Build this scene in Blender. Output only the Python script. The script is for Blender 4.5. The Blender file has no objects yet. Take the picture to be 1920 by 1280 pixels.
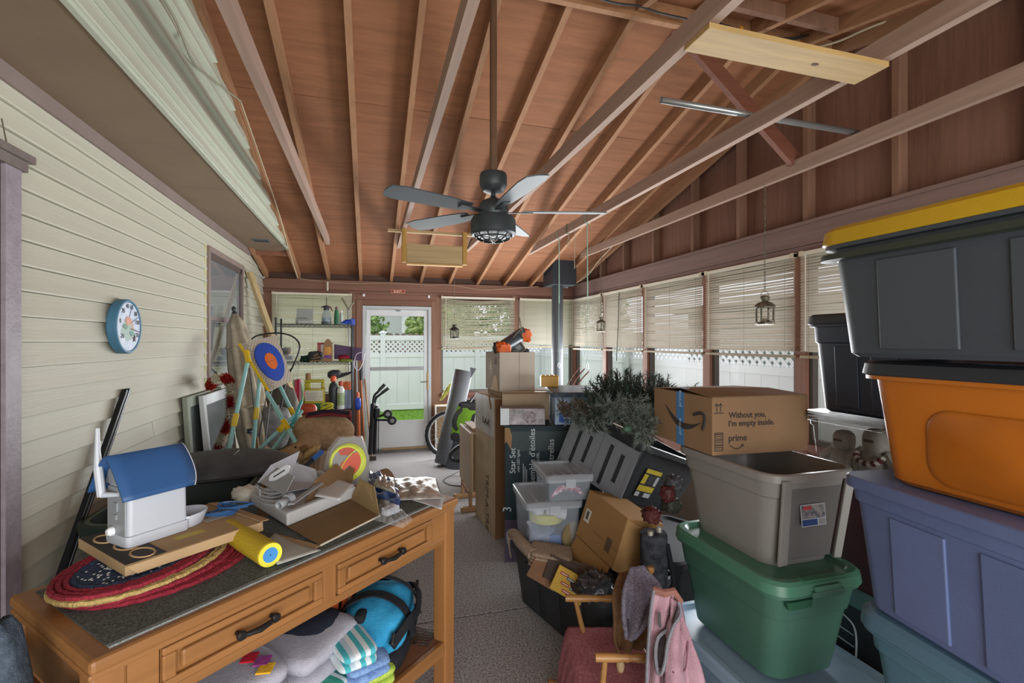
import bpy, bmesh, math, random
from math import sin, cos, pi, radians, sqrt, atan, atan2
from mathutils import Vector, Matrix, noise
V = Vector
rnd = random.Random(7)
sc = bpy.context.scene
COL = sc.collection
# ------------------------------------------------------------------ camera, world, lights, exposure
FOC = 907.0
EYE = 1.57
YAW = atan(266 / 907)
SN, CS = sin(YAW), cos(YAW)
cam_d = bpy.data.cameras.new('camera')
cam_d.sensor_width = 36
cam_d.lens = FOC / 1920 * 36
cam_d.clip_start = 0.05
cam = bpy.data.objects.new('camera', cam_d)
COL.objects.link(cam)
cam.location = (0, 0, EYE)
cam.rotation_euler = (pi / 2, 0, -YAW)
sc.camera = cam
sc.view_settings.view_transform = 'Standard'
sc.view_settings.look = 'None'
sc.view_settings.gamma = 1
sc.view_settings.use_curve_mapping = False
sc.view_settings.exposure = -0.14
w = bpy.data.worlds.new('overcast_sky')
sc.world = w
w.use_nodes = True
nt = w.node_tree
nt.nodes.clear()
wo = nt.nodes.new('ShaderNodeOutputWorld')
wb = nt.nodes.new('ShaderNodeBackground')
wt = nt.nodes.new('ShaderNodeTexCoord')
wn = nt.nodes.new('ShaderNodeTexNoise')
wn.inputs['Scale'].default_value = 2.2
wn.inputs['Detail'].default_value = 4
wr = nt.nodes.new('ShaderNodeValToRGB')
wr.color_ramp.elements[0].position = .35
wr.color_ramp.elements[0].color = (.80, .88, 1.0, 1)
wr.color_ramp.elements[1].position = .65
wr.color_ramp.elements[1].color = (1.0, 1.0, 1.0, 1)
nt.links.new(wt.outputs['Generated'], wn.inputs['Vector'])
nt.links.new(wn.outputs['Fac'], wr.inputs['Fac'])
nt.links.new(wr.outputs['Color'], wb.inputs['Color'])
nt.links.new(wb.outputs['Background'], wo.inputs['Surface'])
wb.inputs['Strength'].default_value = 1.25

def area(name, loc, rot, sx, sy, power, col=(1, 1, 1)):
    d = bpy.data.lights.new(name, 'AREA')
    d.shape = 'RECTANGLE'
    d.size, d.size_y, d.energy, d.color = sx, sy, power, col
    o = bpy.data.objects.new(name, d)
    o.location, o.rotation_euler = loc, rot
    COL.objects.link(o)
    return o
sun_d = bpy.data.lights.new('sun', 'SUN')
sun_d.energy, sun_d.angle, sun_d.color = 0.5, radians(25), (1, .97, .92)
sun = bpy.data.objects.new('sun', sun_d)
sun.rotation_euler = (radians(38), radians(18), 0)
COL.objects.link(sun)
# added fill lamps: one behind the camera for unseen front windows, two boosting window daylight
area('front_fill', (0.87, -1.93, 1.22), (radians(90), 0, 0), 4.3, 2.3, 225, (1, .985, .96))
area('back_window_boost', (1.6, 7.05, 1.15), (radians(-90), 0, 0), 3.0, .6, 120, (.95, .98, 1))
area('side_window_boost', (3.04, 4.5, 1.15), (0, radians(90), 0), .6, 4.6, 190, (.95, .98, 1))

# ------------------------------------------------------------------ pixel -> point on a known plane (1920x1280 frame)
def ray(px, py):
    a = (px - 960) / FOC
    return V((SN + a * CS, CS - a * SN, (640 - py) / FOC))
def at(px, py, x=None, y=None, z=None, t=None):
    r = ray(px, py)
    if x is not None: t = x / r.x
    if y is not None: t = y / r.y
    if z is not None: t = (z - EYE) / r.z
    return V((r.x * t, r.y * t, EYE + r.z * t))
def cvec(x, u, d):                     # camera-frame direction (right, up, depth) -> world
    return V((x * CS + d * SN, -x * SN + d * CS, u))

# ------------------------------------------------------------------ materials
def lin(h):
    h = h.lstrip('#')
    r = []
    for i in (0, 2, 4):
        c = int(h[i:i + 2], 16) / 255
        r.append(c / 12.92 if c <= .04045 else ((c + .055) / 1.055) ** 2.4)
    return r
def scale_c(c, f):
    return tuple(min(1, max(0, k * f)) for k in c) + (1,)
MATS = {}
def new_mat(name):
    m = bpy.data.materials.new(name)
    m.use_nodes = True
    t = m.node_tree
    p = t.nodes['Principled BSDF']
    return m, t, p
def mt(hexc, rough=.55, metal=0, var=.10, scale=9, bump=0.0, bscale=60, stretch=(1, 1, 1), hex2=None, rand=0.0, spec=.4, alpha=1, trans=0, sss=0, detail=4, sharp=False, emit=0):
    key = (hexc, rough, metal, var, scale, bump, bscale, stretch, hex2, rand, spec, alpha, trans, detail, sharp, emit)
    if key in MATS: return MATS[key]
    m, t, p = new_mat('mat_%s_%d' % (hexc.strip('#'), len(MATS)))
    N, L = t.nodes, t.links
    tc = N.new('ShaderNodeTexCoord')
    mp = N.new('ShaderNodeMapping')
    mp.inputs['Scale'].default_value = stretch
    L.new(tc.outputs['Object'], mp.inputs['Vector'])
    n = N.new('ShaderNodeTexNoise')
    n.inputs['Scale'].default_value = scale
    n.inputs['Detail'].default_value = detail
    n.inputs['Roughness'].default_value = .6
    L.new(mp.outputs['Vector'], n.inputs['Vector'])
    r = N.new('ShaderNodeValToRGB')
    c = lin(hexc)
    e = r.color_ramp.elements
    e[0].position, e[1].position = (.47, .53) if sharp else (.3, .7)
    e[0].color = scale_c(c, 1 - var)
    e[1].color = (lin(hex2) + [1]) if hex2 else scale_c(c, 1 + var)
    L.new(n.outputs['Fac'], r.inputs['Fac'])
    out = r.outputs['Color']
    if rand:
        oi = N.new('ShaderNodeObjectInfo')
        mr = N.new('ShaderNodeMapRange')
        mr.inputs['To Min'].default_value = 1 - rand
        mr.inputs['To Max'].default_value = 1 + rand
        L.new(oi.outputs['Random'], mr.inputs['Value'])
        hs = N.new('ShaderNodeHueSaturation')
        L.new(mr.outputs['Result'], hs.inputs['Value'])
        L.new(out, hs.inputs['Color'])
        out = hs.outputs['Color']
    L.new(out, p.inputs['Base Color'])
    p.inputs['Roughness'].default_value = rough
    p.inputs['Metallic'].default_value = metal
    p.inputs['Specular IOR Level'].default_value = spec
    if trans: p.inputs['Transmission Weight'].default_value = trans
    if bump:
        n2 = N.new('ShaderNodeTexNoise')
        n2.inputs['Scale'].default_value = bscale
        n2.inputs['Detail'].default_value = 3
        L.new(mp.outputs['Vector'], n2.inputs['Vector'])
        b = N.new('ShaderNodeBump')
        b.inputs['Strength'].default_value = bump
        b.inputs['Distance'].default_value = .01
        L.new(n2.outputs['Fac'], b.inputs['Height'])
        L.new(b.outputs['Normal'], p.inputs['Normal'])
    if alpha < 1:
        tr = N.new('ShaderNodeBsdfTransparent')
        mx = N.new('ShaderNodeMixShader')
        mx.inputs['Fac'].default_value = alpha
        o = N['Material Output']
        L.new(tr.outputs['BSDF'], mx.inputs[1])
        L.new(p.outputs['BSDF'], mx.inputs[2])
        L.new(mx.outputs['Shader'], o.inputs['Surface'])
    MATS[key] = m
    return m
def wood(hexc, ax=0, rand=.10, var=.16, rough=.6, fine=30, hex2=None, spec=.3):
    s = [fine, fine, fine]
    s[ax] = fine * .045
    return mt(hexc, rough, 0, var, 1.0, .15, 1.6, tuple(s), hex2, rand, spec, detail=6)
def carton(hexc='#9b7856', rand=.05):
    return mt(hexc, .85, 0, .06, 5, .08, 160, rand=rand, spec=.15)
def plastic(hexc, rough=.38, var=.05, bump=.05):
    return mt(hexc, rough, 0, var, 6, bump, 260, spec=.45)
def cloth(hexc, var=.14, hex2=None, scale=60):
    return mt(hexc, .95, 0, var, scale, .35, 220, spec=.1, hex2=hex2)
def bands(cols, axis=0, freq=8.0, rough=.9, bump=.2, off=0.0):
    """hard colour bands along an object axis (print or weave)"""
    key = ('b', tuple(cols), axis, freq, off)
    if key in MATS: return MATS[key]
    m, t, p = new_mat('mat_bands_%d' % len(MATS))
    N, L = t.nodes, t.links
    tc = N.new('ShaderNodeTexCoord')
    sp = N.new('ShaderNodeSeparateXYZ')
    L.new(tc.outputs['Object'], sp.inputs['Vector'])
    mm = N.new('ShaderNodeMath'); mm.operation = 'MULTIPLY_ADD'
    mm.inputs[1].default_value = freq
    mm.inputs[2].default_value = off
    L.new(sp.outputs[axis], mm.inputs[0])
    fr = N.new('ShaderNodeMath'); fr.operation = 'FRACT'
    L.new(mm.outputs[0], fr.inputs[0])
    r = N.new('ShaderNodeValToRGB')
    r.color_ramp.interpolation = 'CONSTANT'
    k = len(cols)
    while len(r.color_ramp.elements) < k: r.color_ramp.elements.new(.5)
    for i, c in enumerate(cols):
        r.color_ramp.elements[i].position = i / k
        r.color_ramp.elements[i].color = lin(c) + [1]
    L.new(fr.outputs[0], r.inputs['Fac'])
    L.new(r.outputs['Color'], p.inputs['Base Color'])
    n2 = N.new('ShaderNodeTexNoise'); n2.inputs['Scale'].default_value = 200
    L.new(tc.outputs['Object'], n2.inputs['Vector'])
    b = N.new('ShaderNodeBump'); b.inputs['Strength'].default_value = bump; b.inputs['Distance'].default_value = .01
    L.new(n2.outputs['Fac'], b.inputs['Height']); L.new(b.outputs['Normal'], p.inputs['Normal'])
    p.inputs['Roughness'].default_value = rough
    p.inputs['Specular IOR Level'].default_value = .15
    MATS[key] = m
    return m
def glass_mat(name, tint='#ffffff', base=.002, rough=.02):
    m, t, p = new_mat(name)
    N, L = t.nodes, t.links
    tr = N.new('ShaderNodeBsdfTransparent'); tr.inputs['Color'].default_value = lin(tint) + [1]
    gl = N.new('ShaderNodeBsdfGlossy'); gl.inputs['Roughness'].default_value = rough
    lw = N.new('ShaderNodeLayerWeight'); lw.inputs['Blend'].default_value = .5
    pw = N.new('ShaderNodeMath'); pw.operation = 'POWER'; pw.inputs[1].default_value = 4
    ad = N.new('ShaderNodeMath'); ad.operation = 'MULTIPLY_ADD'; ad.inputs[1].default_value = .04; ad.inputs[2].default_value = base
    mx = N.new('ShaderNodeMixShader')
    L.new(lw.outputs['Facing'], pw.inputs[0]); L.new(pw.outputs[0], ad.inputs[0]); L.new(ad.outputs[0], mx.inputs['Fac'])
    L.new(tr.outputs[0], mx.inputs[1]); L.new(gl.outputs[0], mx.inputs[2])
    L.new(mx.outputs[0], N['Material Output'].inputs['Surface'])
    return m
GLASS = glass_mat('window_glass')
def film(name, hexc, op=.3, rough=.25):
    m, t, p = new_mat(name)
    N, L = t.nodes, t.links
    p.inputs['Base Color'].default_value = lin(hexc) + [1]
    p.inputs['Roughness'].default_value = rough
    p.inputs['Specular IOR Level'].default_value = .6
    tr = N.new('ShaderNodeBsdfTransparent')
    mx = N.new('ShaderNodeMixShader'); mx.inputs['Fac'].default_value = op
    L.new(tr.outputs[0], mx.inputs[1]); L.new(p.outputs[0], mx.inputs[2])
    L.new(mx.outputs[0], N['Material Output'].inputs['Surface'])
    return m
CLEAR = film('clear_plastic', '#c9d4e2', .15, .2)
CLEARLID = film('frosted_plastic', '#bcc3cc', .38, .3)
BAGF = film('thin_plastic_film', '#c8c8c8', .28, .2)
m, t, p = new_mat('blind_slat')
N, L = t.nodes, t.links
p.inputs['Base Color'].default_value = lin('#ece6dd') + [1]
p.inputs['Roughness'].default_value = .45
tl = N.new('ShaderNodeBsdfTranslucent'); tl.inputs['Color'].default_value = lin('#fbf1e2') + [1]
mx = N.new('ShaderNodeMixShader'); mx.inputs['Fac'].default_value = .70
L.new(p.outputs[0], mx.inputs[1]); L.new(tl.outputs[0], mx.inputs[2]); L.new(mx.outputs[0], N['Material Output'].inputs['Surface'])
SLAT = m

# ------------------------------------------------------------------ mesh building
class MB:
    def __init__(s, M=None):
        s.v, s.f, s.M = [], [], M or Matrix()
    def add(s, vs, fs):
        o = len(s.v)
        s.v += [s.M @ V(p) for p in vs]
        s.f += [tuple(i + o for i in f) for f in fs]
        return s
    def box(s, x0, y0, z0, x1, y1, z1):
        return s.add([(x0, y0, z0), (x1, y0, z0), (x1, y1, z0), (x0, y1, z0), (x0, y0, z1), (x1, y0, z1), (x1, y1, z1), (x0, y1, z1)],
                     [(0, 3, 2, 1), (4, 5, 6, 7), (0, 1, 5, 4), (1, 2, 6, 5), (2, 3, 7, 6), (3, 0, 4, 7)])
    def beam(s, p, q, wd, ht, up=(0, 0, 1)):
        p, q, up = V(p), V(q), V(up)
        d = (q - p).normalized()
        sd = d.cross(up).normalized()
        u = sd.cross(d).normalized()
        a, b = sd * wd / 2, u * ht / 2
        vs = [e + k for e in (p, q) for k in (-a - b, a - b, a + b, -a + b)]
        return s.add(vs, [(0, 1, 2, 3), (7, 6, 5, 4), (0, 4, 5, 1), (1, 5, 6, 2), (2, 6, 7, 3), (3, 7, 4, 0)])
    def tube(s, pts, r, n=8, cap=True, closed=False):
        pts = [V(p) for p in pts]
        k = len(pts)
        rs = r if isinstance(r, (list, tuple)) else [r] * k
        vs, fs = [], []
        prev = None
        for i, p in enumerate(pts):
            if closed: d = pts[(i + 1) % k] - pts[i - 1]
            else: d = pts[min(i + 1, k - 1)] - pts[max(i - 1, 0)]
            if d.length < 1e-9: d = V((0, 0, 1))
            d.normalize()
            if prev is None:
                a = d.orthogonal().normalized()
            else:
                a = (prev - d * prev.dot(d))
                a = a.normalized() if a.length > 1e-6 else d.orthogonal().normalized()
            prev = a
            b = d.cross(a)
            for j in range(n):
                w_ = 2 * pi * j / n
                vs.append(p + (a * cos(w_) + b * sin(w_)) * rs[i])
        m_ = k if closed else k - 1
        for i in range(m_):
            for j in range(n):
                i2, j2 = (i + 1) % k, (j + 1) % n
                fs.append((i * n + j, i * n + j2, i2 * n + j2, i2 * n + j))
        if cap and not closed:
            fs.append(tuple(range(n - 1, -1, -1)))
            fs.append(tuple((k - 1) * n + j for j in range(n)))
        return s.add(vs, fs)
    def rings(s, rg, cap0=True, cap1=True, closed=True):
        n = len(rg[0])
        vs = [p for r_ in rg for p in r_]
        fs = []
        for i in range(len(rg) - 1):
            for j in range(n if closed else n - 1):
                j2 = (j + 1) % n
                fs.append((i * n + j, i * n + j2, (i + 1) * n + j2, (i + 1) * n + j))
        if cap0: fs.append(tuple(range(n - 1, -1, -1)))
        if cap1: fs.append(tuple((len(rg) - 1) * n + j for j in range(n)))
        return s.add(vs, fs)
    def lathe(s, prof, n=20, c=(0, 0, 0), cap0=True, cap1=True):
        c = V(c)
        return s.rings([[c + V((r * cos(2 * pi * j / n), r * sin(2 * pi * j / n), z)) for j in range(n)] for r, z in prof], cap0, cap1)
    def rloft(s, secs, k=4, cap0=True, cap1=True, c=(0, 0)):
        """secs: (z, half x, half y, corner radius)"""
        rg = []
        for z, hx, hy, r in secs:
            r = min(r, hx * .99, hy * .99)
            ring = []
            for q, (sx, sy) in enumerate(((1, 1), (-1, 1), (-1, -1), (1, -1))):
                for i in range(k + 1):
                    w_ = pi / 2 * (q + i / k)
                    ring.append((c[0] + sx * (hx - r) + r * cos(w_), c[1] + sy * (hy - r) + r * sin(w_), z))
            rg.append(ring)
        return s.rings(rg, cap0, cap1)
    def ell(s, c, r, nu=16, nv=10, e=1.0, e2=None, ns=0, nf=6, seed=0):
        """superellipsoid (e<1 boxy) with optional lumpy surface"""
        c = V(c)
        e2 = e if e2 is None else e2
        sg = lambda x, k: math.copysign(abs(x) ** k, x)
        rg = []
        for i in range(nv + 1):
            f = -pi / 2 + pi * i / nv
            f = max(-pi / 2 + .04, min(pi / 2 - .04, f))
            ring = []
            for j in range(nu):
                th = 2 * pi * j / nu
                q = V((sg(cos(f), e2) * sg(cos(th), e), sg(cos(f), e2) * sg(sin(th), e), sg(sin(f), e2)))
                g = 1 + (ns * noise.noise(q * nf * .5 + V((seed * 7.1, seed * 3.3, 0))) if ns else 0)
                ring.append(c + V((q.x * r[0] * g, q.y * r[1] * g, q.z * r[2] * g)))
            rg.append(ring)
        return s.rings(rg)
    def prism(s, poly, z0, z1):
        n = len(poly)
        vs = [(x, y, z0) for x, y in poly] + [(x, y, z1) for x, y in poly]
        return s.add(vs, [tuple(range(n - 1, -1, -1)), tuple(range(n, 2 * n))] + [(i, (i + 1) % n, n + (i + 1) % n, n + i) for i in range(n)])
    def slab(s, pts, th):
        """flat polygon in space given thickness"""
        pts = [V(p) for p in pts]
        nn = (pts[1] - pts[0]).cross(pts[2] - pts[0]).normalized() * th
        n = len(pts)
        vs = pts + [p + nn for p in pts]
        return s.add(vs, [tuple(range(n - 1, -1, -1)), tuple(range(n, 2 * n))] + [(i, (i + 1) % n, n + (i + 1) % n, n + i) for i in range(n)])
    def grid(s, fn, nu, nv):
        vs = [fn(i / nu, j / nv) for j in range(nv + 1) for i in range(nu + 1)]
        fs = [(j * (nu + 1) + i, j * (nu + 1) + i + 1, (j + 1) * (nu + 1) + i + 1, (j + 1) * (nu + 1) + i) for j in range(nv) for i in range(nu)]
        return s.add(vs, fs)

def raw(name, mb, mat, smooth=False, bevel=0, solid=0, sub=0, ang=35, vox=0):
    me = bpy.data.meshes.new(name)
    me.from_pydata([tuple(p) for p in mb.v], [], mb.f)
    me.update()
    if mat: me.materials.append(mat)
    o = bpy.data.objects.new(name, me)
    COL.objects.link(o)
    if smooth:
        me.shade_smooth()
        me.set_sharp_from_angle(angle=radians(ang))
    if vox:
        md = o.modifiers.new('remesh', 'REMESH'); md.mode = 'VOXEL'; md.voxel_size = vox; md.use_smooth_shade = True
        md = o.modifiers.new('smooth', 'SMOOTH'); md.iterations = 6; md.factor = .6
    if solid:
        md = o.modifiers.new('solid', 'SOLIDIFY'); md.thickness = solid; md.offset = 0
    if sub:
        md = o.modifiers.new('sub', 'SUBSURF'); md.levels = md.render_levels = sub
    if bevel:
        md = o.modifiers.new('bevel', 'BEVEL'); md.width = bevel; md.segments = 2; md.limit_method = 'ANGLE'; md.angle_limit = radians(40)
    return o
def tag(o, label=None, cat=None, group=None, kind=None):
    if label: o['label'] = label
    if cat: o['category'] = cat
    if group: o['group'] = group
    if kind: o['kind'] = kind
    return o
class T:
    """a thing: an Empty at its base that parents its parts; parts are built in its own frame, or in world with world=True"""
    def __init__(s, name, label, cat, loc=(0, 0, 0), rz=0, group=None, M=None):
        s.o = bpy.data.objects.new(name, None)
        s.o.empty_display_size = .05
        COL.objects.link(s.o)
        s.M = M.copy() if M else Matrix.Translation(V(loc)) @ Matrix.Rotation(rz, 4, 'Z')
        s.o.matrix_world = s.M
        s.I = s.M.inverted()
        tag(s.o, label, cat, group)
    def part(s, name, mb, mat, parent=None, label=None, world=False, kind=None, **k):
        if world: mb.v = [s.I @ p for p in mb.v]
        o = raw(name, mb, mat, **k)
        o.parent = parent or s.o
        if label: o['label'] = label
        if kind: o['kind'] = kind
        return o
    def text(s, name, body, size, M, mat, parent=None, world=False, align='LEFT', ext=.0006, sx=1.0, bold=0):
        c = bpy.data.curves.new(name, 'FONT')
        c.body, c.size, c.extrude, c.align_x = body, size, ext, align
        c.resolution_u = 3
        c.offset = bold
        c.materials.append(mat)
        o = bpy.data.objects.new(name, c)
        COL.objects.link(o)
        TEXTS.append((o, name, parent or s.o, (s.I @ M if world else M) @ Matrix.Diagonal((sx, 1, 1, 1)), mat))
TEXTS = []
def flush_texts():
    dg = bpy.context.evaluated_depsgraph_get()
    for o, name, par, M, mat in TEXTS:
        me = bpy.data.meshes.new_from_object(o.evaluated_get(dg))
        bpy.data.objects.remove(o)
        me.transform(M)
        if not me.materials: me.materials.append(mat)
        n = bpy.data.objects.new(name, me)
        COL.objects.link(n)
        n.parent = par
def solo(name, label, cat, mb, mat, group=None, **k):
    lo = V((min(p.x for p in mb.v), min(p.y for p in mb.v), min(p.z for p in mb.v)))
    hi = V((max(p.x for p in mb.v), max(p.y for p in mb.v), max(p.z for p in mb.v)))
    b = V(((lo.x + hi.x) / 2, (lo.y + hi.y) / 2, lo.z))
    mb.v = [p - b for p in mb.v]
    o = raw(name, mb, mat, **k)
    o.location = b
    return tag(o, label, cat, group)
def struct(name, mb, mat, **k):
    return tag(raw(name, mb, mat, **k), kind='structure')
def child(parent, name, mb, mat, kind=None, **k):
    o = raw(name, mb, mat, **k)
    o.parent = parent
    if kind: o['kind'] = kind
    return o
def copy_tree(o, parent=None):
    c = o.copy(); COL.objects.link(c); c.parent = parent
    for ch in list(o.children): copy_tree(ch, c)
    return c
def frameM(o, x, y, z):
    x, y, z = V(x).normalized(), V(y).normalized(), V(z).normalized()
    return Matrix(((x.x, y.x, z.x, o[0]), (x.y, y.y, z.y, o[1]), (x.z, y.z, z.z, o[2]), (0, 0, 0, 1)))
def arc(c, r, a0, a1, n, ax=(1, 0, 0), ay=(0, 0, 1)):
    c, ax, ay = V(c), V(ax), V(ay)
    return [c + ax * r * cos(a0 + (a1 - a0) * i / n) + ay * r * sin(a0 + (a1 - a0) * i / n) for i in range(n + 1)]
def poly_curve(pts, n=6):
    """Catmull-Rom through points"""
    pts = [V(p) for p in pts]
    out = []
    for i in range(len(pts) - 1):
        p0, p1, p2, p3 = pts[max(i - 1, 0)], pts[i], pts[i + 1], pts[min(i + 2, len(pts) - 1)]
        for j in range(n):
            t_ = j / n
            out.append(.5 * ((2 * p1) + (p2 - p0) * t_ + (2 * p0 - 5 * p1 + 4 * p2 - p3) * t_ ** 2 + (3 * p1 - p0 - 3 * p2 + p3) * t_ ** 3))
    return out + [pts[-1]]
# ================================================================== the setting
XL, XR, YB, YF, YRG = -1.38, 3.11, 7.14, -1.94, 2.60
ZP, PITCH = 2.42, .25                       # plate height (rafter underside at back wall), roof pitch
def zroof(y): return ZP + PITCH * (YB - y) if y > YRG else ZP + PITCH * (YB - YRG) - PITCH * (YRG - y)
BROWN = wood('#7e5a4e', 0, .06, .10, .7, 24)
DECK = mt('#885b40', .75, 0, .16, 1.0, .12, 1.5, (2.2, 18, 18), rand=.10, detail=7, spec=.2)
RAFT = wood('#966e50', 1, .12, .15, .7, 26)
TIE = wood('#9b8274', 1, .10, .16, .7, 26)
SHEATH = mt('#7b594b', .8, 0, .16, 1.0, .25, 1.5, (30, 30, 2), rand=.08, detail=7, spec=.2)
STUD = wood('#81604f', 2, .10, .14, .7, 26)
HEAD = wood('#7e6660', 1, .05, .14, .7, 24)
HEADX = wood('#7d5a4c', 0, .05, .14, .7, 24)
SIDE = mt('#b9b6a6', .5, 0, .05, 1.0, .12, 2.0, (6, 3, 160), rand=.03, spec=.35, detail=5)
SOFF = mt('#7a6653', .7, 0, .07, 3, .05, 90, rand=.03)
PINE = wood('#a8906a', 0, .08, .18, .6, 22)
FLOOR = mt('#7b797b', .95, 0, .45, 95, .5, 170, hex2='#b9b6b6', detail=3, spec=.1)
WHITE = mt('#e4e6e8', .45, 0, .03, 4)
ALU = mt('#b9bdc1', .4, .3, .05, 8)
# floor: two slabs with a saw-cut joint
fl = struct('floor', MB().box(XL - .1, YF, -.25, XR + .1, YB + .1, -.03), mt('#1c1b1a', .9))
JY = at(860, 1157, z=0).y; JY2 = at(985, 1138, z=0).y
sl = (JY2 - JY) / (at(985, 1138, z=0).x - at(860, 1157, z=0).x)
jy = lambda x: JY + sl * (x - at(860, 1157, z=0).x)
child(fl, 'slab', MB().prism([(XL - .1, YF), (XR + .1, YF), (XR + .1, jy(XR + .1) - .008), (XL - .1, jy(XL - .1) - .008)], -.04, 0), FLOOR)
child(fl, 'slab', MB().prism([(XL - .1, jy(XL - .1) + .008), (XR + .1, jy(XR + .1) + .008), (XR + .1, YB + .1), (XL - .1, YB + .1)], -.04, 0), FLOOR)
# ceiling: deck sheets, rafters, ridge, tie beams
cl = struct('ceiling', MB().add([(XL - .15, YB + .2, zroof(YB + .2) + .115), (XR + .15, YB + .2, zroof(YB + .2) + .115), (XR + .15, YRG, zroof(YRG) + .115), (XL - .15, YRG, zroof(YRG) + .115),
     (XR + .15, YF, zroof(YF) + .115), (XL - .15, YF, zroof(YF) + .115)], [(0, 1, 2, 3), (3, 2, 4, 5)]), mt('#5a4034', .9), solid=.01)
def deck(y0, y1, x0, x1):
    z0, z1 = zroof(y0) + .092, zroof(y1) + .092
    child(cl, 'roof_panel', MB().add([(x0, y0, z0), (x1, y0, z0), (x1, y1, z1), (x0, y1, z1), (x0, y0, z0 + .012), (x1, y0, z0 + .012), (x1, y1, z1 + .012), (x0, y1, z1 + .012)],
          [(0, 1, 2, 3), (4, 7, 6, 5), (0, 4, 5, 1), (1, 5, 6, 2), (2, 6, 7, 3), (3, 7, 4, 0)]), DECK)
g = .003
for k in range(4):
    ya, yb = YB + .2 - 1.185 * k, max(YB + .2 - 1.185 * (k + 1), YRG)
    xs = [XL - .15, .29, 1.97 if k % 2 else 2.39, XR + .15] if k % 2 else [XL - .15, 1.13, XR + .15]
    for i in range(len(xs) - 1): deck(ya - g, yb + g, xs[i] + g, xs[i + 1] - g)
for k in range(4):
    ya, yb = YRG - 1.135 * k, YRG - 1.135 * (k + 1)
    for xa, xb in ((XL - .15, .9), (.9, XR + .15)): deck(yb + g, ya - g, xa + g, xb - g)
RX = [-1.33, -.93, -.55, -.125, .29, .71, 1.13, 1.55, 1.97, 2.39, 2.80]
for x in RX:
    y0 = YB + .15
    y1 = 6.2 if x < -1 else YRG + .02
    child(cl, 'rafter', MB().beam((x, y0, zroof(y0) + .046), (x, y1, zroof(y1) + .046), .04, .09), RAFT)
    if x > -.95:
        child(cl, 'rafter', MB().beam((x, YRG - .02, zroof(YRG) + .046), (x, YF, zroof(YF) + .046), .04, .09), RAFT)
child(cl, 'rafter', MB().beam((XR - .03, YB + .1, zroof(YB + .1) + .046), (XR - .03, YRG, zroof(YRG) + .046), .05, .09), RAFT)
child(cl, 'rafter', MB().beam((XR - .03, YRG, zroof(YRG) + .046), (XR - .03, YF, zroof(YF) + .046), .05, .09), RAFT)
child(cl, 'ridge_board', MB().box(-.92, YRG - .02, zroof(YRG) - .03, XR + .1, YRG + .02, zroof(YRG) + .11), RAFT)
for i in range(len(RX) - 1):                 # blocks between the back-wall rafters, and ridge blocks
    if RX[i] > 1.9: child(cl, 'blocking', MB().box(RX[i] + .022, YRG - .30, zroof(YRG - .3) + .01, RX[i + 1] - .022, YRG - .262, zroof(YRG - .3) + .10), STUD)
    child(cl, 'blocking', MB().box(RX[i] + .022, YB + .02, ZP - .01, RX[i + 1] - .022, YB + .055, ZP + .10), wood('#4a332a', 0, .1))
TX = [-.48, .335, 1.185, 2.015, 2.79]
ZT = 2.715
for x in TX:
    yb = YB - (ZT - ZP) / PITCH + .15
    child(cl, 'tie_beam', MB().beam((x, yb, ZT + .045), (x, -1.0, ZT + .045), .04, .09), TIE)
child(cl, 'ridge_brace', MB().beam((2.86, 2.64, 2.76), (1.86, 2.64, 3.56), .04, .095), wood('#7b4d3d', 0, .05))
# ---- left wall: lap siding course by course round the window
EX = .1047
LW = (4.85, 5.98, 1.24, 2.36)                # window y0 y1 z0 z1
wl = struct('wall_left', MB().box(XL - .12, YF, 0, XL - .004, YB + .1, 2.70), mt('#77735f', .8))  # backing darkened so the gaps between courses stand in for shadow lines
def plank(par, x, ya, yb, z0, h=EX, out=.016, mat=SIDE):
    h2 = h - .003
    prof = [(x - .004, z0), (x + out, z0), (x + out + .001, z0 + .006), (x + out * .52, z0 + h * .5), (x + .001, z0 + h2), (x - .004, z0 + h2)]
    n = len(prof)
    vs = [(a, ya, b) for a, b in prof] + [(a, yb, b) for a, b in prof]
    child(par, 'siding_plank', MB().add(vs, [tuple(range(n)), tuple(range(2 * n - 1, n - 1, -1))] + [(i, n + i, n + (i + 1) % n, (i + 1) % n) for i in range(n)]), mat)
k = 0
z = 2.668 - EX * 25.5
while z < 2.66:
    h = min(EX, 2.665 - z)
    segs = [(2.44, LW[0] - .05), (LW[1] + .03, YB)] if LW[2] - .05 < z + h * .5 < LW[3] + .03 else [(2.44, YB)]
    if z < LW[2] - .05 and k % 3 == 0: segs = [(2.44, 3.42 + .3 * (k % 2)), (3.424 + .3 * (k % 2), YB)]
    if z > 2.30: segs = [(1.4, segs[0][1])] + segs[1:]
    for a, b in segs: plank(wl, XL, a, b, z, h)
    z += EX; k += 1
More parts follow.
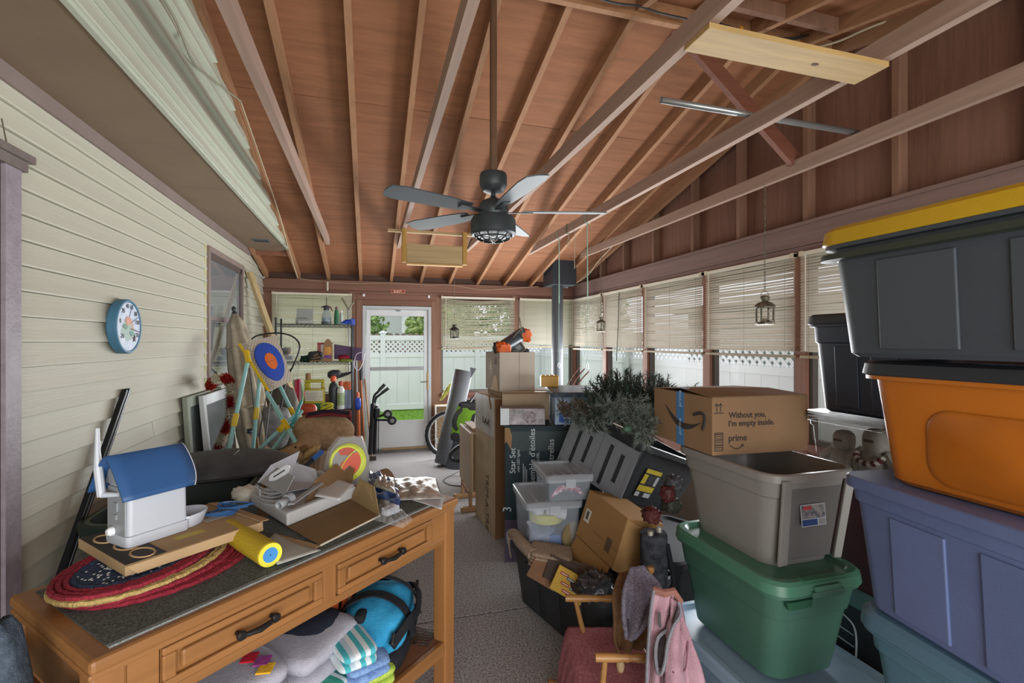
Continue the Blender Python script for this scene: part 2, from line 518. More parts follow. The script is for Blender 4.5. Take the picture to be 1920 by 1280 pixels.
# soffit, its wall trim, siding above the soffit edge
XS = -.93
so = struct('trim_1', MB().box(XL, YF, 2.672, XS, 6.40, 2.69), SOFF)
ys = [YF, -.3, 1.55, 3.9, 5.55, 6.40]
for i in range(5): child(so, 'soffit_panel', MB().box(XL, ys[i] + .002, 2.655, XS, ys[i + 1] - .002, 2.672), SOFF)
child(so, 'frieze_board', MB().box(XL, YF, 2.585, XL + .022, 6.36, 2.655), mt('#7d6d68', .6, 0, .08, 6))
vt = T('soffit_vent', 'small dark grey louvred vent set in the brown soffit end', 'vent', at(490, 450, z=2.655))
vt.part('frame', MB().box(-.085, -.055, -.008, .085, .055, 0), mt('#5c6163', .5))
for i in range(5): vt.part('louver', MB().beam((-.07, -.036 + .018 * i, -.010), (.07, -.036 + .018 * i, -.010), .012, .003, (0, .5, 1)), mt('#3c4143', .5))
wg = struct('wall_upper_left', MB().add([(XS - .02, 6.15, 2.67), (XS - .02, YRG, zroof(YRG) + .09), (XS - .02, YF, zroof(YF) + .09), (XS - .02, YF, 2.67)], [(0, 1, 2, 3)]), mt('#a6a48c', .7), solid=.02)
UP = mt('#bcc0b0', .4, 0, .06, 1, .05, 3, (4, 2, 60), rand=.05, spec=.45)
k = 0
z = 2.66
while z < zroof(YRG) - .02:
    ye = YB - (z + EX * .55 - ZP) / PITCH - .06
    plank(wg, XS, max(YF, 2 * YRG - ye), ye, z, EX, .026, UP)
    z += EX; k += 1
child(wg, 'drip_edge', MB().box(XS - .01, YF, 2.645, XS + .012, 6.16, 2.668), mt('#aeb2a2', .4))
child(wg, 'end_board', MB().box(XL, 6.40, 2.605, XS, 6.42, 2.68), mt('#8a5a44', .7))
# ---- windows
BRZ = mt('#5d5550', .45, .3, .06, 8)
def window(n, p0, d, wd, z0, z1, mat, mid=False, depth=.05, inward=1):
    """frame and pane between p0 and p0+d*wd"""
    d = V(d); nrm = V((-d.y, d.x, 0))
    M = frameM(V((p0[0], p0[1], 0)), d, nrm, (0, 0, 1))
    f = .035
    o = struct('window_%d' % n, MB(M).box(0, 0, z0, f, depth, z1).box(wd - f, 0, z0, wd, depth, z1).box(f, 0, z0, wd - f, depth, z0 + f).box(f, 0, z1 - f, wd - f, depth, z1), mat)
    child(o, 'glass_pane', MB(M).box(f, depth * .45, z0 + f, wd - f, depth * .45 + .004, z1 - f), GLASS)
    if mid: child(o, 'meeting_rail', MB(M).box(f, .005, (z0 + z1) / 2 - .02, wd - f, depth - .005, (z0 + z1) / 2 + .02), mat)
    return o
# house window on the left wall: brown frame, reflecting pane
MAUVE = mt('#85756f', .5, 0, .08, 8)
o = struct('window_1', MB().box(XL - .01, LW[0] - .05, LW[2] - .04, XL + .03, LW[0], LW[3]).box(XL - .01, LW[1], LW[2] - .04, XL + .03, LW[1] + .04, LW[3]).box(XL - .01, LW[0] - .05, LW[3], XL + .035, LW[1] + .04, LW[3] + .05), MAUVE)
child(o, 'sill', MB().box(XL - .01, LW[0] - .06, LW[2] - .06, XL + .05, LW[1] + .05, LW[2] - .02), MAUVE)
child(o, 'sash', MB().box(XL - .02, LW[0], LW[2] - .02, XL + .015, LW[0] + .04, LW[3]).box(XL - .02, LW[1] - .04, LW[2] - .02, XL + .015, LW[1], LW[3]).box(XL - .02, LW[0], LW[3] - .05, XL + .015, LW[1], LW[3]), mt('#5a4f4c', .4))
child(o, 'meeting_rail', MB().box(XL - .02, LW[0], 1.76, XL + .02, LW[1], 1.80), mt('#77696a', .4))
mm, tt, pp = new_mat('dark_reflecting_glass')
pp.inputs['Base Color'].default_value = lin('#3c4246') + [1]; pp.inputs['Roughness'].default_value = .03; pp.inputs['Specular IOR Level'].default_value = 1.0; pp.inputs['Metallic'].default_value = .35
pp.inputs['Base Color'].default_value = lin('#8b9094') + [1]
child(o, 'glass_pane', MB().box(XL - .015, LW[0] + .03, LW[2] - .02, XL - .002, LW[1] - .03, LW[3] - .03), mm)
child(o, 'side_trim', MB().box(XL - .005, LW[0] - .085, LW[2] - .06, XL + .012, LW[0] - .05, LW[3] + .05), mt('#c8c49a', .6))
# house door jamb at the near end of the left wall
yj = at(18, 700, x=XL).y
dj = struct('trim_2', MB().box(XL - .02, yj - .10, 0, XL + .045, yj - .012, at(5, 292, x=XL).z), mt('#8a8088', .5, 0, .14, 20, .2, 60))
child(dj, 'dark_stop', MB().box(XL, yj - .20, 0, XL + .03, yj - .10, 2.32), mt('#4b3a36', .6))
child(dj, 'cap', MB().box(XL, yj - .2, 2.29, XL + .07, yj + .03, 2.32).box(XL, yj - .2, 2.25, XL + .055, yj + .01, 2.29), mt('#6d625e', .5, 0, .1, 20))
child(dj, 'hook_wire', MB().tube([at(3, 222, x=XL + .03), at(12, 266, x=XL + .04), at(4, 268, x=XL + .04), at(5, 292, x=XL + .04)], .0025, 6), mt('#5c5348', .5))
# ---- back wall
wb_ = struct('wall_back', MB().box(XL - .1, YB + .10, 0, -.187, YB + .13, .80).box(.996, YB + .10, 0, XR + .1, YB + .13, .80), BROWN)
def bp(name, x0, z0, x1, z1, y0=YB, y1=YB + .1, mat=BROWN): return child(wb_, name, MB().box(x0, y0, z0, x1, y1, z1), mat, bevel=.003)
bp('header_beam', XL - .05, 2.285, XR, 2.42, YB - .02, YB + .12, HEADX)
bp('header_board', XL - .05, 2.235, XR, 2.283, YB, YB + .1, HEADX)
bp('post', XL - .05, 0, -1.27, 2.235, mat=STUD)
bp('post', -.235, 0, -.187, 2.235, mat=STUD)
bp('door_trim', -.187, 0, -.105, 2.16, YB - .012, YB + .1, STUD)
bp('door_trim', .862, 0, .93, 2.16, YB - .012, YB + .1, STUD)
bp('door_head', -.105, 2.085, .862, 2.16, YB - .012, YB + .1, HEADX)
bp('transom_board', -.187, 2.162, .93, 2.235, YB - .004, YB + .1, HEADX)
bp('post', .93, 0, 1.0, 2.235, mat=STUD)
bp('post', 2.125, 0, 2.20, 2.235, mat=STUD)
bp('sill', -1.27, .76, -.235, .81, YB - .03, YB + .1, BROWN)
bp('sill', 1.0, .76, XR, .81, YB - .03, YB + .1, BROWN)
bp('wall_board', -1.27, .0, -.235, .76, YB + .01, YB + .1, BROWN)
bp('wall_board', 1.0, .0, 2.125, .76, YB + .01, YB + .1, BROWN)
bp('wall_board', 2.2, .0, XR, .76, YB + .01, YB + .1, BROWN)
window(2, (-1.27, YB + .03), (1, 0, 0), 1.035, .81, 2.235, BRZ)
window(3, (1.0, YB + .03), (1, 0, 0), 1.125, .81, 2.235, BRZ)
window(4, (2.20, YB + .03), (1, 0, 0), .90, .81, 2.235, BRZ)
# ---- right wall with window band, studs and sheathing in the gable
wr_ = struct('wall_right', MB().box(XR + .09, YF, 0, XR + .12, YB + .1, .80), BROWN)
PY = [7.14, 6.066, 5.036, 3.95, 2.889, 1.83, .77, -.29, -1.35]
child(wr_, 'header_beam', MB().box(XR - .02, YF, 2.285, XR + .1, YB, 2.435), HEAD, bevel=.003)
child(wr_, 'header_board', MB().box(XR - .004, YF, 2.235, XR + .1, YB, 2.283), HEAD, bevel=.002)
child(wr_, 'top_plate', MB().box(XR - .035, YF, 2.435, XR + .1, YB, 2.46), HEAD)
child(wr_, 'sill', MB().box(XR - .03, YF, .76, XR + .1, YB, .81), BROWN, bevel=.003)
RED = wood('#8a6252', 2, .1)
for i, y in enumerate(PY):
    child(wr_, 'post', MB().box(XR, y - .05, 0, XR + .1, y + .05, 2.235), RED, bevel=.003)
    if i: 
        window(4 + i, (XR + .03, PY[i - 1] - .05), (0, -1, 0), PY[i - 1] - y - .10, .81, 2.235, BRZ)
        child(wr_, 'wall_board', MB().box(XR + .01, y + .05, 0, XR + .1, PY[i - 1] - .05, .76), BROWN)
child(wr_, 'eave_soffit', MB().box(XR + .13, YF, 2.20, XR + .55, YB + .55, 2.30), mt('#5a4438', .8))
child(wb_, 'eave_soffit', MB().box(XL - .1, YB + .13, 2.16, XR + .13, YB + .55, 2.26), mt('#5a4438', .8))
SY = [6.83, 6.19, 5.545, 4.87, 4.165, 3.53, 2.845, 2.2, 1.55, .9, .25, -.4, -1.05]
for i, y in enumerate(SY):
    child(wr_, 'stud', MB().box(XR + .0, y - .02, 2.46, XR + .09, y + .02, zroof(y) + .06), STUD)
ysh = [YB + .1, 5.545, 4.165, 2.845, 1.55, .25, -1.05, YF]
for i in range(7):
    a, b = ysh[i] - .002, ysh[i + 1] + .002
    pts = [(XR + .09, a, 2.40), (XR + .09, a, zroof(a) + .09), (XR + .09, b, zroof(b) + .09), (XR + .09, b, 2.40)]
    if a > YRG > b: pts.insert(2, (XR + .09, YRG, zroof(YRG) + .09))
    child(wr_, 'sheathing', MB().slab(pts[::-1], .012), SHEATH)
# ---- storm door
def dr(x0, z0, x1, z1, y0, y1): return MB().box(x0, y0, z0, x1, y1, z1)
DW = mt('#d3d7da', .4, 0, .03, 5)
DX0, DX1 = -.103, .858
d1 = struct('door_1', MB().box(DX0, YB - .02, .03, DX0 + .045, YB + .06, 2.075).box(DX1 - .045, YB - .02, .03, DX1, YB + .06, 2.075).box(DX0 + .045, YB - .02, 2.03, DX1 - .045, YB + .06, 2.075), mt('#b7bcc0', .4, 0, .04, 6), bevel=.003)
gx0, gx1 = .005, .755
child(d1, 'stile', dr(DX0 + .05, .05, gx0, 2.025, YB + .0, YB + .045), DW, bevel=.004)
child(d1, 'stile', dr(gx1, .05, DX1 - .05, 2.025, YB + .0, YB + .045), DW, bevel=.004)
child(d1, 'top_rail', dr(gx0, 1.935, gx1, 2.025, YB, YB + .045), DW, bevel=.004)
child(d1, 'meeting_rail', dr(gx0, 1.155, gx1, 1.205, YB - .006, YB + .045), mt('#9a9ea2', .4), bevel=.004)
child(d1, 'kick_panel', dr(gx0, .05, gx1, .43, YB, YB + .045), DW, bevel=.004)
child(d1, 'glass_pane', dr(gx0, 1.205, gx1, 1.935, YB + .02, YB + .024), GLASS)
child(d1, 'glass_pane', dr(gx0, .43, gx1, 1.155, YB + .02, YB + .024), GLASS)
BRASS = mt('#a98f55', .3, .8, .1, 10)
hp = child(d1, 'handle_plate', dr(.795, .86, .822, 1.12, YB - .01, YB), BRASS, bevel=.003)
child(hp, 'handle', MB().tube([(.808, YB - .01, .985), (.808, YB - .045, .985), (.76, YB - .05, .982), (.70, YB - .05, .985)], .008, 8), mt('#9c9a90', .25, .9), smooth=True)
child(d1, 'closer_bracket', dr(.36, 2.0, .42, 2.02, YB - .015, YB), mt('#8f9396', .4))
child(d1, 'threshold', dr(DX0, .0, DX1, .03, YB - .10, YB + .1), mt('#6c6a66', .5, .5))
child(d1, 'threshold_strip', dr(.16, .03, .86, .05, YB - .06, YB - .005), PINE)
# exit sign and curtain brackets
ex = T('exit_sign', 'small red exit sign on the brown header above the door', 'sign', at(746, 546, y=YB - .022))
ex.part('plate', MB().box(-.10, -.004, -.024, .10, 0, .024), mt('#d8a28a', .5), bevel=.002)
ex.part('panel', MB().box(-.095, -.005, -.019, .095, -.004, .019), mt('#8c3428', .5))
ex.text('lettering', 'EXIT', .042, Matrix.Translation((0, -.0055, -.015)) @ Matrix.Rotation(pi / 2, 4, 'X'), mt('#f0d2bd', .5), align='CENTER', sx=1.35)
for i, px in enumerate((682, 804)):
    b = T('curtain_bracket', ['small white square bracket above the left top corner of the door', 'small white square bracket above the right top corner of the door'][i], 'bracket', at(px, 553 + 3 * i, y=YB - .004), group='brackets above the door')
    b.part('plate', MB().box(-.016, -.012, -.018, .016, 0, .018), WHITE, bevel=.002)
    b.part('peg', MB().tube([(0, -.012, 0), (0, -.03, 0)], .007, 8), WHITE)
# ---- blinds
def blind(label, p0, d, wd, zt, zb, ang, sag=.004, group='slatted blinds round the room', wand=True):
    d = V(d); nrm = V((d.y, -d.x, 0))
    t_ = T('window_blind', label, 'blind', group=group, M=frameM((p0[0], p0[1], zt), d, -nrm, (0, 0, 1)))
    BL = mt('#d6cfc0', .5, 0, .04, 6)
    t_.part('head_rail', MB().box(0, -.03, -.03, wd, .008, 0), BL, bevel=.003)
    sp = .0215
    n = int((zt - zb - .06) / sp)
    for vnt in range(3):
        mb = MB()
        ph = rnd.random() * 6
        def fn(u, v_):
            a = ang + .12 * sin(u * 5 + ph)
            y = (v_ - .5) * .025
            c = .0022 * (1 - (2 * v_ - 1) ** 2)
            return (u * wd, -.012 + y * cos(a) - c * sin(a), y * sin(a) + c * cos(a) - sag * sin(pi * u) * (.5 + .5 * sin(ph + 3 * u)))
        mb.grid(fn, 12, 2)
        if vnt == 0: protos = []
        me = bpy.data.meshes.new('slat'); me.from_pydata([tuple(q) for q in mb.v], [], mb.f); me.materials.append(SLAT); me.shade_smooth()
        protos.append(me)
    for i in range(n):
        o_ = bpy.data.objects.new('slat', protos[(i * 7 // 3) % 3]); COL.objects.link(o_); o_.parent = t_.o
        o_.location = (0, 0, -.042 - sp * i)
        o_.rotation_euler = (rnd.uniform(-.035, .035), rnd.uniform(-.002, .002), 0)
    t_.part('bottom_rail', MB().box(0, -.024, zb - zt, wd, .0, zb - zt + .022), mt('#a89a80', .6), bevel=.003)
    for u in (.08, .5, .92): t_.part('ladder_cord', MB().tube([(wd * u, -.028, -.03), (wd * u, -.028, zb - zt)], .0012, 5), mt('#8f8672', .8))
    pass
    if wand: t_.part('tilt_wand', MB().tube([(wd * .06, -.035, -.03), (wd * .06, -.035, (zb - zt) * .93)], .004, 6), mt('#d8d4c8', .3))
    for u in (0, wd - .03): t_.part('end_bracket', MB().box(u, -.034, -.034, u + .03, .009, .004), mt('#c9bda8', .5))
    return t_
blind('beige slatted blind lowered fully behind the wire shelf, left of the door', (-1.262, YB - .012), (1, 0, 0), 1.02, 2.235, .86, 1.05, .006)
blind('sagging half-open beige blind just right of the door with foliage showing through', (1.0, YB - .012), (1, 0, 0), 1.125, 2.235, 1.455, .60, .03)
blind('closed beige blind in the back corner behind the stove pipe', (2.205, YB - .012), (1, 0, 0), .89, 2.235, 1.475, 1.15, .002, wand=False)
lab = ['narrow beige blind on the right wall next to the back corner', 'beige blind on the right wall, second window from the back corner', 'beige blind on the right wall, third window from the back corner', 'largest beige blind on the right wall, behind the nearest hanging lantern', 'beige blind on the right wall partly hidden by the dark blue tote']
for i in range(5):
    blind(lab[i], (XR - .012, PY[i] - .03), (0, -1, 0), PY[i] - PY[i + 1] - .05, 2.235, 1.445, [.88, .98, 1.0, .96, 1.0, 1.0][i], .006)
# ================================================================== outside
gr = raw('ground_outside', MB().box(-14, YB + .1, -.45, 18, 40, -.14).box(XR + .13, -8, -.45, 18, YB + .1, -.14).box(-14, -14, -.45, 18, YF, -.14), mt('#5d8a33', .95, 0, .35, 30, .6, 90, hex2='#8fbf45'))
tag(gr, kind='structure')
gb = MB()
for i in range(9000):
    x, y = rnd.uniform(-1.5, 3.2), rnd.uniform(YB + .6, 12.1)
    h, a = rnd.uniform(.03, .07), rnd.uniform(0, 6.3)
    gb.add([(x, y, -.14), (x + .012 * cos(a), y + .012 * sin(a), -.14), (x + rnd.uniform(-.02, .02), y + rnd.uniform(-.02, .02), -.14 + h)], [(0, 1, 2)])
o = raw('lawn_grass', gb, mt('#76a83a', .9, 0, .3, 8, hex2='#a2d04e'))
tag(o, 'bright green mown grass beyond the storm door', 'grass', kind='stuff')
VIN = mt('#e9ebef', .45, 0, .03, 3, rand=.012)
def fence(label, p0, d, n, pw, z0=-.14, ztop=1.72, zl0=1.28, zl1=1.60):
    d = V(d)
    t_ = T('vinyl_fence', label, 'fence', M=frameM((p0[0], p0[1], 0), d, V((-d.y, d.x, 0)), (0, 0, 1)))
    for i in range(n + 1):
        po = t_.part('post', MB().box(i * pw - .06, -.06, z0, i * pw + .06, .06, ztop + .05), VIN)
        t_.part('post_cap', MB().lathe([(.10, ztop + .05), (.10, ztop + .07), (.01, ztop + .12)], 4), VIN, parent=po).data.transform(Matrix.Translation((i * pw, 0, 0)))
    for i in range(n):
        a, b = i * pw + .06, (i + 1) * pw - .06
        t_.part('rail', MB().box(a, -.03, zl1, b, .03, ztop), VIN, bevel=.004)
        t_.part('rail', MB().box(a, -.03, zl0 - .10, b, .03, zl0), VIN, bevel=.004)
        t_.part('rail', MB().box(a, -.03, z0 + .03, b, .03, z0 + .17), VIN, bevel=.004)
        m_ = 8
        bw = (b - a) / m_
        for j in range(m_):
            t_.part('board', MB().box(a + j * bw + .002, -.013, z0 + .16, a + (j + 1) * bw - .002, .013, zl0 - .09), VIN)
        lt = MB()
        hh = zl1 - zl0
        s_ = a - hh
        while s_ < b:
            for sg in (1, -1):
                x0, x1 = (s_, s_ + hh) if sg > 0 else (s_ + hh, s_)
                q0, q1 = (x0, zl0), (x1, zl1)
                f0 = lambda x, q0=q0, q1=q1: q0[1] + (q1[1] - q0[1]) * (x - q0[0]) / (q1[0] - q0[0])
                xa, xb = max(a, min(x0, x1)), min(b, max(x0, x1))
                if xb - xa > .02: lt.beam((xa, .004 * sg, f0(xa)), (xb, .004 * sg, f0(xb)), .008, .038, (0, 0, 1))
            s_ += .115
        t_.part('lattice', lt, VIN, kind='stuff')
    return t_
fence('white vinyl fence with lattice top seen straight out through the door', (-4.4, 12.25), (1, 0, 0), 4, 2.35)
fence('white vinyl fence with lattice top running close outside the right windows', (4.45, 12.1), (0, -1, 0), 6, 2.2)
# picket fence, shrubs and neighbour's house beyond
pf = T('picket_fence', 'weathered brown picket fence with rounded tops showing above the white fence', 'fence', (-3.4, 13.1, 0))
for i in range(34):
    x = i * .17
    pf.part('picket', MB().prism([(x - .07, -.02), (x + .07, -.02), (x + .07, .0), (x - .07, .0)], -.14, 1.72).rings([[(x + .07 * cos(pi * k / 8), yy, 1.72 + .07 * sin(pi * k / 8)) for k in range(9)] for yy in (-.02, 0)]), mt('#8a7868', .9, 0, .2, 20, rand=.15))
pf.part('rail', MB().box(-.1, 0, 1.3, 5.8, .04, 1.4), mt('#7a6a5c', .9))
def leafy(name, label, cat, c, r, n, hexes, leaf=.09, group=None, trunk=None):
    t_ = T(name, label, cat, (c[0], c[1], -.14), group=group)
    mb = MB()
    for i in range(n):
        q = V((rnd.gauss(0, 1), rnd.gauss(0, 1), rnd.gauss(0, 1))).normalized() * rnd.uniform(.55, 1) ** .5
        p_ = V((q.x * r[0], q.y * r[1], c[2] + .14 + q.z * r[2])) * 1
        p_ += V((noise.noise(q * 3) * .25 * r[0], 0, noise.noise(q * 3 + V((5, 0, 0))) * .25 * r[2]))
        a, b = V((rnd.gauss(0, 1), rnd.gauss(0, 1), rnd.gauss(0, 1))).normalized() * leaf, V((rnd.gauss(0, 1), rnd.gauss(0, 1), rnd.gauss(0, 1))).normalized() * leaf * .5
        mb.add([p_ - a, p_ + b, p_ + a, p_ - b], [(0, 1, 2, 3)])
    t_.part('foliage', mb, mt(hexes[0], .7, 0, .35, 6, hex2=hexes[1]), kind='stuff')
    t_.part('stem', MB().tube([(0, 0, 0), (.05, 0, c[2] * .6), (0, .05, c[2])], [.07, .05, .02], 8), mt('#5b4a3a', .9))
    return t_
leafy('shrub', 'bright green leafy shrub behind the fence, left half of the door glass', 'shrub', (-.35, 14.0, 1.75), (.85, .6, .75), 2600, ('#6f9a4c', '#b4d680'))
leafy('shrub', 'yellow-green leafy shrub behind the fence, right edge of the door glass', 'shrub', (1.75, 14.2, 1.9), (.75, .6, .8), 2400, ('#88ac50', '#c8e088'))
leafy('tree', 'light green tree seen through the half-open blind', 'tree', (4.2, 17.0, 2.9), (1.7, 1.2, 1.7), 4200, ('#90ab80', '#cfe0ba'), .13)
leafy('tree', 'grey-green tree beyond the fence right of the half-open blind', 'tree', (7.6, 15.6, 2.3), (1.2, 1.0, 1.5), 2600, ('#9db094', '#cbd8bd'), .12)
ng = T('neighbour_garage', 'grey neighbouring wall glimpsed through the lattice beyond the right windows', 'house', (8.2, 5.0, 0))
ng.part('wall', MB().box(-.1, -7, -.14, .1, 6, 2.3), mt('#8d9092', .8))
ng.part('roof', MB().box(-.4, -7.3, 2.3, .5, 6.3, 2.45), mt('#5f5a56', .8))
nh = T('neighbour_house', 'pale neighbouring house with lap siding and a white corner board', 'house', (-.8, 20.5, 0))
nh.part('wall', MB().box(-3.5, 0, -.14, 5.2, 3, 4.5), mt('#c9cbd0', .7))
for i in range(28): nh.part('siding_plank', MB().box(2.35, -.02 - .012, .2 + i * .15, 5.2, 0, .2 + i * .15 + .146), mt('#dcdee2', .6, rand=.02))
nh.part('corner_board', MB().box(2.05, -.06, -.14, 2.33, 0, 4.5), mt('#eef0f2', .5))
nh.part('gutter', MB().box(-3.6, -.15, 2.95, 2.0, 0, 3.15), mt('#8b7f74', .6))
# ================================================================== left side: table, its load, and the wall behind
def shell(L_, W_, H_, tp=.86, rim=.012, r=.05, step=.74, openn=False, so=.007):
    """tote body sections"""
    hx, hy = L_ / 2, W_ / 2
    f = lambda z: tp + (1 - tp) * z / H_
    S = [(0, hx * tp - .012, hy * tp - .012, r), (.012, hx * tp, hy * tp, r)]
    zs = H_ * step
    S += [(zs, hx * f(zs), hy * f(zs), r), (zs + .006, hx * f(zs) + so, hy * f(zs) + so, r), (H_ - .035, hx + so - .004, hy + so - .004, r)]
    S += [(H_ - .033, hx + rim + so, hy + rim + so, r + .01), (H_ - .004, hx + rim + so, hy + rim + so, r + .01), (H_, hx + rim + so - .004, hy + rim + so - .004, r + .01)]
    if openn:
        S += [(H_, hx + .002, hy + .002, r), (H_ - .03, hx - .002, hy - .002, r), (.016, hx * tp - .006, hy * tp - .006, r)]
    return S
def tote(label, c, rz, L_, W_, H_, mat, lidmat=None, name='storage_tote', cat='tote', openn=False, tp=.86, r=.05, ribs=3, step=.74, group=None, M=None, handles=True, ribmat=None, rib_in=False, lidh=.03, mesh_lid=True, riby=None):
    t_ = T(name, label, cat, c, rz, group, M)
    t_.part('body', MB().rloft(shell(L_, W_, H_, tp, r=r, step=step, openn=openn), 5), mat, smooth=True, ang=28)
    hx, hy = L_ / 2, W_ / 2
    f = lambda z: tp + (1 - tp) * z / H_
    rm = ribmat or mat
    z0, z1 = H_ * .07, H_ * step - .012
    d = .006
    if ribs:
        for sgn in (1, -1):
            for i in range(ribs):
                u = ((i + .5) / ribs - .5) * 2 * (hx * tp - r) * .96
                wv = (hx * tp - r) * .62 / ribs
                q = [(u - wv, sgn * (hy * f(z0) + d), z0), (u + wv, sgn * (hy * f(z0) + d), z0), (u + wv, sgn * (hy * f(z1) + d), z1), (u - wv, sgn * (hy * f(z1) + d), z1)]
                t_.part('rib_panel', MB().slab(q if sgn < 0 else q[::-1], -.012), rm, bevel=.003)
            for i in range(max(1, ribs - 1)):
                m_ = max(1, ribs - 1)
                u = ((i + .5) / m_ - .5) * 2 * (hy * tp - r) * .96
                wv = (hy * tp - r) * .62 / m_
                q = [(sgn * (hx * f(z0) + d), u - wv, z0), (sgn * (hx * f(z0) + d), u + wv, z0), (sgn * (hx * f(z1) + d), u + wv, z1), (sgn * (hx * f(z1) + d), u - wv, z1)]
                t_.part('rib_panel', MB().slab(q[::-1] if sgn < 0 else q, -.012), rm, bevel=.003)
    if handles:
        for sgn in (1, -1):
            x = sgn * (hx + .019)
            t_.part('handle', MB().box(min(x, x + sgn * .022), -hy * .36, H_ - .03, max(x, x + sgn * .022), hy * .36, H_ - .006), mat, bevel=.004)
    if lidmat:
        a, b = hx + .024, hy + .024
        lid = t_.part('lid', MB().rloft([(H_ - .022, a, b, r + .02), (H_ - .018, a + .004, b + .004, r + .02), (H_ + lidh * .6, a, b, r + .02), (H_ + lidh, a - .012, b - .012, r + .015), (H_ + lidh, a - .035, b - .035, r), (H_ + lidh * .45, a - .05, b - .05, r * .8)], 5), lidmat, smooth=True, ang=30)
        if handles:
            for sgn in (1, -1):
                x = sgn * (a + .002)
                t_.part('latch', MB().box(min(x, x + sgn * .012), -hy * .3, H_ - .03, max(x, x + sgn * .012), hy * .3, H_ + .012), lidmat, parent=lid, bevel=.004)
    return t_
def carton_box(label, c, rz, L_, W_, H_, mat=None, name='cardboard_box', group=None, M=None, tape='#b59c73', flaps='closed', openh=.0):
    """base-centred carton; flaps: closed | none (open top with thickness)"""
    mat = mat or carton()
    t_ = T(name, label, 'box', c, rz, group, M)
    hx, hy = L_ / 2, W_ / 2
    if flaps == 'closed':
        t_.part('body', MB().box(-hx, -hy, 0, hx, hy, H_ - .004), mat, bevel=.004)
        t_.part('flap', MB().box(-hx, -hy, H_ - .004, hx, -.0015, H_), mat, bevel=.001)
        t_.part('flap', MB().box(-hx, .0015, H_ - .004, hx, hy, H_ + .0005), mat, bevel=.001)
        if tape: t_.part('tape', MB().box(-hx - .0006, -.024, H_ * .72, hx + .0006, .024, H_ + .0012), mt(tape, .3))
    else:
        e = .004
        t_.part('body', MB().box(-hx, -hy, 0, hx, hy, e).box(-hx, -hy, e, -hx + e, hy, H_).box(hx - e, -hy, e, hx, hy, H_).box(-hx + e, -hy, e, hx - e, -hy + e, H_).box(-hx + e, hy - e, e, hx - e, hy, H_), mat)
    return t_
# ---------------- the wooden bench table
OAK = wood('#8f6238', 0, .07, .20, .42, 16, spec=.4)
OAKV = wood('#8d6037', 2, .07, .20, .42, 16, spec=.4)
OAKD = wood('#855b38', 1, .07, .20, .45, 16, spec=.4)
IRON = mt('#2c2b2b', .5, .6, .1, 20)
TL, TD, TH = 1.245, .50, .90
TM = Matrix.Translation((-.566, 1.23, 0)) @ Matrix.Rotation(atan2(.6775, .7355), 4, 'Z')
TRZ = atan2(.6775, .7355)
TI = TM.inverted()
def tl(px, py, z): return TI @ at(px, py, z=z)
tb = T('work_table', 'honey-oak work table with dark speckled top inset, two drawers and open lower shelf', 'table', M=TM)
tb.part('table_top', MB().box(-.006, -.014, .865, TL + .014, TD + .014, .898), OAK, bevel=.010)
tb.part('top_moulding', MB().box(-.005, -.005, .852, TL + .005, TD + .005, .866), OAK, bevel=.004)
tb.part('inset', MB().box(.036, .024, .895, TL - .07, TD - .03, .902), mt('#2f3331', .75, 0, .5, 240, .4, 300, hex2='#6d7471', detail=2))
tb.part('inset_highlight', MB().box(.036, .012, .894, TL - .06, .026, .9032), mt('#b3bcbc', .7, 0, .35, 260, .3, 300, hex2='#5d6262'))  # pale speckled strip paints the highlight along the inset's front edge
for x in (.0, TL - .065):
    for y in (0, TD - .065):
        lg = tb.part('leg', MB().box(x, y, .012, x + .065, y + .065, .855), OAKV, bevel=.006)
        tb.part('foot', MB().box(x - .008, y - .008, 0, x + .073, y + .073, .016), OAKV, parent=lg, bevel=.004)
tb.part('apron', MB().box(.065, .004, .735, .128, .03, .853), OAK)
tb.part('apron', MB().box(.577, .004, .735, .628, .03, .853), OAKV)
tb.part('apron', MB().box(1.098, .004, .735, TL - .065, .03, .853), OAK)
tb.part('apron_rail', MB().box(.065, .002, .722, TL - .065, .03, .748), OAK, bevel=.003)
tb.part('apron', MB().box(.065, TD - .03, .735, TL - .065, TD - .006, .853), OAK)
for x in (.008, TL - .03): tb.part('side_apron', MB().box(x, .065, .735, x + .022, TD - .065, .853), OAKD)
for a, b, hc in ((.132, .573, .3525), (.632, 1.094, .855)):
    dwr = tb.part('drawer', MB().box(a, .008, .752, b, .34, .85), OAK)
    tb.part('drawer_frame', MB().box(a, -.006, .752, b, .008, .772).box(a, -.006, .832, b, .008, .85).box(a, -.006, .772, a + .03, .008, .832).box(b - .03, -.006, .772, b, .008, .832), OAK, parent=dwr, bevel=.004)
    tb.part('drawer_panel', MB().box(a + .042, -.004, .780, b - .042, .010, .824), OAK, parent=dwr, bevel=.008)
    hd = MB()
    for s_ in (-1, 1):
        hd.lathe([(.006, 0), (.006, .016), (.012, .018), (.013, .026), (.009, .031)], 12)
        M_ = Matrix.Translation((hc + s_ * .048, -.006, .80)) @ Matrix.Rotation(pi / 2, 4, 'X')
        n_ = 12 * 5
        hd.v[-n_:] = [M_ @ p for p in hd.v[-n_:]]
    hd.tube([(hc - .048, -.028, .80), (hc - .03, -.032, .797), (hc, -.034, .794), (hc + .03, -.032, .797), (hc + .048, -.028, .80)], [.004, .007, .009, .007, .004], 10)
    tb.part('handle', hd, IRON, parent=dwr, smooth=True, label='black iron bail handle')
tb.part('shelf_rail', MB().box(.05, .002, .25, TL - .05, .028, .305), OAK, bevel=.004)
tb.part('shelf_rail', MB().box(.05, TD - .028, .25, TL - .05, TD - .002, .305), OAK, bevel=.004)
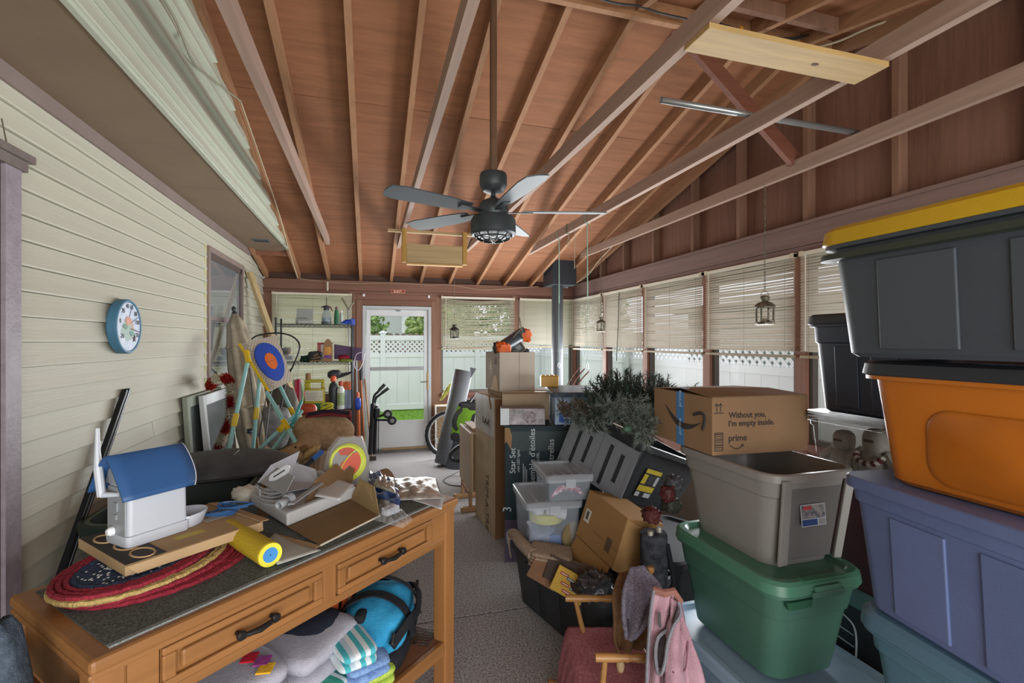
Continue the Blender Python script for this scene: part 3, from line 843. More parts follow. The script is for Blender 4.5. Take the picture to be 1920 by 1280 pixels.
for i in range(5): tb.part('shelf_board', MB().box(.03, .03 + i * .098, .283, TL - .03, .03 + i * .098 + .094, .302), wood('#6e4a33', 0, .1, .15, .7, 16), bevel=.002)
bar = tb.part('towel_bar', MB().tube([(-.05, .02, .80), (-.05, TD - .02, .80)], .019, 14), OAKD, smooth=True)
for y in (.05, TD - .05): tb.part('bar_bracket', MB().beam((-.062, y, .80), (.01, y, .80), .03, .055), OAKD, parent=bar, bevel=.006)
# ---------------- on the table
pm = T('placemat_stack', 'stack of round braided placemats, red, straw and navy, on the table', 'placemat', TM @ V((.285, .325, .902)), TRZ + .15, 'braided round placemats')
def braid(r0, z, n=64, w_=.007):
    pts = []
    for i in range(n):
        a_ = 2 * pi * i / n
        pts.append((r0 * 1.16 * cos(a_), r0 * .88 * sin(a_), z + .0015 * sin(a_ * 26)))
    return pts
REDB = mt('#8e2436', .9, 0, .3, 90, .8, 160)
STRAW = mt('#b9a065', .9, 0, .25, 90, .8, 160)
NAVY = mt('#22304a', .9, 0, .3, 90, .6, 160, hex2='#3a4a6a')
S_ = 1
for k, (lab_, mats_) in enumerate((('lowest red braided placemat of the stack on the table', [REDB] * 4), ('dark red braided placemat second from the bottom of the stack', [REDB, REDB, mt('#5e3a44', .9, 0, .3, 80, .5, 160), REDB]), ('straw-coloured braided placemat in the middle of the stack', [STRAW, STRAW, mt('#6c3a3f', .9, 0, .3, 80, .5, 160), STRAW]), ('topmost placemat with red braid rings round a white-flecked navy centre', [REDB, REDB, REDB, NAVY]))):
    if k == 0: t_ = pm; tag(pm.o, lab_)
    else: t_ = T('placemat', lab_, 'placemat', TM @ V((.275 - .016 * k, .335 + .008 * k, .902 + .0092 * k)), TRZ + .15 + .1 * k, 'braided round placemats')
    if k == 0: pm.o.name = 'placemat'
    for j in range(4):
        r0 = (.203, .197, .194, .178)[k] - j * .0145
        t_.part('braid_ring', MB().tube(braid(r0, .005), .0076, 6, closed=True), mats_[j], smooth=True)
    t_.part('centre', MB().rings([[(1.16 * .15 * cos(2 * pi * i / 40), .88 * .15 * sin(2 * pi * i / 40), z_) for i in range(40)] for z_ in (.001, .0075)]), NAVY if k == 3 else mats_[3])
    if k == 3:
        fl_ = MB()
        for i in range(70):
            a_, q = rnd.uniform(1.6, 4.6), rnd.uniform(.05, .14)
            fl_.box(q * 1.16 * cos(a_) - .002, q * .88 * sin(a_) - .002, .0076, q * 1.16 * cos(a_) + .003, q * .88 * sin(a_) + .002, .0085)
        t_.part('white_flecks', fl_, WHITE, kind='stuff')
# flat cardboard mailer
Zb = .942
fb = T('mailer_box', 'flat open tan mailer box with black printed end, lying on the placemats', 'box', M=TM @ Matrix.Translation((.345, .425, Zb)) @ Matrix.Rotation(-.02, 4, 'Z'))
fb.part('body', MB().box(-.185, -.17, 0, .185, .17, .03), carton('#a58a68'), bevel=.003)
fb.part('printed_end', MB().box(-.183, -.165, .030, -.085, .165, .0308), mt('#37322f', .8))
fb.part('front_flap', MB().slab([(-.185, -.172, .028), (-.16, -.176, .002), (.19, -.176, .002), (.19, -.172, .03)], .003), carton('#ad926f'))
fb.part('right_flap', MB().slab([(.185, -.17, .03), (.22, -.16, .024), (.22, .16, .026), (.185, .17, .03)], .003), carton('#a58a68'))
fb.part('yellow_label', MB().box(-.03, -.10, .0303, .05, -.07, .031), mt('#b3a143', .6))
fb.part('grey_label', MB().box(.09, -.02, .0303, .16, .01, .031), mt('#a7a29c', .6))
for i, (x, y) in enumerate(((-.145, .09), (-.13, -.02), (-.125, -.115))):
    ring_ = MB().tube([(x + .026 * cos(a_ * pi / 8) * (1.0 if i else .9), y + .042 * sin(a_ * pi / 8), .0312) for a_ in range(16)], .003, 5, closed=True)
    fb.part('printed_loop', ring_, mt('#b8996f', .8))
# camera bird feeder
BFM = Matrix.Translation(at(240, 1029, z=Zb + .0315)) @ Matrix.Rotation(radians(47), 4, 'Z')
bf = T('bird_feeder', 'white smart bird feeder with blue curved roof and seed tray, on the mailer box', 'bird feeder', M=BFM)
WP = mt('#b9bec8', .35, 0, .02, 4, spec=.5)
GP = mt('#8d9196', .4, 0, .04, 6, spec=.5)
bf.part('body', MB().rloft([(.03, .082, .060, .012), (.175, .080, .058, .012)], 4, c=(.084, .062)), WP, smooth=True, bevel=.0)
bf.part('front_plate', MB().box(-.002, .012, .006, .004, .112, .17), GP, bevel=.004)
bf.part('base', MB().rloft([(0, .086, .064, .014), (.032, .088, .066, .014)], 4, c=(.084, .062)), WP, smooth=True)
bf.part('gable', MB().prism([(-.0, 0), (.13, 0), (.11, .04), (.065, .075), (.02, .04)], 0, .165), GP).data.transform(Matrix(((0, 0, 1, 0), (1, 0, 0, -.002), (0, 1, 0, .175), (0, 0, 0, 1))))
def roof(u, v_):
    y = -.035 + .20 * u
    a_ = abs(u - .5) * 2
    zz = .262 - .115 * a_ ** 1.35
    xl, xr = -.028, .182 - .018 * a_ ** 6
    return (xl + (xr - xl) * v_, y, zz)
bf.part('roof', MB().grid(roof, 24, 6), mt('#2f5587', .45, 0, .04, 6), smooth=True, solid=.006)
bf.part('roof_edge', MB().tube([V(roof(i / 24, 1)) + V((.001, 0, 0)) for i in range(25)], .0034, 6), WP, smooth=True)
tr_ = lambda a_, k_: (.17 + (.085 * max(0, cos(a_)) + (.0 if cos(a_) > 0 else .02 * cos(a_))) * k_, .062 + .062 * sin(a_) * k_)
bf.part('seed_tray', MB().rings([[tr_(2 * pi * i / 28, k_) + (z_,) for i in range(28)] for z_, k_ in ((0, .86), (.036, 1.02), (.040, 1.0), (.036, .93), (.010, .82))]), WP, smooth=True, ang=50)
sd = MB()
for i in range(120):
    x, y = rnd.uniform(.172, .215), rnd.uniform(.03, .09)
    sd.ell((x, y, .013), (.005, .003, .003), 5, 3)
bf.part('seeds', sd, mt('#54483e', .9, 0, .4, 40), kind='stuff')
an = bf.part('antenna', MB().tube([(-.025, .09, .145), (-.025, .108, .22), (-.024, .115, .27), (-.02, .125, .34)], [.011, .0115, .0075, .005], 10), WP, smooth=True)
bf.part('antenna_hinge', MB().tube([(-.0, .045, .15), (-.025, .09, .15)], [.006, .009], 10), WP, parent=an, smooth=True)
bf.part('camera_knob', MB().lathe([(.013, 0), (.013, .008), (.008, .016)], 10).add([], []), mt('#e8eaee', .15)).data.transform(Matrix.Translation((-.003, .075, .04)) @ Matrix.Rotation(-pi / 2, 4, 'Y'))
bf.part('port', MB().box(-.006, .05, .10, -.001, .068, .125).box(-.006, .055, .075, -.001, .07, .09), mt('#8b9095', .4))
# foam roller
c0, c1_ = at(507, 1040, z=.938), at(428, 992, z=.938)
dd = (c1_ - c0).normalized()
fr_ = T('foam_roller', 'yellow foam paint roller with blue core end beside the mailer box', 'roller', M=frameM(c0, dd, V((-dd.y, dd.x, 0)), (0, 0, 1)))
def xl(prof, n=24): 
    mb = MB().lathe(prof, n)
    mb.v = [V((p.z, p.x, p.y)) for p in mb.v]
    return mb
fr_.part('foam', xl([(.0225, 0), (.033, 0), (.036, .004), (.036, .30), (.022, .30)]), mt('#b89c1e', .8, 0, .12, 200, .6, 200), smooth=True)
fr_.part('end_ring', xl([(.022, -.0008), (.0345, -.0008), (.0345, .002), (.022, .002)]), mt('#d8cf3e', .6))
fr_.part('core', xl([(.001, -.001), (.022, -.001), (.022, .02), (.001, .02)]), mt('#3f86c4', .5))
fr_.part('core_hole', xl([(.0005, -.0016), (.002, -.0016), (.002, .01), (.0005, .01)], 8), mt('#1b2d44', .6))
# curved white leaflet by the roller
def sheet(name, label, cat, P, mat, th=.0012, lift=.006, ph=0, nu=10, nv=8, group=None, z=None):
    P = [V(p) for p in P]
    def fn(u, v_):
        q = P[0].lerp(P[1], u).lerp(P[3].lerp(P[2], u), v_)
        q.z += lift * (sin(3.2 * u + ph) * cos(2.5 * v_ + ph) + 1) * .5
        return q
    return solo(name, label, cat, MB().grid(fn, nu, nv), mat, group, smooth=True, solid=th)
zt = .9035
sheet('leaflet', 'grey-white curled leaflet between the roller and the open white carton', 'paper', [at(488, 1030, z=zt), at(520, 1062, z=zt), at(602, 1035, z=zt), at(515, 1002, z=zt)], mt('#a9aaa4', .6), lift=.012)
# open carton with styrofoam and grey bracket
oc = T('open_carton', 'flattened open brown carton with raised flaps under the styrofoam', 'box', M=TM @ Matrix.Translation((.72, .22, .9035)))
def TLs(pts): return [TI @ p - V((.72, .22, .9035)) for p in pts]
KR = carton('#7d6549')
q = TLs([at(535, 986, z=.907), at(600, 1022, z=.907), at(712, 966, z=.907), at(655, 933, z=.907)])
oc.part('base_panel', MB().slab(q, .003), KR)
oc.part('cut_edge', MB().beam(q[1] + V((0, -.002, 0)), q[2] + V((0, -.002, 0)), .003, .006), mt('#c9c0ae', .8))
oc.part('right_flap', MB().slab(TLs([at(658, 935, z=.91), at(712, 966, z=.91), at(703, 912, z=1.0), at(676, 897, z=1.01)]), .003), carton('#86704f'))
oc.part('left_flap', MB().slab(TLs([at(516, 1000, z=.909), at(600, 1022, z=.909), at(585, 1030, z=.905), at(520, 1008, z=.905)]), .003), carton('#93795a'))
oc.part('back_flap', MB().slab(TLs([at(560, 968, z=.91), at(655, 933, z=.91), at(664, 880, z=1.0), at(640, 862, z=1.02), at(590, 900, z=1.0)]), .003), KR)
fm = T('styrofoam_tray', 'white styrofoam packing tray with manual, in the open carton on the table', 'packaging', M=TM @ Matrix.Translation(TI @ at(560, 950, z=.915)))
FI = (TM @ Matrix.Translation(TI @ at(560, 950, z=.915))).inverted()
FOAM = mt('#b4b4b4', .9, 0, .04, 20, .2, 200)
def Fq(*pp): return [FI @ at(*p_) if len(p_) == 2 else FI @ at(p_[0], p_[1], z=p_[2]) for p_ in pp]
bot = Fq((470, 945, .912), (538, 988, .912), (668, 932, .912), (600, 898, .912))
top = [p_ + V((0, 0, .048)) for p_ in bot]
ctr = sum(top, V()) / 4
ins = [p_.lerp(ctr, .2) for p_ in top]
fm.part('tray', MB().add(bot + top + ins + [p_ - V((0, 0, .02)) for p_ in ins], [(3, 2, 1, 0)] + [(i, (i + 1) % 4, 4 + (i + 1) % 4, 4 + i) for i in range(4)] + [(4 + i, 4 + (i + 1) % 4, 8 + (i + 1) % 4, 8 + i) for i in range(4)] + [(8 + i, 8 + (i + 1) % 4, 12 + (i + 1) % 4, 12 + i) for i in range(4)] + [(12, 13, 14, 15)]), FOAM, bevel=.008)
def lump(P, r, mat, name, lab, cat, seed=0, ns=.35, nf=7, e=.7, group=None, nu=22, nv=14, **k):
    return solo(name, lab, cat, MB(Matrix.Translation(P)).ell((0, 0, 0), r, nu, nv, e, None, ns, nf, seed), mat, group, smooth=True, ang=180, **k)
fm.part('wrapped_corner', MB(Matrix.Translation(FI @ at(462, 925, z=.935))).ell((0, 0, 0), (.05, .055, .03), 20, 12, .8, None, .3, 6, 3), mt('#c6c3ba', .6, 0, .08, 14), smooth=True, ang=180)
cb = T('white_carton', 'white folded paperboard carton standing open behind the grey bracket', 'box', M=TM @ Matrix.Translation(TI @ at(555, 900, z=.96)))
CI = cb.I
wq = lambda *pp: [CI @ at(p_[0], p_[1], z=p_[2]) for p_ in pp]
WC = mt('#b0b4be', .6, 0, .03, 6)
cb.part('left_panel', MB().slab(wq((482, 905, .965), (545, 900, .965), (562, 846, 1.06), (508, 872, 1.03)), .002), WC)
cb.part('right_panel', MB().slab(wq((545, 900, .965), (598, 905, .965), (592, 880, 1.0), (555, 868, 1.02)), .002), WC)
cb.part('floor_panel', MB().slab(wq((500, 930, .962), (580, 915, .962), (598, 900, .962), (520, 895, .962)), .002), WC)
bk = T('grey_bracket', 'grey plastic mounting bracket with ribbed cage and pipe socket on the styrofoam', 'bracket', M=TM @ Matrix.Translation(TI @ at(530, 925, z=.964)))
BI = bk.I
bq = lambda px, py, z_: BI @ at(px, py, z=z_)
bk.part('top_plate', MB().slab([bq(487, 905, 1.0), bq(535, 930, 1.0), bq(552, 895, 1.02), bq(520, 878, 1.03)], .006), GP, bevel=.002)
bk.part('slot_tab', MB(frameM(bq(525, 888, 1.035), BI.to_3x3() @ cvec(.8, .5, .2), BI.to_3x3() @ cvec(-.4, .75, .5), BI.to_3x3() @ cvec(.1, .4, -.9))).rloft([(0, .045, .018, .017), (.008, .045, .018, .017)], 5), mt('#b4b7bb', .4), smooth=True)
bk.part('slot', MB(frameM(bq(525, 888, 1.035) , BI.to_3x3() @ cvec(.8, .5, .2), BI.to_3x3() @ cvec(-.4, .75, .5), BI.to_3x3() @ cvec(.1, .4, -.9))).box(-.025, -.003, .0081, .025, .003, .0095), mt('#3d4044', .6))
for i in range(5):
    y_ = 908 + i * 7
    bk.part('cage_rib', MB().tube(poly_curve([bq(480, y_, .998 - .006 * i), bq(494, y_ + 8, .992 - .006 * i), bq(515, y_ + 10, .99 - .006 * i), bq(534, y_ + 4, .992 - .006 * i)], 5), .0028, 6), GP, smooth=True)
bk.part('cage_post', MB().box(-.003, -.003, -.002, .003, .003, .036), GP).data.transform(Matrix.Translation(bq(487, 935, .968)))
p0_, p1_ = bq(522, 948, .985), bq(538, 938, .99)
bk.part('pipe_socket', MB().tube([p0_, p1_], .0135, 16, cap=False), GP, smooth=True, solid=.003)
bk.part('socket_collar', MB().tube([p1_, p1_ + (p1_ - p0_) * .5], .021, 16), GP, smooth=True)
bk.part('arm', MB().beam(bq(545, 945, .985), bq(602, 905, .99), .022, .006), GP, bevel=.002)
sheet('manual', 'open white instruction manual on the styrofoam tray', 'paper', [at(590, 935, z=.966), at(636, 940, z=.966), at(664, 915, z=.966), at(606, 888, z=.966)], mt('#c4c5c8', .7, 0, .06, 40), lift=.015, ph=1.2)
# blue wire, cord bundle
cw = T('wire_clips', 'tangle of blue coated wire loops lying on the mailer box', 'wire', at(425, 962, z=.976))
for i in range(7):
    a_ = i * .5
    pts = [V((cos(a_) * (.06 * cos(q_)) - sin(a_) * (.014 + .004 * i) * sin(q_) + .01 * (i - 3), sin(a_) * .06 * cos(q_) * .5 + .03 * sin(q_), .004 + .004 * i + .004 * sin(2 * q_))) for q_ in [2 * pi * j / 20 for j in range(20)]]
    cw.part('wire_loop', MB().tube(pts, .0026, 6, closed=True), mt('#31598a', .4), smooth=True)
# bags and papers on the right half of the table
def crinkle(P, amp, n=9, seed=0, nu=22, nv=16, base=0):
    P = [V(p) for p in P]
    def fn(u, v_):
        q = P[0].lerp(P[1], u).lerp(P[3].lerp(P[2], u), v_)
        e_ = sin(pi * u) ** .4 * sin(pi * v_) ** .4 if 0 < u < 1 and 0 < v_ < 1 else 0
        nn = noise.noise(V((u * n, v_ * n, seed)))
        q.z += base * e_ + amp * e_ * (nn + .45 * abs(noise.noise(V((u * n * 2, v_ * n * 2, seed + 9)))))
        return q
    return MB().grid(fn, nu, nv)
solo('poly_mailer', 'crumpled shiny blue plastic mailer under the silver bag', 'bag', crinkle([at(672, 918, z=.905), at(748, 950, z=.905), at(762, 915, z=.905), at(690, 882, z=.905)], .035, 7, 2, base=.025), mt('#27467f', .25, 0, .18, 12, hex2='#5a76a8', spec=.6), smooth=True, ang=180, solid=.001)
SILV = mt('#95928a', .34, .6, .25, 18, .3, 40, hex2='#d9d8d4')
solo('foil_bag', 'crinkled silver foil bag with a red strip near the table\'s right end', 'bag', crinkle([at(740, 938, z=.91), at(830, 934, z=.91), at(818, 896, z=.91), at(734, 897, z=.91)], .010, 6, 5, base=.018), SILV, smooth=True, ang=180, solid=.001)
solo('foil_wrapper', 'smaller crumpled silver wrapper left of the foil bag', 'bag', crinkle([at(700, 912, z=.935), at(742, 925, z=.935), at(738, 895, z=.935), at(706, 892, z=.935)], .02, 7, 11, 14, 10, base=.01), SILV, smooth=True, ang=180, solid=.001)
sheet('envelope', 'white paper sheet sticking out under the foil bag', 'paper', [at(745, 930, z=.9035), at(828, 955, z=.9035), at(833, 932, z=.9035), at(770, 915, z=.9035)], mt('#b9bbbf', .7), lift=.002)
sheet('red_booklet', 'red and black booklet edge under the blue mailer', 'book', [at(655, 940, z=.9035), at(676, 930, z=.9035), at(680, 905, z=.9035), at(660, 900, z=.9035)], bands(['#b0282c', '#1d1d20', '#b0282c'], 0, 14), lift=.001)
pbag = T('plastic_bag', 'clear plastic bag holding a small white block, at the table\'s front edge', 'bag', at(735, 965, z=.905))
pbag.part('film', crinkle([at(702, 975, z=.906), at(755, 990, z=.906), at(775, 975, z=.906), at(712, 935, z=.906)], .03, 8, 21, base=.03), BAGF, world=True, smooth=True, ang=180)
pbag.part('white_block', MB(Matrix.Translation((-.005, .01, .002)) @ Matrix.Rotation(.7, 4, 'Z')).box(-.03, -.018, 0, .03, .018, .028), WP, bevel=.003)
# trimmer line spool in a blister pack, standing at the back
SPC = at(650, 866, t=2.2)
sM = frameM(SPC, cvec(1, 0, 0), cvec(0, .96, .28), cvec(0, .28, -.96))
sp_ = T('trimmer_line_spool', 'spool of bright yellow trimmer line in clear blister pack standing on the table', 'spool', M=sM)
def zring(r0, r1, z0, z1, n=32): return MB().lathe([(r0, z0), (r1, z0), (r1, z1), (r0, z1)], n, cap0=False, cap1=False)
def torus(R, r, n=40, m=10): return MB().tube([(R * cos(2 * pi * i / n), R * sin(2 * pi * i / n), 0) for i in range(n)], r, m, closed=True)
NEON = mt('#c9d418', .4, 0, .1, 60)
for i in range(3): sp_.part('line_coil', torus(.074 + .004 * (i - 1), .0075), NEON, smooth=True).location = (0, 0, -.006 * i)
sp_.part('label_disc', MB().lathe([(.001, 0), (.068, 0), (.068, .004), (.001, .004)], 32), mt('#8b8a86', .5))
sp_.part('orange_label', MB().prism([(.066 * cos(a_), .066 * sin(a_)) for a_ in [radians(k_) for k_ in range(-75, 46, 8)]] + [(-.02, .0), (-.03, -.03)], .0045, .0055), mt('#cf4a20', .5))
sp_.part('red_band', MB().prism([(.066 * cos(a_), .066 * sin(a_)) for a_ in [radians(k_) for k_ in range(60, 131, 7)]] + [(-.03, .03), (.03, .03)], .0045, .0055), mt('#b8401f', .5))
sp_.part('white_tag', MB().box(.005, -.06, .006, .035, -.03, .007), WHITE)
sp_.part('loose_end', MB().tube(poly_curve([(-.02, -.03, .008), (.0, .01, .012), (.03, .045, .012), (.05, .06, .006)]), .002, 6), NEON)
sp_.part('card', MB().prism([(-.10, -.10), (.10, -.10), (.095, .02), (.055, .115), (-.045, .11), (-.085, .055)], -.022, -.02), mt('#7e7a74', .6, 0, .15, 14))
sp_.part('blister', MB().prism([(-.103, -.10), (.103, -.10), (.098, .02), (.058, .118), (-.048, .113), (-.088, .058)], -.019, .012), film('blister_film', '#c9ccd0', .10, .2))
# ---------------- below the table top
def towel_stack(name, label, cx_, cy_, sz, rot, layers, mat, z0=.303, group='folded towels on the lower shelf', ht=.035, e=.35, seed=0, stripe=None):
    t_ = T(name, label, 'towel', M=TM @ Matrix.Translation((cx_, cy_, z0)) @ Matrix.Rotation(rot, 4, 'Z'), group=group)
    for i in range(layers):
        o_ = t_.part('fold', MB().ell((.004 * (i % 2), 0, ht * (i + .5)), (sz[0] - .004 * i, sz[1] - .003 * i, ht * .56), 30, 10, .3, .6, .06, 5, seed + i), mat, smooth=True, ang=180)
    return t_
lat = bands(['#3f9a86', '#4aa893', '#3f9a86', '#e2e6e4'], 0, 14)
TWW = cloth('#adacb8', .08)
towel_stack('folded_towel', 'teal bath towel with white zigzag lattice at the front of the lower shelf', .575, .16, (.17, .13), .1, 3, lat, seed=2)
t_ = towel_stack('folded_towel', 'white towel with scattered red diamond patches on top of the shelf pile', .36, .25, (.21, .15), -.05, 4, TWW, .303, seed=5, ht=.062)
for i, (x, y, c_) in enumerate(((.11, -.03, '#a51f2e'), (-.02, -.10, '#a51f2e'), (.13, -.07, '#8c3d7c'), (.12, -.105, '#d9a530'), (-.12, -.08, '#a51f2e'))):
    t_.part('patch', MB(Matrix.Translation((x, y, .268 - abs(y) * .16))).slab([(-.032, 0, 0), (0, -.026, -.004), (.032, 0, 0), (0, .026, .002)], .006), cloth(c_))
for i in range(3): t_.part('printed_line', MB().tube(poly_curve([(.12 + .015 * i, .10, .247), (.14 + .015 * i, .08, .248), (.17 + .01 * i, .09, .240)]), .003, 6), cloth('#2b2d38'))
t_ = towel_stack('folded_towel', 'thick lavender-grey towel with large navy spot in the middle of the shelf', .715, .30, (.17, .17), .25, 3, TWW, .303, seed=9, ht=.07)
t_.part('navy_spot', MB(Matrix.Translation((.04, .0, .160))).ell((0, 0, 0), (.135, .135, .068), 28, 10, .8, .8, .08, 5, 4), cloth('#2c303c'), smooth=True, ang=180)
t_ = towel_stack('folded_towel', 'turquoise and white striped towel leaning in the pile', .80, .16, (.07, .15), -.35, 2, bands(['#4fb3bd', '#d9e2e6', '#4fb3bd', '#c3d4e0', '#e6e9ec'], 0, 11), .43, seed=3, ht=.03)
towel_stack('folded_towel', 'medium blue towel above the lime one in the shelf pile', .835, .15, (.085, .15), -.35, 2, cloth('#6f8fc4', .14, '#8fb0dc'), .37, seed=6, ht=.03)
towel_stack('folded_towel', 'lime green towel at the bottom right of the shelf pile', .85, .14, (.10, .12), -.35, 2, cloth('#9cc04a', .2, '#c7d868'), .303, seed=8, ht=.033)
towel_stack('folded_towel', 'red and white striped tea towel tucked beside the blue duffel', .86, .27, (.055, .075), .5, 2, bands(['#a12c47', '#dcdce2'], 0, 24), .44, seed=12, ht=.02)
for (x, y, z0, zz) in ((.80, .16, .303, .43),): pass
db = T('duffel_bag', 'bright blue duffel bag with black straps on the lower shelf', 'bag', M=TM @ Matrix.Translation((1.03, .235, .303)) @ Matrix.Rotation(radians(32), 4, 'Z') @ Matrix.Diagonal((1.14, 1.05, .95, 1)))
AQ = cloth('#2d8dbd', .10, '#3fa3d2', 14)
BLK = cloth('#26272b', .2)
db.part('body', MB().ell((0, 0, .11), (.195, .128, .118), 34, 18, .7, .8, .10, 4, 2), AQ, smooth=True, ang=180)
db.part('base_panel', MB().ell((0, 0, .045), (.205, .14, .048), 30, 8, .5, .6), BLK, smooth=True, ang=180)
def strapline(pts, w_, mat=BLK, par=None, name='strap'):
    pts = poly_curve(pts, 6)
    mb = MB()
    for i in range(len(pts) - 1): pass
    vs, fs = [], []
    for i, p_ in enumerate(pts):
        d_ = (pts[min(i + 1, len(pts) - 1)] - pts[max(i - 1, 0)]).normalized()
        up_ = V((p_.x * 1.0, p_.y * 1.8, (p_.z - .1) * 2.2)).normalized()
        s_ = d_.cross(up_).normalized() * w_ / 2
        vs += [p_ - s_, p_ + s_]
    for i in range(len(pts) - 1): fs.append((2 * i, 2 * i + 1, 2 * i + 3, 2 * i + 2))
    return MB().add(vs, fs)
db.part('strap', strapline([(-.05, .14, .09), (-.05, .11, .205), (-.045, .0, .252), (-.05, -.11, .20), (-.055, -.155, .08)], .036), BLK, solid=.006)
db.part('strap', strapline([(.09, .14, .09), (.09, .11, .20), (.085, .0, .248), (.09, -.11, .195), (.09, -.152, .08)], .030), BLK, solid=.006)
db.part('shoulder_strap', strapline([(-.185, -.10, .13), (-.10, -.14, .165), (-.0, -.155, .15), (.08, -.145, .18), (.165, -.11, .16), (.205, -.03, .13)], .034), BLK, solid=.008)
db.part('end_grab', strapline([(.20, .07, .14), (.205, .02, .17), (.20, -.04, .14)], .03), BLK, solid=.008)
db.part('buckle', MB(Matrix.Translation((-.165, -.10, .145)) @ Matrix.Rotation(.6, 4, 'Y')).box(-.02, -.008, -.02, .02, .004, .02), mt('#1f2023', .4), bevel=.004)
db.part('buckle', MB(Matrix.Translation((.13, -.128, .18)) @ Matrix.Rotation(-.3, 4, 'Y')).box(-.022, -.006, -.016, .022, .006, .016), mt('#1f2023', .4), bevel=.004)
db.part('side_pocket', MB().ell((-.12, .03, .205), (.03, .02, .02), 14, 8, .6), BLK, smooth=True, ang=180)
lv = T('life_vest', 'black and orange life vest stuffed behind the towels on the lower shelf', 'vest', M=TM @ Matrix.Translation((.90, .43, .303)) @ Matrix.Rotation(.4, 4, 'Z'))
ORF = cloth('#d0552a', .15, '#e0713f', 12)
lv.part('body', MB().ell((0, 0, .13), (.16, .07, .14), 26, 14, .6, .7, .2, 4, 6), BLK, smooth=True, ang=180)
lv.part('orange_panel', MB().ell((-.06, -.05, .20), (.075, .035, .055), 20, 10, .6, .8, .3, 5, 2), ORF, smooth=True, ang=180)
lv.part('orange_strap', strapline([(.02, -.07, .10), (.06, -.08, .19), (.10, -.06, .26), (.12, -.02, .28)], .03), ORF, solid=.008)
lv.part('orange_strap', strapline([(.05, -.09, .08), (.10, -.085, .15), (.14, -.06, .24)], .014), ORF, solid=.005)
wr2 = T('wire_basket', 'low black wire basket flattened under the blue duffel', 'basket', M=TM @ Matrix.Translation((1.14, .10, .303)) @ Matrix.Rotation(.25, 4, 'Z'))
for i in range(5): wr2.part('long_wire', MB().tube([(-.04, -.05 + .03 * i, .006), (.075, -.05 + .03 * i, .006)], .0016, 5), IRON)
for i in range(7): wr2.part('cross_wire', MB().tube(poly_curve([(-.04 + .018 * i, -.055, .018), (-.035 + .018 * i, -.02, .007), (-.035 + .018 * i, .075, .007)]), .0016, 5), IRON)
# things on the floor round the table
lump(V((-.742, 1.262, .56)), (.055, .07, .43), cloth('#3f4a55', .15, '#566270'), 'garment_bag', 'slate blue-grey canvas bag standing left of the table end', 'bag', 4, .10, 4, .7)
sh = T('sandal', 'grey flip-flop on the floor under the table shelf', 'sandal', at(745, 1262, z=0) + V((0, 0, .0)), .9)
sh.part('sole', MB().rings([[(x_ * .13, y_ * .045 * (1.0 - .2 * x_), z_) for x_, y_ in [(cos(2 * pi * i / 20), sin(2 * pi * i / 20)) for i in range(20)]] for z_ in (0, .022)]), mt('#5d5c5e', .8), bevel=.004)
sh.part('thong', MB().tube(poly_curve([(.0, .042, .02), (.05, .02, .045), (.085, 0, .022), (.05, -.02, .045), (.0, -.042, .02)]), .006, 6), mt('#3b3b3f', .8), smooth=True)
# ---------------- against the left wall
th = T('wall_thermometer', 'round blue-rimmed outdoor thermometer with painted beach dial on the siding', 'thermometer', M=frameM(V((XL + .014, 3.262, 1.655)), (0, 1, 0), (0, 0, 1), (1, 0, 0)))
th.part('rim', MB().lathe([(.148, 0), (.155, .006), (.155, .044), (.150, .050), (.140, .050), (.136, .044), (.136, .012)], 40), mt('#41708c', .5, 0, .06, 8), smooth=True)
th.part('dial', MB().lathe([(.001, .040), (.141, .040), (.141, .0455), (.001, .0455)], 40), mt('#b9cbe0', .5, 0, .10, 22, hex2='#d3dceb'))
zc_ = .046
DK = mt('#3f3d45', .6)
for s_, a_, r_ in (('-20', 214, .098), ('0', 164, .103), ('20', 128, .110), ('40', 99, .116), ('60', 74, .116), ('80', 42, .112), ('100', 14, .104), ('120', -28, .105)):
    th.text('numeral', s_, .037, Matrix.Translation((r_ * cos(radians(a_)), r_ * sin(radians(a_)) - .011, zc_ + .0006)), DK, align='CENTER')
th.part('sand_patch', MB().ell((-.01, -.02, zc_), (.075, .06, .0012), 22, 6, 1, 1, .3, 5, 1), mt('#b9c9bf', .6, 0, .15, 40, hex2='#a3bdb4'))
th.part('pink_shell', MB().prism([(-.045, .035), (-.028, .005), (.01, .012), (.03, .035), (.0, .058), (-.028, .056)], zc_, zc_ + .003), mt('#d49a86', .6, 0, .15, 40))
th.part('pink_shell', MB().prism([(.022, .04), (.038, -.012), (.055, -.015), (.04, .02)], zc_, zc_ + .003), mt('#d9a797', .6))
th.part('green_leaf', MB().prism([(-.08, .0), (-.045, .012), (-.01, -.002), (-.04, -.018)], zc_ + .001, zc_ + .004), mt('#7f9f8c', .6))
th.part('green_leaf', MB().prism([(.0, -.03), (.04, -.025), (.06, -.05), (.02, -.055)], zc_ + .001, zc_ + .004), mt('#6f9a8e', .6))
th.part('starfish', MB().prism([((.022 if i % 2 == 0 else .008) * cos(i * pi / 5 + .3) + .062, (.022 if i % 2 == 0 else .008) * sin(i * pi / 5 + .3) - .068) for i in range(10)], zc_, zc_ + .003), mt('#4b3334', .7))
th.part('red_hand', MB().beam((.015, -.012, zc_ + .005), (.125, -.030, zc_ + .005), .004, .002), mt('#6d2b33', .5))
th.part('ray_line', MB().beam((.0, .05, zc_ + .002), (.04, .125, zc_ + .002), .002, .002), mt('#4f6f93', .5))
th.part('ray_line', MB().beam((.02, .02, zc_ + .002), (.12, .06, zc_ + .002), .002, .002), mt('#4f6f93', .5))
th.part('glass_cover', MB().lathe([(.001, .0495), (.139, .0495)], 40, cap0=True, cap1=False), GLASS)
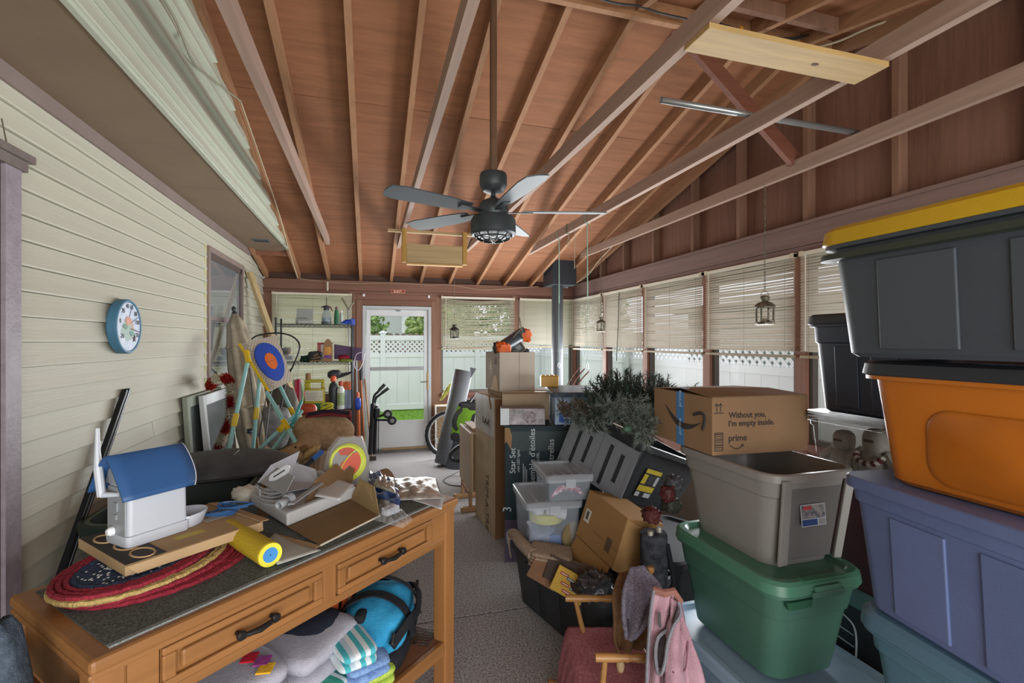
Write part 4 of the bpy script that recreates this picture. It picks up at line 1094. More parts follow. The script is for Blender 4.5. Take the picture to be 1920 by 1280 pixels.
# black channel poles leaning on the siding
pl = T('metal_pole', 'pair of black channel poles leaning on the siding left of the bird feeder', 'pole', (-1.25, 2.03, 0))
for dy in (0, .032): pl.part('channel', MB().beam((XL + .03, 3.29 + dy, 1.292), (-1.245, 2.02 + dy, .004), .022, .026, (1, 0, 0)), mt('#1f2125', .35, .3, .1, 10), world=True, bevel=.003)
pl.part('silver_lip', MB().beam((XL + .045, 3.306, 1.29), (-1.228, 2.036, .01), .003, .004, (1, 0, 0)), mt('#9a9da2', .3, .7), world=True)
# green tub and upturned dark sled
tc = V((-.955, 3.07, 0))
tub = T('garden_tub', 'dark green plastic garden tub with broad rim between table and wall', 'tub', tc)
GRN = mt('#1f2d28', .45, 0, .12, 8)
tub.part('body', MB().rloft([(0, .20, .30, .08), (.02, .22, .33, .1), (.66, .285, .47, .12), (.70, .29, .48, .12), (.705, .318, .508, .13), (.745, .322, .512, .13), (.75, .312, .502, .13), (.75, .285, .47, .12), (.70, .272, .455, .11), (.45, .25, .42, .1)], 6), GRN, smooth=True, ang=28)
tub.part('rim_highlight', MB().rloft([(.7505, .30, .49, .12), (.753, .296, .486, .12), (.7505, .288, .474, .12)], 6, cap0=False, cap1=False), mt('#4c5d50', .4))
sl_ = T('snow_sled', 'upturned dark grey plastic sled lying across the green tub', 'sled', (-.93, 3.47, .752), .15)
sl_.part('hull', MB().lathe([(.46, 0), (.455, .012), (.43, .05), (.36, .085), (.22, .108), (.08, .114), (.001, .115)], 36), mt('#2f3237', .5, 0, .14, 6, hex2='#4d5056'), smooth=True).data.transform(Matrix.Diagonal((1, .62, 1, 1)))
sl_.part('rim', MB().tube([(.465 * cos(2 * pi * i / 40), .29 * sin(2 * pi * i / 40), .008) for i in range(40)], .010, 6, closed=True), mt('#2a2c31', .5), smooth=True)
sl_.part('white_scratch', MB().tube([(.10, -.10, .108), (.12, .02, .115)], .004, 5), mt('#9a9ca0', .6))
# leaning storm sashes
def sash(label, y0, y1, z1, xb, xt, mat, gm, name='storm_sash'):
    t_ = T(name, label, 'window sash', (xb, (y0 + y1) / 2, 0), group='sashes leaning on the left wall')
    dx = xt - xb
    M_ = frameM((0, -(y1 - y0) / 2, 0), (0, 1, 0), V((-z1, 0, dx)), V((dx, 0, z1)))
    wd, hh, f, dp = y1 - y0, sqrt(z1 ** 2 + dx ** 2), .06, .035
    for nm, q in (('stile', (0, 0, f, hh)), ('stile', (wd - f, 0, wd, hh)), ('rail', (f, hh - f * 1.4, wd - f, hh)), ('rail', (f, 0, wd - f, f * 1.6)), ('rail', (f, hh * .48, wd - f, hh * .53))):
        t_.part(nm, MB(M_).box(q[0], -dp / 2, q[1], q[2], dp / 2, q[3]), mat, bevel=.004)
    t_.part('glass_pane', MB(M_).box(f, -.003, f, wd - f, .003, hh - f), gm)
    return t_
DG = mt('#6f7678', .15, 0, .2, 3, spec=.8)
sash('grey-white storm sash leaning nearest, in front of the other sash', 4.36, 5.15, 1.14, -1.19, -1.285, mt('#c3c7c9', .5, 0, .06, 8), DG)
sash('green-edged sash behind the white storm sash on the left wall', 4.18, 5.05, 1.15, -1.27, -1.34, mt('#8b9384', .6, 0, .1, 8), DG)
# tinsel candy cane
gl_ = T('tinsel_cane', 'large red and white tinsel candy cane hooked over the leaning sash', 'decoration', (-.98, 4.25, 0))
gp = poly_curve([at(392, 726, t=4.05), at(402, 713, t=4.02), at(418, 707, t=4.0), at(430, 716, t=3.97), at(431, 740, t=3.95), at(431, 770, t=3.93), at(424, 802, t=3.9), at(411, 834, t=3.88), at(402, 862, t=3.86), at(396, 890, t=3.86), at(390, 940, t=3.88), at(385, 985, t=3.95)], 8)
gl_.part('wire', MB().tube(gp, .006, 6), IRON, world=True)
RT, WT = mt('#8e1a1e', .3, .35, .4, 80, hex2='#c23a2e'), mt('#c9bea4', .35, .2, .2, 80, hex2='#e6dfca')
cum = [0]
for i in range(len(gp) - 1): cum.append(cum[-1] + (gp[i + 1] - gp[i]).length)
seg = .098
k = 0
while k * seg < cum[-1]:
    mb = MB()
    for q_ in range(950):
        s_ = rnd.uniform(k * seg, min((k + 1) * seg, cum[-1]))
        i = max(j for j in range(len(cum)) if cum[j] <= s_)
        i = min(i, len(gp) - 2)
        p_ = gp[i].lerp(gp[i + 1], (s_ - cum[i]) / max(1e-6, cum[i + 1] - cum[i]))
        d_ = (gp[i + 1] - gp[i]).normalized()
        v_ = V((rnd.gauss(0, 1), rnd.gauss(0, 1), rnd.gauss(0, 1))); v_ = (v_ - d_ * v_.dot(d_) * .75).normalized()
        e_ = v_ * rnd.uniform(.026, .046)
        s2 = v_.cross(d_).normalized() * .0045
        mb.add([p_ + v_ * .006 - s2, p_ + v_ * .006 + s2, p_ + e_ + s2 * .6, p_ + e_ - s2 * .6], [(0, 1, 2, 3)])
    gl_.part('red_tinsel' if k % 2 == 0 else 'white_tinsel', mb, RT if k % 2 == 0 else WT, world=True, kind='stuff')
    k += 1
# closed patio umbrella
ub = T('patio_umbrella', 'closed beige patio umbrella leaning in the corner by the house window', 'umbrella', (-.93, 4.98, 0))
u0, u1 = V((-.93, 4.98, .02)), at(440, 590, t=4.72)
ud = (u1 - u0)
uM = frameM(u0, V((1, 0, 0)).cross(ud).cross(ud) * -1, ud.cross(V((1, 0, 0))), ud)
UL = ud.length
BEI = cloth('#9b917f', .10, '#b3a995', 10)
def foldr(r, z, ph, amp=.25, n=36): return [(r * (1 + amp * sin(6 * 2 * pi * i / n + ph)) * cos(2 * pi * i / n), r * (1 + amp * sin(6 * 2 * pi * i / n + ph)) * sin(2 * pi * i / n), z) for i in range(n)]
uI = ub.I @ uM
ub.part('pole', MB(uI).tube([(0, 0, 0), (0, 0, UL)], .02, 10), mt('#6b5c4a', .5), smooth=True)
ub.part('finial', MB(uI).lathe([(.018, UL - .02), (.022, UL), (.024, UL + .02), (.014, UL + .035), (.02, UL + .05), (.02, UL + .07), (.006, UL + .085)], 14), mt('#26282b', .4), smooth=True)
ub.part('canopy', MB(uI).rings([foldr(.085, .35, 0, .35), foldr(.115, .7, .3, .3), foldr(.115, 1.1, .5, .28), foldr(.10, 1.45, .6, .25), foldr(.07, UL - .1, .7, .2), foldr(.025, UL, .8, .1)]), BEI, smooth=True, ang=80)
ub.part('vent_cap', MB(uI).rings([foldr(.105, UL - .33, .2, .18), foldr(.10, UL - .30, .2, .18), foldr(.06, UL - .12, .4, .15), foldr(.028, UL + .005, .5, .1)]), cloth('#a79d8a', .08), smooth=True, ang=80)
ub.part('tie_band', MB(uI).tube([(.125 * cos(a_), .125 * sin(a_), .95) for a_ in [2 * pi * i / 20 for i in range(20)]], .012, 6, closed=True), BEI)
# leaning 2x4
p_t, p_b = at(468, 510, x=XL + .05), V((-.62, 6.42, .02))
lum = solo('lumber_board', 'bare pine two-by-four leaning in the back left corner', 'board', MB().beam(p_t, p_b, .09, .04, (1, -.3, 0)), mt('#a8946c', .7, 0, .18, 1, .1, 3, (30, 30, 2), detail=6), bevel=.003)
# ================================================================== back left: target, rods, rack, plush
TEAL = mt('#7fb0ae', .4, 0, .06, 10)
YEL = mt('#c4a41c', .45, 0, .08, 10)
tg = T('target_stand', 'bullseye target with blue ring and orange centre on a teal pipe stand with yellow fittings', 'target', (-.85, 4.15, 0))
qTL, qTR, qBR, qBL = at(449, 645, t=4.0), at(517, 629, t=4.36), at(548, 713, t=4.24), at(504, 734, t=3.9)
ex_ = (qTR - qTL); ey_ = (qTL - qBL)
tM = frameM(qBL, ex_, ey_, ex_.cross(ey_))
tIM = tg.I @ tM
wT, hT = ex_.length, ey_.length
# skew-free board in its own frame
tb_ = MB().grid(lambda u, v_: tg.I @ (qBL.lerp(qBR, u).lerp(qTL.lerp(qTR, u), v_)), 24, 24)
tgt = T
tg.part('board', tb_, bands(['#a89f92', '#b8aea0', '#9c9386', '#b0a698', '#857d72'], 0, 55), solid=.018)
nv_ = (qBR - qBL).cross(qTL - qBL).normalized()
if nv_.dot(V((0, 0, EYE)) - qBL) < 0: nv_ = -nv_
def tdisc(r, off, n=36, cu=.50, cvv=.50): return [tg.I @ (qBL.lerp(qBR, cu + r * cos(2 * pi * i / n)).lerp(qTL.lerp(qTR, cu + r * cos(2 * pi * i / n)), cvv + r * sin(2 * pi * i / n)) + nv_ * off) for i in range(n)]
tg.part('blue_ring', MB().rings([tdisc(.40, .006), tdisc(.40, .016), tdisc(.385, .018)]), mt('#2447a8', .9, 0, .3, 150, .9, 160))
tg.part('orange_centre', MB().rings([tdisc(.17, .016), tdisc(.17, .022), tdisc(.16, .023)]), mt('#d56a2a', .9, 0, .2, 150, .9, 160))
tg.part('centre_line', MB().beam(tdisc(.16, .024)[18], tdisc(.16, .024)[0], .003, .002), IRON)
tg.part('yellow_edge', MB().tube([qTL, qTL.lerp(qBL, .5), qBL], .012, 8), YEL, world=True)
for i in range(26):
    f_ = (i + .5) / 26
    a_ = qTL.lerp(qBL, f_)
    tg.part('fringe_cut', MB().beam(a_ + nv_ * .0185, a_.lerp(qTR.lerp(qBR, f_), .10 + .10 * f_ + .03 * (i % 3)) + nv_ * .0185, .002, .0025, nv_), mt('#3a352e', .9), world=True)
def pipe(t_, px0, t0, px1, t1, ylo=None, r=.0155, nm='pipe'):
    a_, b_ = at(px0[0], px0[1], t=t0), at(px1[0], px1[1], t=t1)
    t_.part(nm, MB().tube([a_, b_], r, 10), TEAL, world=True, smooth=True)
    if ylo is not None:
        c_ = a_.lerp(b_, ylo); d_ = (b_ - a_).normalized()
        t_.part('yellow_fitting', MB().tube([c_ - d_ * .05, c_ + d_ * .05], r * 1.35, 10), YEL, world=True, smooth=True)
    return a_, b_
pipe(tg, (466, 668), 3.9, (421, 880), 3.62, .58)
pipe(tg, (500, 735), 3.86, (560, 838), 3.55, .62)
pipe(tg, (487, 705), 4.1, (474, 845), 4.05, .5)
pipe(tg, (525, 724), 4.2, (575, 830), 4.1, .48)
pipe(tg, (553, 778), 3.9, (455, 872), 3.6)
pipe(tg, (566, 770), 4.0, (500, 858), 3.62)
tg.part('yellow_fitting', MB().tube([at(533, 795, t=3.66), at(524, 806, t=3.6)], .022, 10), YEL, world=True, smooth=True)
tg.part('yellow_elbow', MB().tube([at(462, 658, t=3.92), at(466, 680, t=3.88)], .022, 10), YEL, world=True, smooth=True)
tg.part('brace_hook', MB().tube(poly_curve([at(565, 752, t=4.0), at(555, 778, t=3.9), at(547, 798, t=3.85), at(553, 803, t=3.84)]), .013, 8), mt('#3f8f92', .4), world=True, smooth=True)
# fishing rods and landing net
for i, (a_, b_, lab_) in enumerate((((468, 690, 4.35), (487, 870, 4.2), 'fishing rod with cork grip and open-face reel, nearer the umbrella'), ((500, 740, 4.3), (474, 880, 4.25), 'dark fishing rod crossing behind the target legs'), ((512, 705, 4.5), (491, 880, 4.3), 'slim grey fishing rod nearest the back wall'))):
    r_ = T('fishing_rod', lab_, 'rod', at(*b_[:2], t=b_[2]) * V((1, 1, 0)) if False else at(b_[0], b_[1], t=b_[2]), group='fishing rods')
    A_, B_ = at(a_[0], a_[1], t=a_[2]), at(b_[0], b_[1], t=b_[2])
    F_ = B_ + (B_ - A_).normalized() * .35
    r_.part('blank', MB().tube([A_, B_], [.0045, .008], 6), mt('#3c3f46', .35), world=True)
    r_.part('grip', MB().tube([A_.lerp(B_, .72), F_], [.011, .013], 8), mt('#8d6a4a' if i != 1 else '#222326', .8), world=True, smooth=True)
    if i < 2:
        c_ = A_.lerp(B_, .66 + .12 * i) + V((-.05, 0, 0))
        r_.part('reel', MB(Matrix.Translation(c_)).lathe([(.012, -.02), (.028, -.018), (.022, -.005), (.022, .01), (.028, .016), (.012, .02)], 14), mt('#3b4248', .3, .6), world=True, smooth=True)
        r_.part('reel_bail', MB().tube(arc(c_, .035, 0, 4.5, 14, (1, 0, 0), (0, .3, 1)), .003, 6), mt('#b8b4a8', .3, .8), world=True)
        r_.part('reel_foot', MB().beam(c_, A_.lerp(B_, .70 + .12 * i), .008, .006), IRON, world=True)
        r_.part('reel_handle', MB().tube([c_, c_ + V((.0, -.03, -.01)), c_ + V((.02, -.045, -.035))], .004, 6), IRON, world=True)
net = T('landing_net', 'black landing net hoop with fine mesh behind the target', 'net', at(555, 715, t=4.75))
hp_ = poly_curve([at(536, 712, t=4.75), at(552, 680, t=4.75), at(562, 650, t=4.78), at(552, 633, t=4.8), at(530, 625, t=4.8), at(505, 625, t=4.8), at(480, 630, t=4.78), at(468, 640, t=4.75)], 6)
net.part('hoop', MB().tube(hp_, .008, 8), mt('#24262a', .5), world=True, smooth=True)
net.part('handle', MB().tube([at(536, 712, t=4.75), at(500, 900, t=4.6)], .011, 8), mt('#24262a', .5), world=True)
nm = MB()
for i in range(3, len(hp_) - 4, 2):
    nm.tube([hp_[i], hp_[i] + V((0, .06, -.16 - .05 * sin(i))), hp_[i] + V((-.03, .03, -.30))], .0009, 4, cap=False)
for k in range(3): nm.tube([hp_[i] + V((-.01 * k, .03 * k, -.06 * (k + 1))) for i in range(3, len(hp_) - 3)], .0009, 4, cap=False)
net.part('mesh', nm, mt('#6c6a62', .8), world=True, kind='stuff')
# wire shelf unit
RK = mt('#2b2e33', .4, .5, .08, 20)
rx0, rx1, ry0, ry1 = -1.13, -.225, 6.63, 7.0
rk = T('wire_shelf', 'black wire shelf unit against the back wall left of the door', 'shelf', ((rx0 + rx1) / 2, (ry0 + ry1) / 2, 0))
for x in (rx0, rx1):
    for y in (ry0, ry1): rk.part('post', MB().tube([(x, y, 0), (x, y, 1.87)], .0125, 10), RK, world=True, smooth=True)
SZ = [.12, .69, 1.305, 1.79]
for z_ in SZ:
    for y in (ry0, ry1):
        rk.part('edge_wire', MB().tube([(rx0, y, z_), (rx1, y, z_)], .0045, 6), RK, world=True)
        rk.part('edge_wire', MB().tube([(rx0, y, z_ - .03), (rx1, y, z_ - .03)], .0035, 6), RK, world=True)
        zz = [(rx0 + (rx1 - rx0) * i / 30, y, z_ - .03 * (i % 2)) for i in range(31)]
        rk.part('zigzag_wire', MB().tube(zz, .0025, 5), RK, world=True)
    for x in (rx0, rx1): rk.part('end_wire', MB().tube([(x, ry0, z_), (x, ry1, z_)], .0045, 6), RK, world=True)
    for i in range(18):
        x = rx0 + (rx1 - rx0) * (i + .5) / 18
        rk.part('deck_wire', MB().tube([(x, ry0, z_), (x, ry1, z_)], .002, 5), RK, world=True)
def onshelf(px, k, y=6.78): 
    r_ = ray(px, 640); t_ = y / r_.y
    return V((r_.x * t_, y, SZ[k] + .005))
def bottle(name, label, cat, P, prof, mat, cap=None, capmat=None, lab=None, labmat=None, group=None, sq=1.0):
    t_ = T(name, label, cat, P, group=group)
    t_.part('body', MB().lathe(prof, 20), mat, smooth=True).data.transform(Matrix.Diagonal((1, sq, 1, 1)))
    if cap: t_.part('cap', MB().lathe(cap, 14), capmat, smooth=True)
    if lab: t_.part('label', MB().lathe(lab, 20, cap0=False, cap1=False), labmat).data.transform(Matrix.Diagonal((1, sq, 1, 1)))
    return t_
gbx = T('grey_caddy', 'grey plastic caddy with a high back on the top wire shelf', 'caddy', onshelf(570, 3))
GYP = plastic('#8b918d')
gbx.part('body', MB().prism([(-.09, -.09), (.11, -.09), (.10, .09), (-.09, .09)], 0, .07), GYP, bevel=.008)
gbx.part('back', MB().prism([(-.09, .0), (.02, 0), (.04, -.08), (.11, -.08), (.11, -.2), (-.085, -.2)], 0, .012), GYP).data.transform(Matrix.Translation((0, -.02, .0)) @ Matrix(((1, 0, 0, 0), (0, 0, 1, 0), (0, -1, 0, 0), (0, 0, 0, 1))))
gbx.part('tray', MB().box(-.06, -.11, .0, .10, -.09, .045), mt('#a4a9a4', .5), bevel=.004)
ps = T('pump_sprayer', 'clear pump sprayer bottle with dark spray head on the top wire shelf', 'sprayer', onshelf(612, 3))
ps.part('bottle', MB().lathe([(.055, 0), (.060, .01), (.060, .10), (.052, .14), (.032, .175), (.028, .19)], 20), film('sprayer_plastic', '#9fb0b8', .45, .15), smooth=True)
ps.part('liquid', MB().lathe([(.05, .004), (.055, .012), (.055, .085)], 18), mt('#7c98ad', .2, var=.05))
ps.part('base', MB().lathe([(.061, -.002), (.063, .004), (.063, .035), (.061, .037)], 20), mt('#555d5c', .5), smooth=True)
hd_ = ps.part('spray_head', MB().lathe([(.034, .185), (.036, .215), (.026, .235), (.018, .25)], 16), mt('#3c4147', .5), smooth=True)
ps.part('nozzle', MB().tube([(0, 0, .235), (-.05, 0, .228), (-.06, 0, .215)], [.014, .010, .006], 8), mt('#3c4147', .5), parent=hd_)
ps.part('trigger', MB().tube([(.015, 0, .24), (.055, 0, .22), (.075, 0, .17)], [.010, .010, .006], 8), mt('#6d4a42', .5), parent=hd_)
ps.part('pump_rod', MB().tube([(0, 0, .245), (0, 0, .36)], .0045, 6), IRON, parent=hd_)
wpb = bottle('spray_can', 'green bottle with round red-brown knob beside the pump sprayer', 'bottle', onshelf(631, 3), [(.03, 0), (.032, .01), (.031, .12), (.022, .19)], mt('#2e6a48', .4), [(.012, .19), (.018, .205), (.018, .225), (.008, .235)], mt('#6b3f42', .4))
bottle('spray_can', 'pale bottle standing half behind the green one on the top shelf', 'bottle', onshelf(640, 3, 6.86), [(.024, 0), (.025, .01), (.024, .13), (.012, .16)], mt('#b5bdb8', .4), [(.012, .16), (.012, .185)], WHITE)
bs = T('spray_nozzle', 'bright blue plastic nozzle clipped at the right end of the top wire shelf', 'nozzle', onshelf(655, 3, 6.63) + V((0, -.02, 0)))
BLU = plastic('#2046b0')
bs.part('body', MB().tube([(-.10, 0, .012), (-.04, 0, .03), (.03, 0, .035)], [.008, .03, .03], 10), BLU, smooth=True)
bs.part('cap', MB().box(.02, -.035, -.01, .07, .03, .07), BLU, bevel=.006)
# silver long-reach grabber hung above
gb_ = T('grabber_tool', 'grey metal grabber hanging from the header beside the shelf', 'tool', at(650, 562, y=6.95))
gb_.part('shaft', MB().tube([at(652, 575, y=6.97), at(655, 640, y=6.97), at(655, 700, y=6.97)], .010, 8), mt('#8a8e90', .35, .7), world=True)
gb_.part('jaw', MB().tube(poly_curve([at(641, 558, y=6.97), at(648, 570, y=6.97), at(654, 580, y=6.97)]), .012, 8), mt('#8c8373', .4, .4), world=True)
gb_.part('jaw', MB().tube(poly_curve([at(664, 566, y=6.97), at(659, 572, y=6.97), at(654, 582, y=6.97)]), .010, 8), mt('#8c8373', .4, .4), world=True)
# middle shelf
cbx = T('clear_bin', 'small clear bin heaped with grey odds and ends on the middle wire shelf', 'bin', onshelf(538, 2))
cbx.part('bin', MB().rloft([(0, .07, .06, .01), (.085, .085, .075, .012), (.085, .081, .071, .012), (.004, .066, .056, .01)], 4), CLEAR, smooth=True)
for i in range(7): cbx.part('scrap', MB(Matrix.Translation((rnd.uniform(-.05, .05), rnd.uniform(-.03, .03), .05 + .018 * i)) @ Matrix.Rotation(i, 4, 'Y')).ell((0, 0, 0), (.04, .025, .022), 10, 7, .6, None, .4, 6, i), mt(['#6a6a72', '#4f5258', '#8a8072'][i % 3], .6), smooth=True)
lump(onshelf(575, 2) + V((0, 0, .035)), (.075, .06, .04), cloth('#24352c', .3), 'work_gloves', 'dark green crumpled gloves on the middle wire shelf', 'gloves', 3, .45)
lump(onshelf(591, 2) + V((.0, -.03, .07)), (.085, .05, .06), mt('#2c2f33', .6, 0, .2, 20), 'tool_pouch', 'black tool pouch heaped with clippers, left of the seed carton', 'pouch', 7, .5)
for i in range(3):
    solo('pruner', ['tan-handled pruner lying lowest beside the black pouch', 'tan-handled pruner across the front of the black pouch', 'thin wooden stick propped on the black pouch'][i], 'tool', MB().tube([onshelf(580 + 4 * i, 2, 6.67) + V((0, 0, .01 + .03 * i)), onshelf(606 - 5 * i, 2, 6.66) + V((0, 0, .02 + .04 * i))], [.006, .009], 8), mt('#8a6a48', .6), 'tools on the middle shelf', smooth=True)
rb = T('thin_box', 'narrow red and white carton behind the seed carton', 'box', onshelf(602, 2, 6.86))
rb.part('body', MB().box(-.045, -.02, 0, .045, .02, .245), mt('#b46a68', .6), bevel=.002)
rb.part('white_side', MB().box(.0, -.022, .0, .044, -.02, .22), mt('#d8d2cc', .6))
rb.part('red_top', MB().box(-.045, -.022, .22, .045, -.02, .245), mt('#9c3a40', .6))
sc_ = T('seed_carton', 'brown house-shaped seed carton with red-orange print on the middle shelf', 'carton', onshelf(615, 2, 6.70))
sc_.part('body', MB().prism([(-.055, 0), (.055, 0), (.055, .20), (.03, .275), (.0, .295), (-.03, .275), (-.055, .20)], -.035, .035), mt('#8a6a4c', .7, 0, .2, 30)).data.transform(Matrix(((1, 0, 0, 0), (0, 0, -1, 0), (0, 1, 0, 0), (0, 0, 0, 1))))
sc_.part('print_patch', MB().ell((0, -.036, .135), (.045, .002, .055), 14, 8, .8, None, .3, 7, 3), mt('#b4683a', .6, 0, .35, 40, hex2='#d8a04a'))
sc_.part('print_band', MB().ell((0, -.037, .065), (.045, .002, .02), 14, 6, .8), mt('#6a3f86', .6))
sc_.part('knob', MB().tube([(-.055, 0, .235), (.055, 0, .235)], .012, 8), mt('#6f5238', .7))
pp = solo('purple_board', 'dull purple foam kneeling board sticking out past the shelf', 'board', MB().slab([onshelf(627, 2, 6.72) + V((0, 0, .03)), onshelf(680, 2, 6.62) + V((0, 0, .01)), onshelf(680, 2, 6.62) + V((0, 0, .17)), onshelf(627, 2, 6.72) + V((0, 0, .225))], .02), mt('#5d4c68', .8, 0, .1, 12), bevel=.005)
lump(onshelf(645, 2, 6.68) + V((0, -.03, .045)), (.07, .04, .035), cloth('#8a2433', .3), 'garden_glove', 'red and black garden glove on the right of the middle shelf', 'glove', 5, .4, group='garden gloves')
lump(onshelf(648, 2, 6.66) + V((0, -.03, .015)), (.08, .045, .022), cloth('#8fa32e', .3, '#5d5d44'), 'garden_glove', 'lime and grey garden glove under the red one', 'glove', 9, .4, group='garden gloves')
wh = T('bucket_bail', 'white wire bail hook hanging past the right shelf post', 'hook', at(674, 690, y=6.6))
wh.part('wire', MB().tube(poly_curve([at(678, 660, y=6.58), at(668, 665, y=6.58), at(664, 685, y=6.58), at(672, 694, y=6.58), at(680, 680, y=6.58), at(684, 662, y=6.58)]), .004, 6), mt('#c9c5d2', .4), world=True)
# lower shelf with jugs
jug = T('weed_killer_jug', 'yellow-green square jug with cut-out handle, white label and green foot', 'jug', onshelf(590, 1, 6.72))
JY_ = plastic('#a59a28')
jug.part('body', MB().rloft([(.085, .125, .07, .02), (.27, .125, .07, .02)], 5), JY_, smooth=True, ang=50)
jug.part('foot', MB().rloft([(0, .122, .07, .02), (.005, .127, .073, .02), (.085, .127, .073, .02)], 5), plastic('#2c5a3a'), smooth=True, ang=50)
jug.part('handle', MB().box(-.12, -.03, .27, -.05, .03, .345).box(.08, -.03, .27, .12, .03, .345).box(-.12, -.03, .345, .12, .03, .385), JY_, bevel=.012)
jug.part('neck_cap', MB().lathe([(.03, .385), (.034, .39), (.03, .46), (.028, .465)], 14), mt('#8d6a48', .6), smooth=True).data.transform(Matrix.Translation((-.08, .02, 0)))
jug.part('label', MB().box(-.105, -.074, .115, .105, -.070, .25), mt('#c2bfae', .6, 0, .2, 40))
for i in range(5): jug.part('print_line', MB().box(-.09, -.0755, .135 + .02 * i, .02 + .015 * (i % 3), -.074, .140 + .02 * i), mt('#7d7d78', .7))
b1 = bottle('chemical_bottle', 'tall black bottle with orange cap on the lower wire shelf', 'bottle', onshelf(625, 1, 6.70), [(.055, 0), (.058, .01), (.058, .27), (.045, .32), (.02, .35)], mt('#2b3136', .4), [(.02, .35), (.035, .36), (.038, .41), (.02, .43)], mt('#c9572e', .5))
b2 = bottle('chemical_bottle', 'white labelled bottle with red trigger cap right of the black bottle', 'bottle', onshelf(639, 1, 6.66), [(.045, 0), (.048, .01), (.048, .25), (.02, .30)], mt('#c7ccc8', .4), [(.018, .30), (.028, .31), (.028, .35), (.014, .36)], mt('#a8402c', .5), [(.0485, .05), (.0485, .21)], mt('#8fa07c', .6, 0, .4, 30))
b3 = T('hose_reel', 'black plastic hose wand lying over the bottles on the lower shelf', 'wand', onshelf(632, 1, 6.80))
b3.part('head', MB().ell((-.03, 0, .44), (.09, .05, .06), 18, 10, .8, None, .2, 4), mt('#303338', .5), smooth=True)
b3.part('wand', MB().tube([(.03, 0, .42), (.14, -.02, .45), (.19, -.02, .47)], [.03, .02, .01], 8), mt('#303338', .5), smooth=True)
b3.part('stem', MB().tube([(-.03, .03, 0), (-.03, .02, .42)], .012, 8), mt('#303338', .5))
cd = T('cord_coil', 'coil of orange extension cord on the lower shelf right end', 'cord', onshelf(650, 1, 6.72))
ORG = mt('#c8602f', .5)
for i in range(6): cd.part('loop', MB().tube([(.07 * cos(a_ * pi / 9) + rnd.uniform(-.008, .008), .05 * sin(a_ * pi / 9), .25 + .018 * i + rnd.uniform(-.006, .006)) for a_ in range(18)], .006, 6, closed=True), ORG, smooth=True)
cd.part('tub', MB().rloft([(0, .06, .05, .02), (.24, .075, .06, .02)], 4), mt('#7f8ca6', .5), smooth=True)
bag = T('gift_bag', 'red and pink patterned plastic bag hanging behind the target', 'bag', at(556, 745, t=5.2))
bag.part('bag', MB(frameM(at(548, 770, y=6.56), cvec(1, 0, 0), cvec(.25, .97, 0), cvec(0, 0, -1))).slab([(-.05, -.04, 0), (.12, -.04, 0), (.11, .22, 0), (.02, .42, 0), (-.07, .40, 0)], .05), bands(['#a52a44', '#b98a94', '#7f9b78', '#b84a5c'], 0, 9), world=True, bevel=.012)
bag.part('tie', MB().tube([at(537, 700, y=6.58), at(548, 690, y=6.6)], .012, 6), IRON, world=True)
lump(at(513, 800, t=4.7), (.16, .12, .20), mt('#6f7276', .6, 0, .4, 9, hex2='#9a9c9e', detail=6), 'tackle_bag', 'bulging grey clear-topped bag of tackle behind the stand legs', 'bag', 6, .18, 5)
lump(at(530, 800, t=5.0) + V((0, 0, .08)), (.13, .08, .36), mt('#6a6254', .8, 0, .4, 14, hex2='#3f3e3a'), 'camo_bag', 'dark camouflage cloth bag below the target board', 'bag', 12, .2, 5)
solo('wooden_crate', 'plain brown wooden crate under the tackle bags behind the stand', 'crate', MB().box(-1.05, 4.6, 0, -.35, 5.75, .42), carton('#6f5a44'), bevel=.004)
# plush pony
PL = cloth('#8a7055', .10, '#9f8466', 30)
pc = at(612, 805, t=3.9)
pony = T('plush_pony', 'large tan plush pony with burgundy-edged saddle behind the table', 'plush toy', (pc.x, pc.y, 0))
pw = MB()
pw.ell(pc + V((0, 0, -.02)), (.22, .16, .15), 24, 16)
pw.ell(pc + V((-.10, -.02, .0)), (.15, .15, .14), 20, 14)
hdp = at(548, 856, t=3.5)
pw.tube([pc + V((-.12, -.08, -.05)), pc.lerp(hdp, .6) + V((0, 0, -.01)), hdp + V((.05, .03, .0))], [.12, .10, .09], 14)
pw.tube([hdp + V((.06, .02, .02)), hdp, at(514, 868, t=3.42), at(499, 874, t=3.40)], [.085, .085, .07, .055], 14)
pw.ell(at(500, 873, t=3.40), (.06, .06, .058), 14, 10)
for dx, dy in ((-.14, -.09), (-.12, .1), (.14, -.08), (.15, .09)):
    pw.tube([pc + V((dx, dy, -.08)), V((pc.x + dx * 1.1, pc.y + dy, .35)), V((pc.x + dx * 1.1, pc.y + dy, .0))], [.085, .07, .075], 12)
pony.part('body', pw, PL, world=True, vox=.016)
pony.part('eye', MB().ell(at(554, 838, t=3.41), (.008, .008, .008), 10, 8), mt('#15110e', .15), world=True, smooth=True)
pony.part('nostril', MB().ell(at(507, 858, t=3.37), (.010, .01, .008), 8, 6), mt('#6d4b34', .8), world=True)
pony.part('ear', MB(frameM(at(566, 842, t=3.48), cvec(.8, .5, 0), cvec(-.4, .8, .2), cvec(0, 0, -1))).ell((0, 0, 0), (.05, .022, .014), 14, 8), cloth('#6f5334'), world=True, smooth=True)
pony.part('mane', MB(frameM(at(583, 848, t=3.52), cvec(.8, .6, 0), cvec(-.6, .8, .1), cvec(0, 0, -1))).ell((0, 0, 0), (.085, .035, .05), 16, 8, 1, None, .3, 8, 4), cloth('#a98c60', .2), world=True, smooth=True)
def sad(u, v_):
    a_ = -1.2 + 1.75 * v_
    return pc + V((-.14 + .32 * u, .172 * sin(a_) * -1, -.02 + .165 * cos(a_) + .012 * cos((u - .5) * 5)))
pony.part('saddle', MB().grid(sad, 10, 14), cloth('#2f2736', .2), world=True, smooth=True, solid=.014)
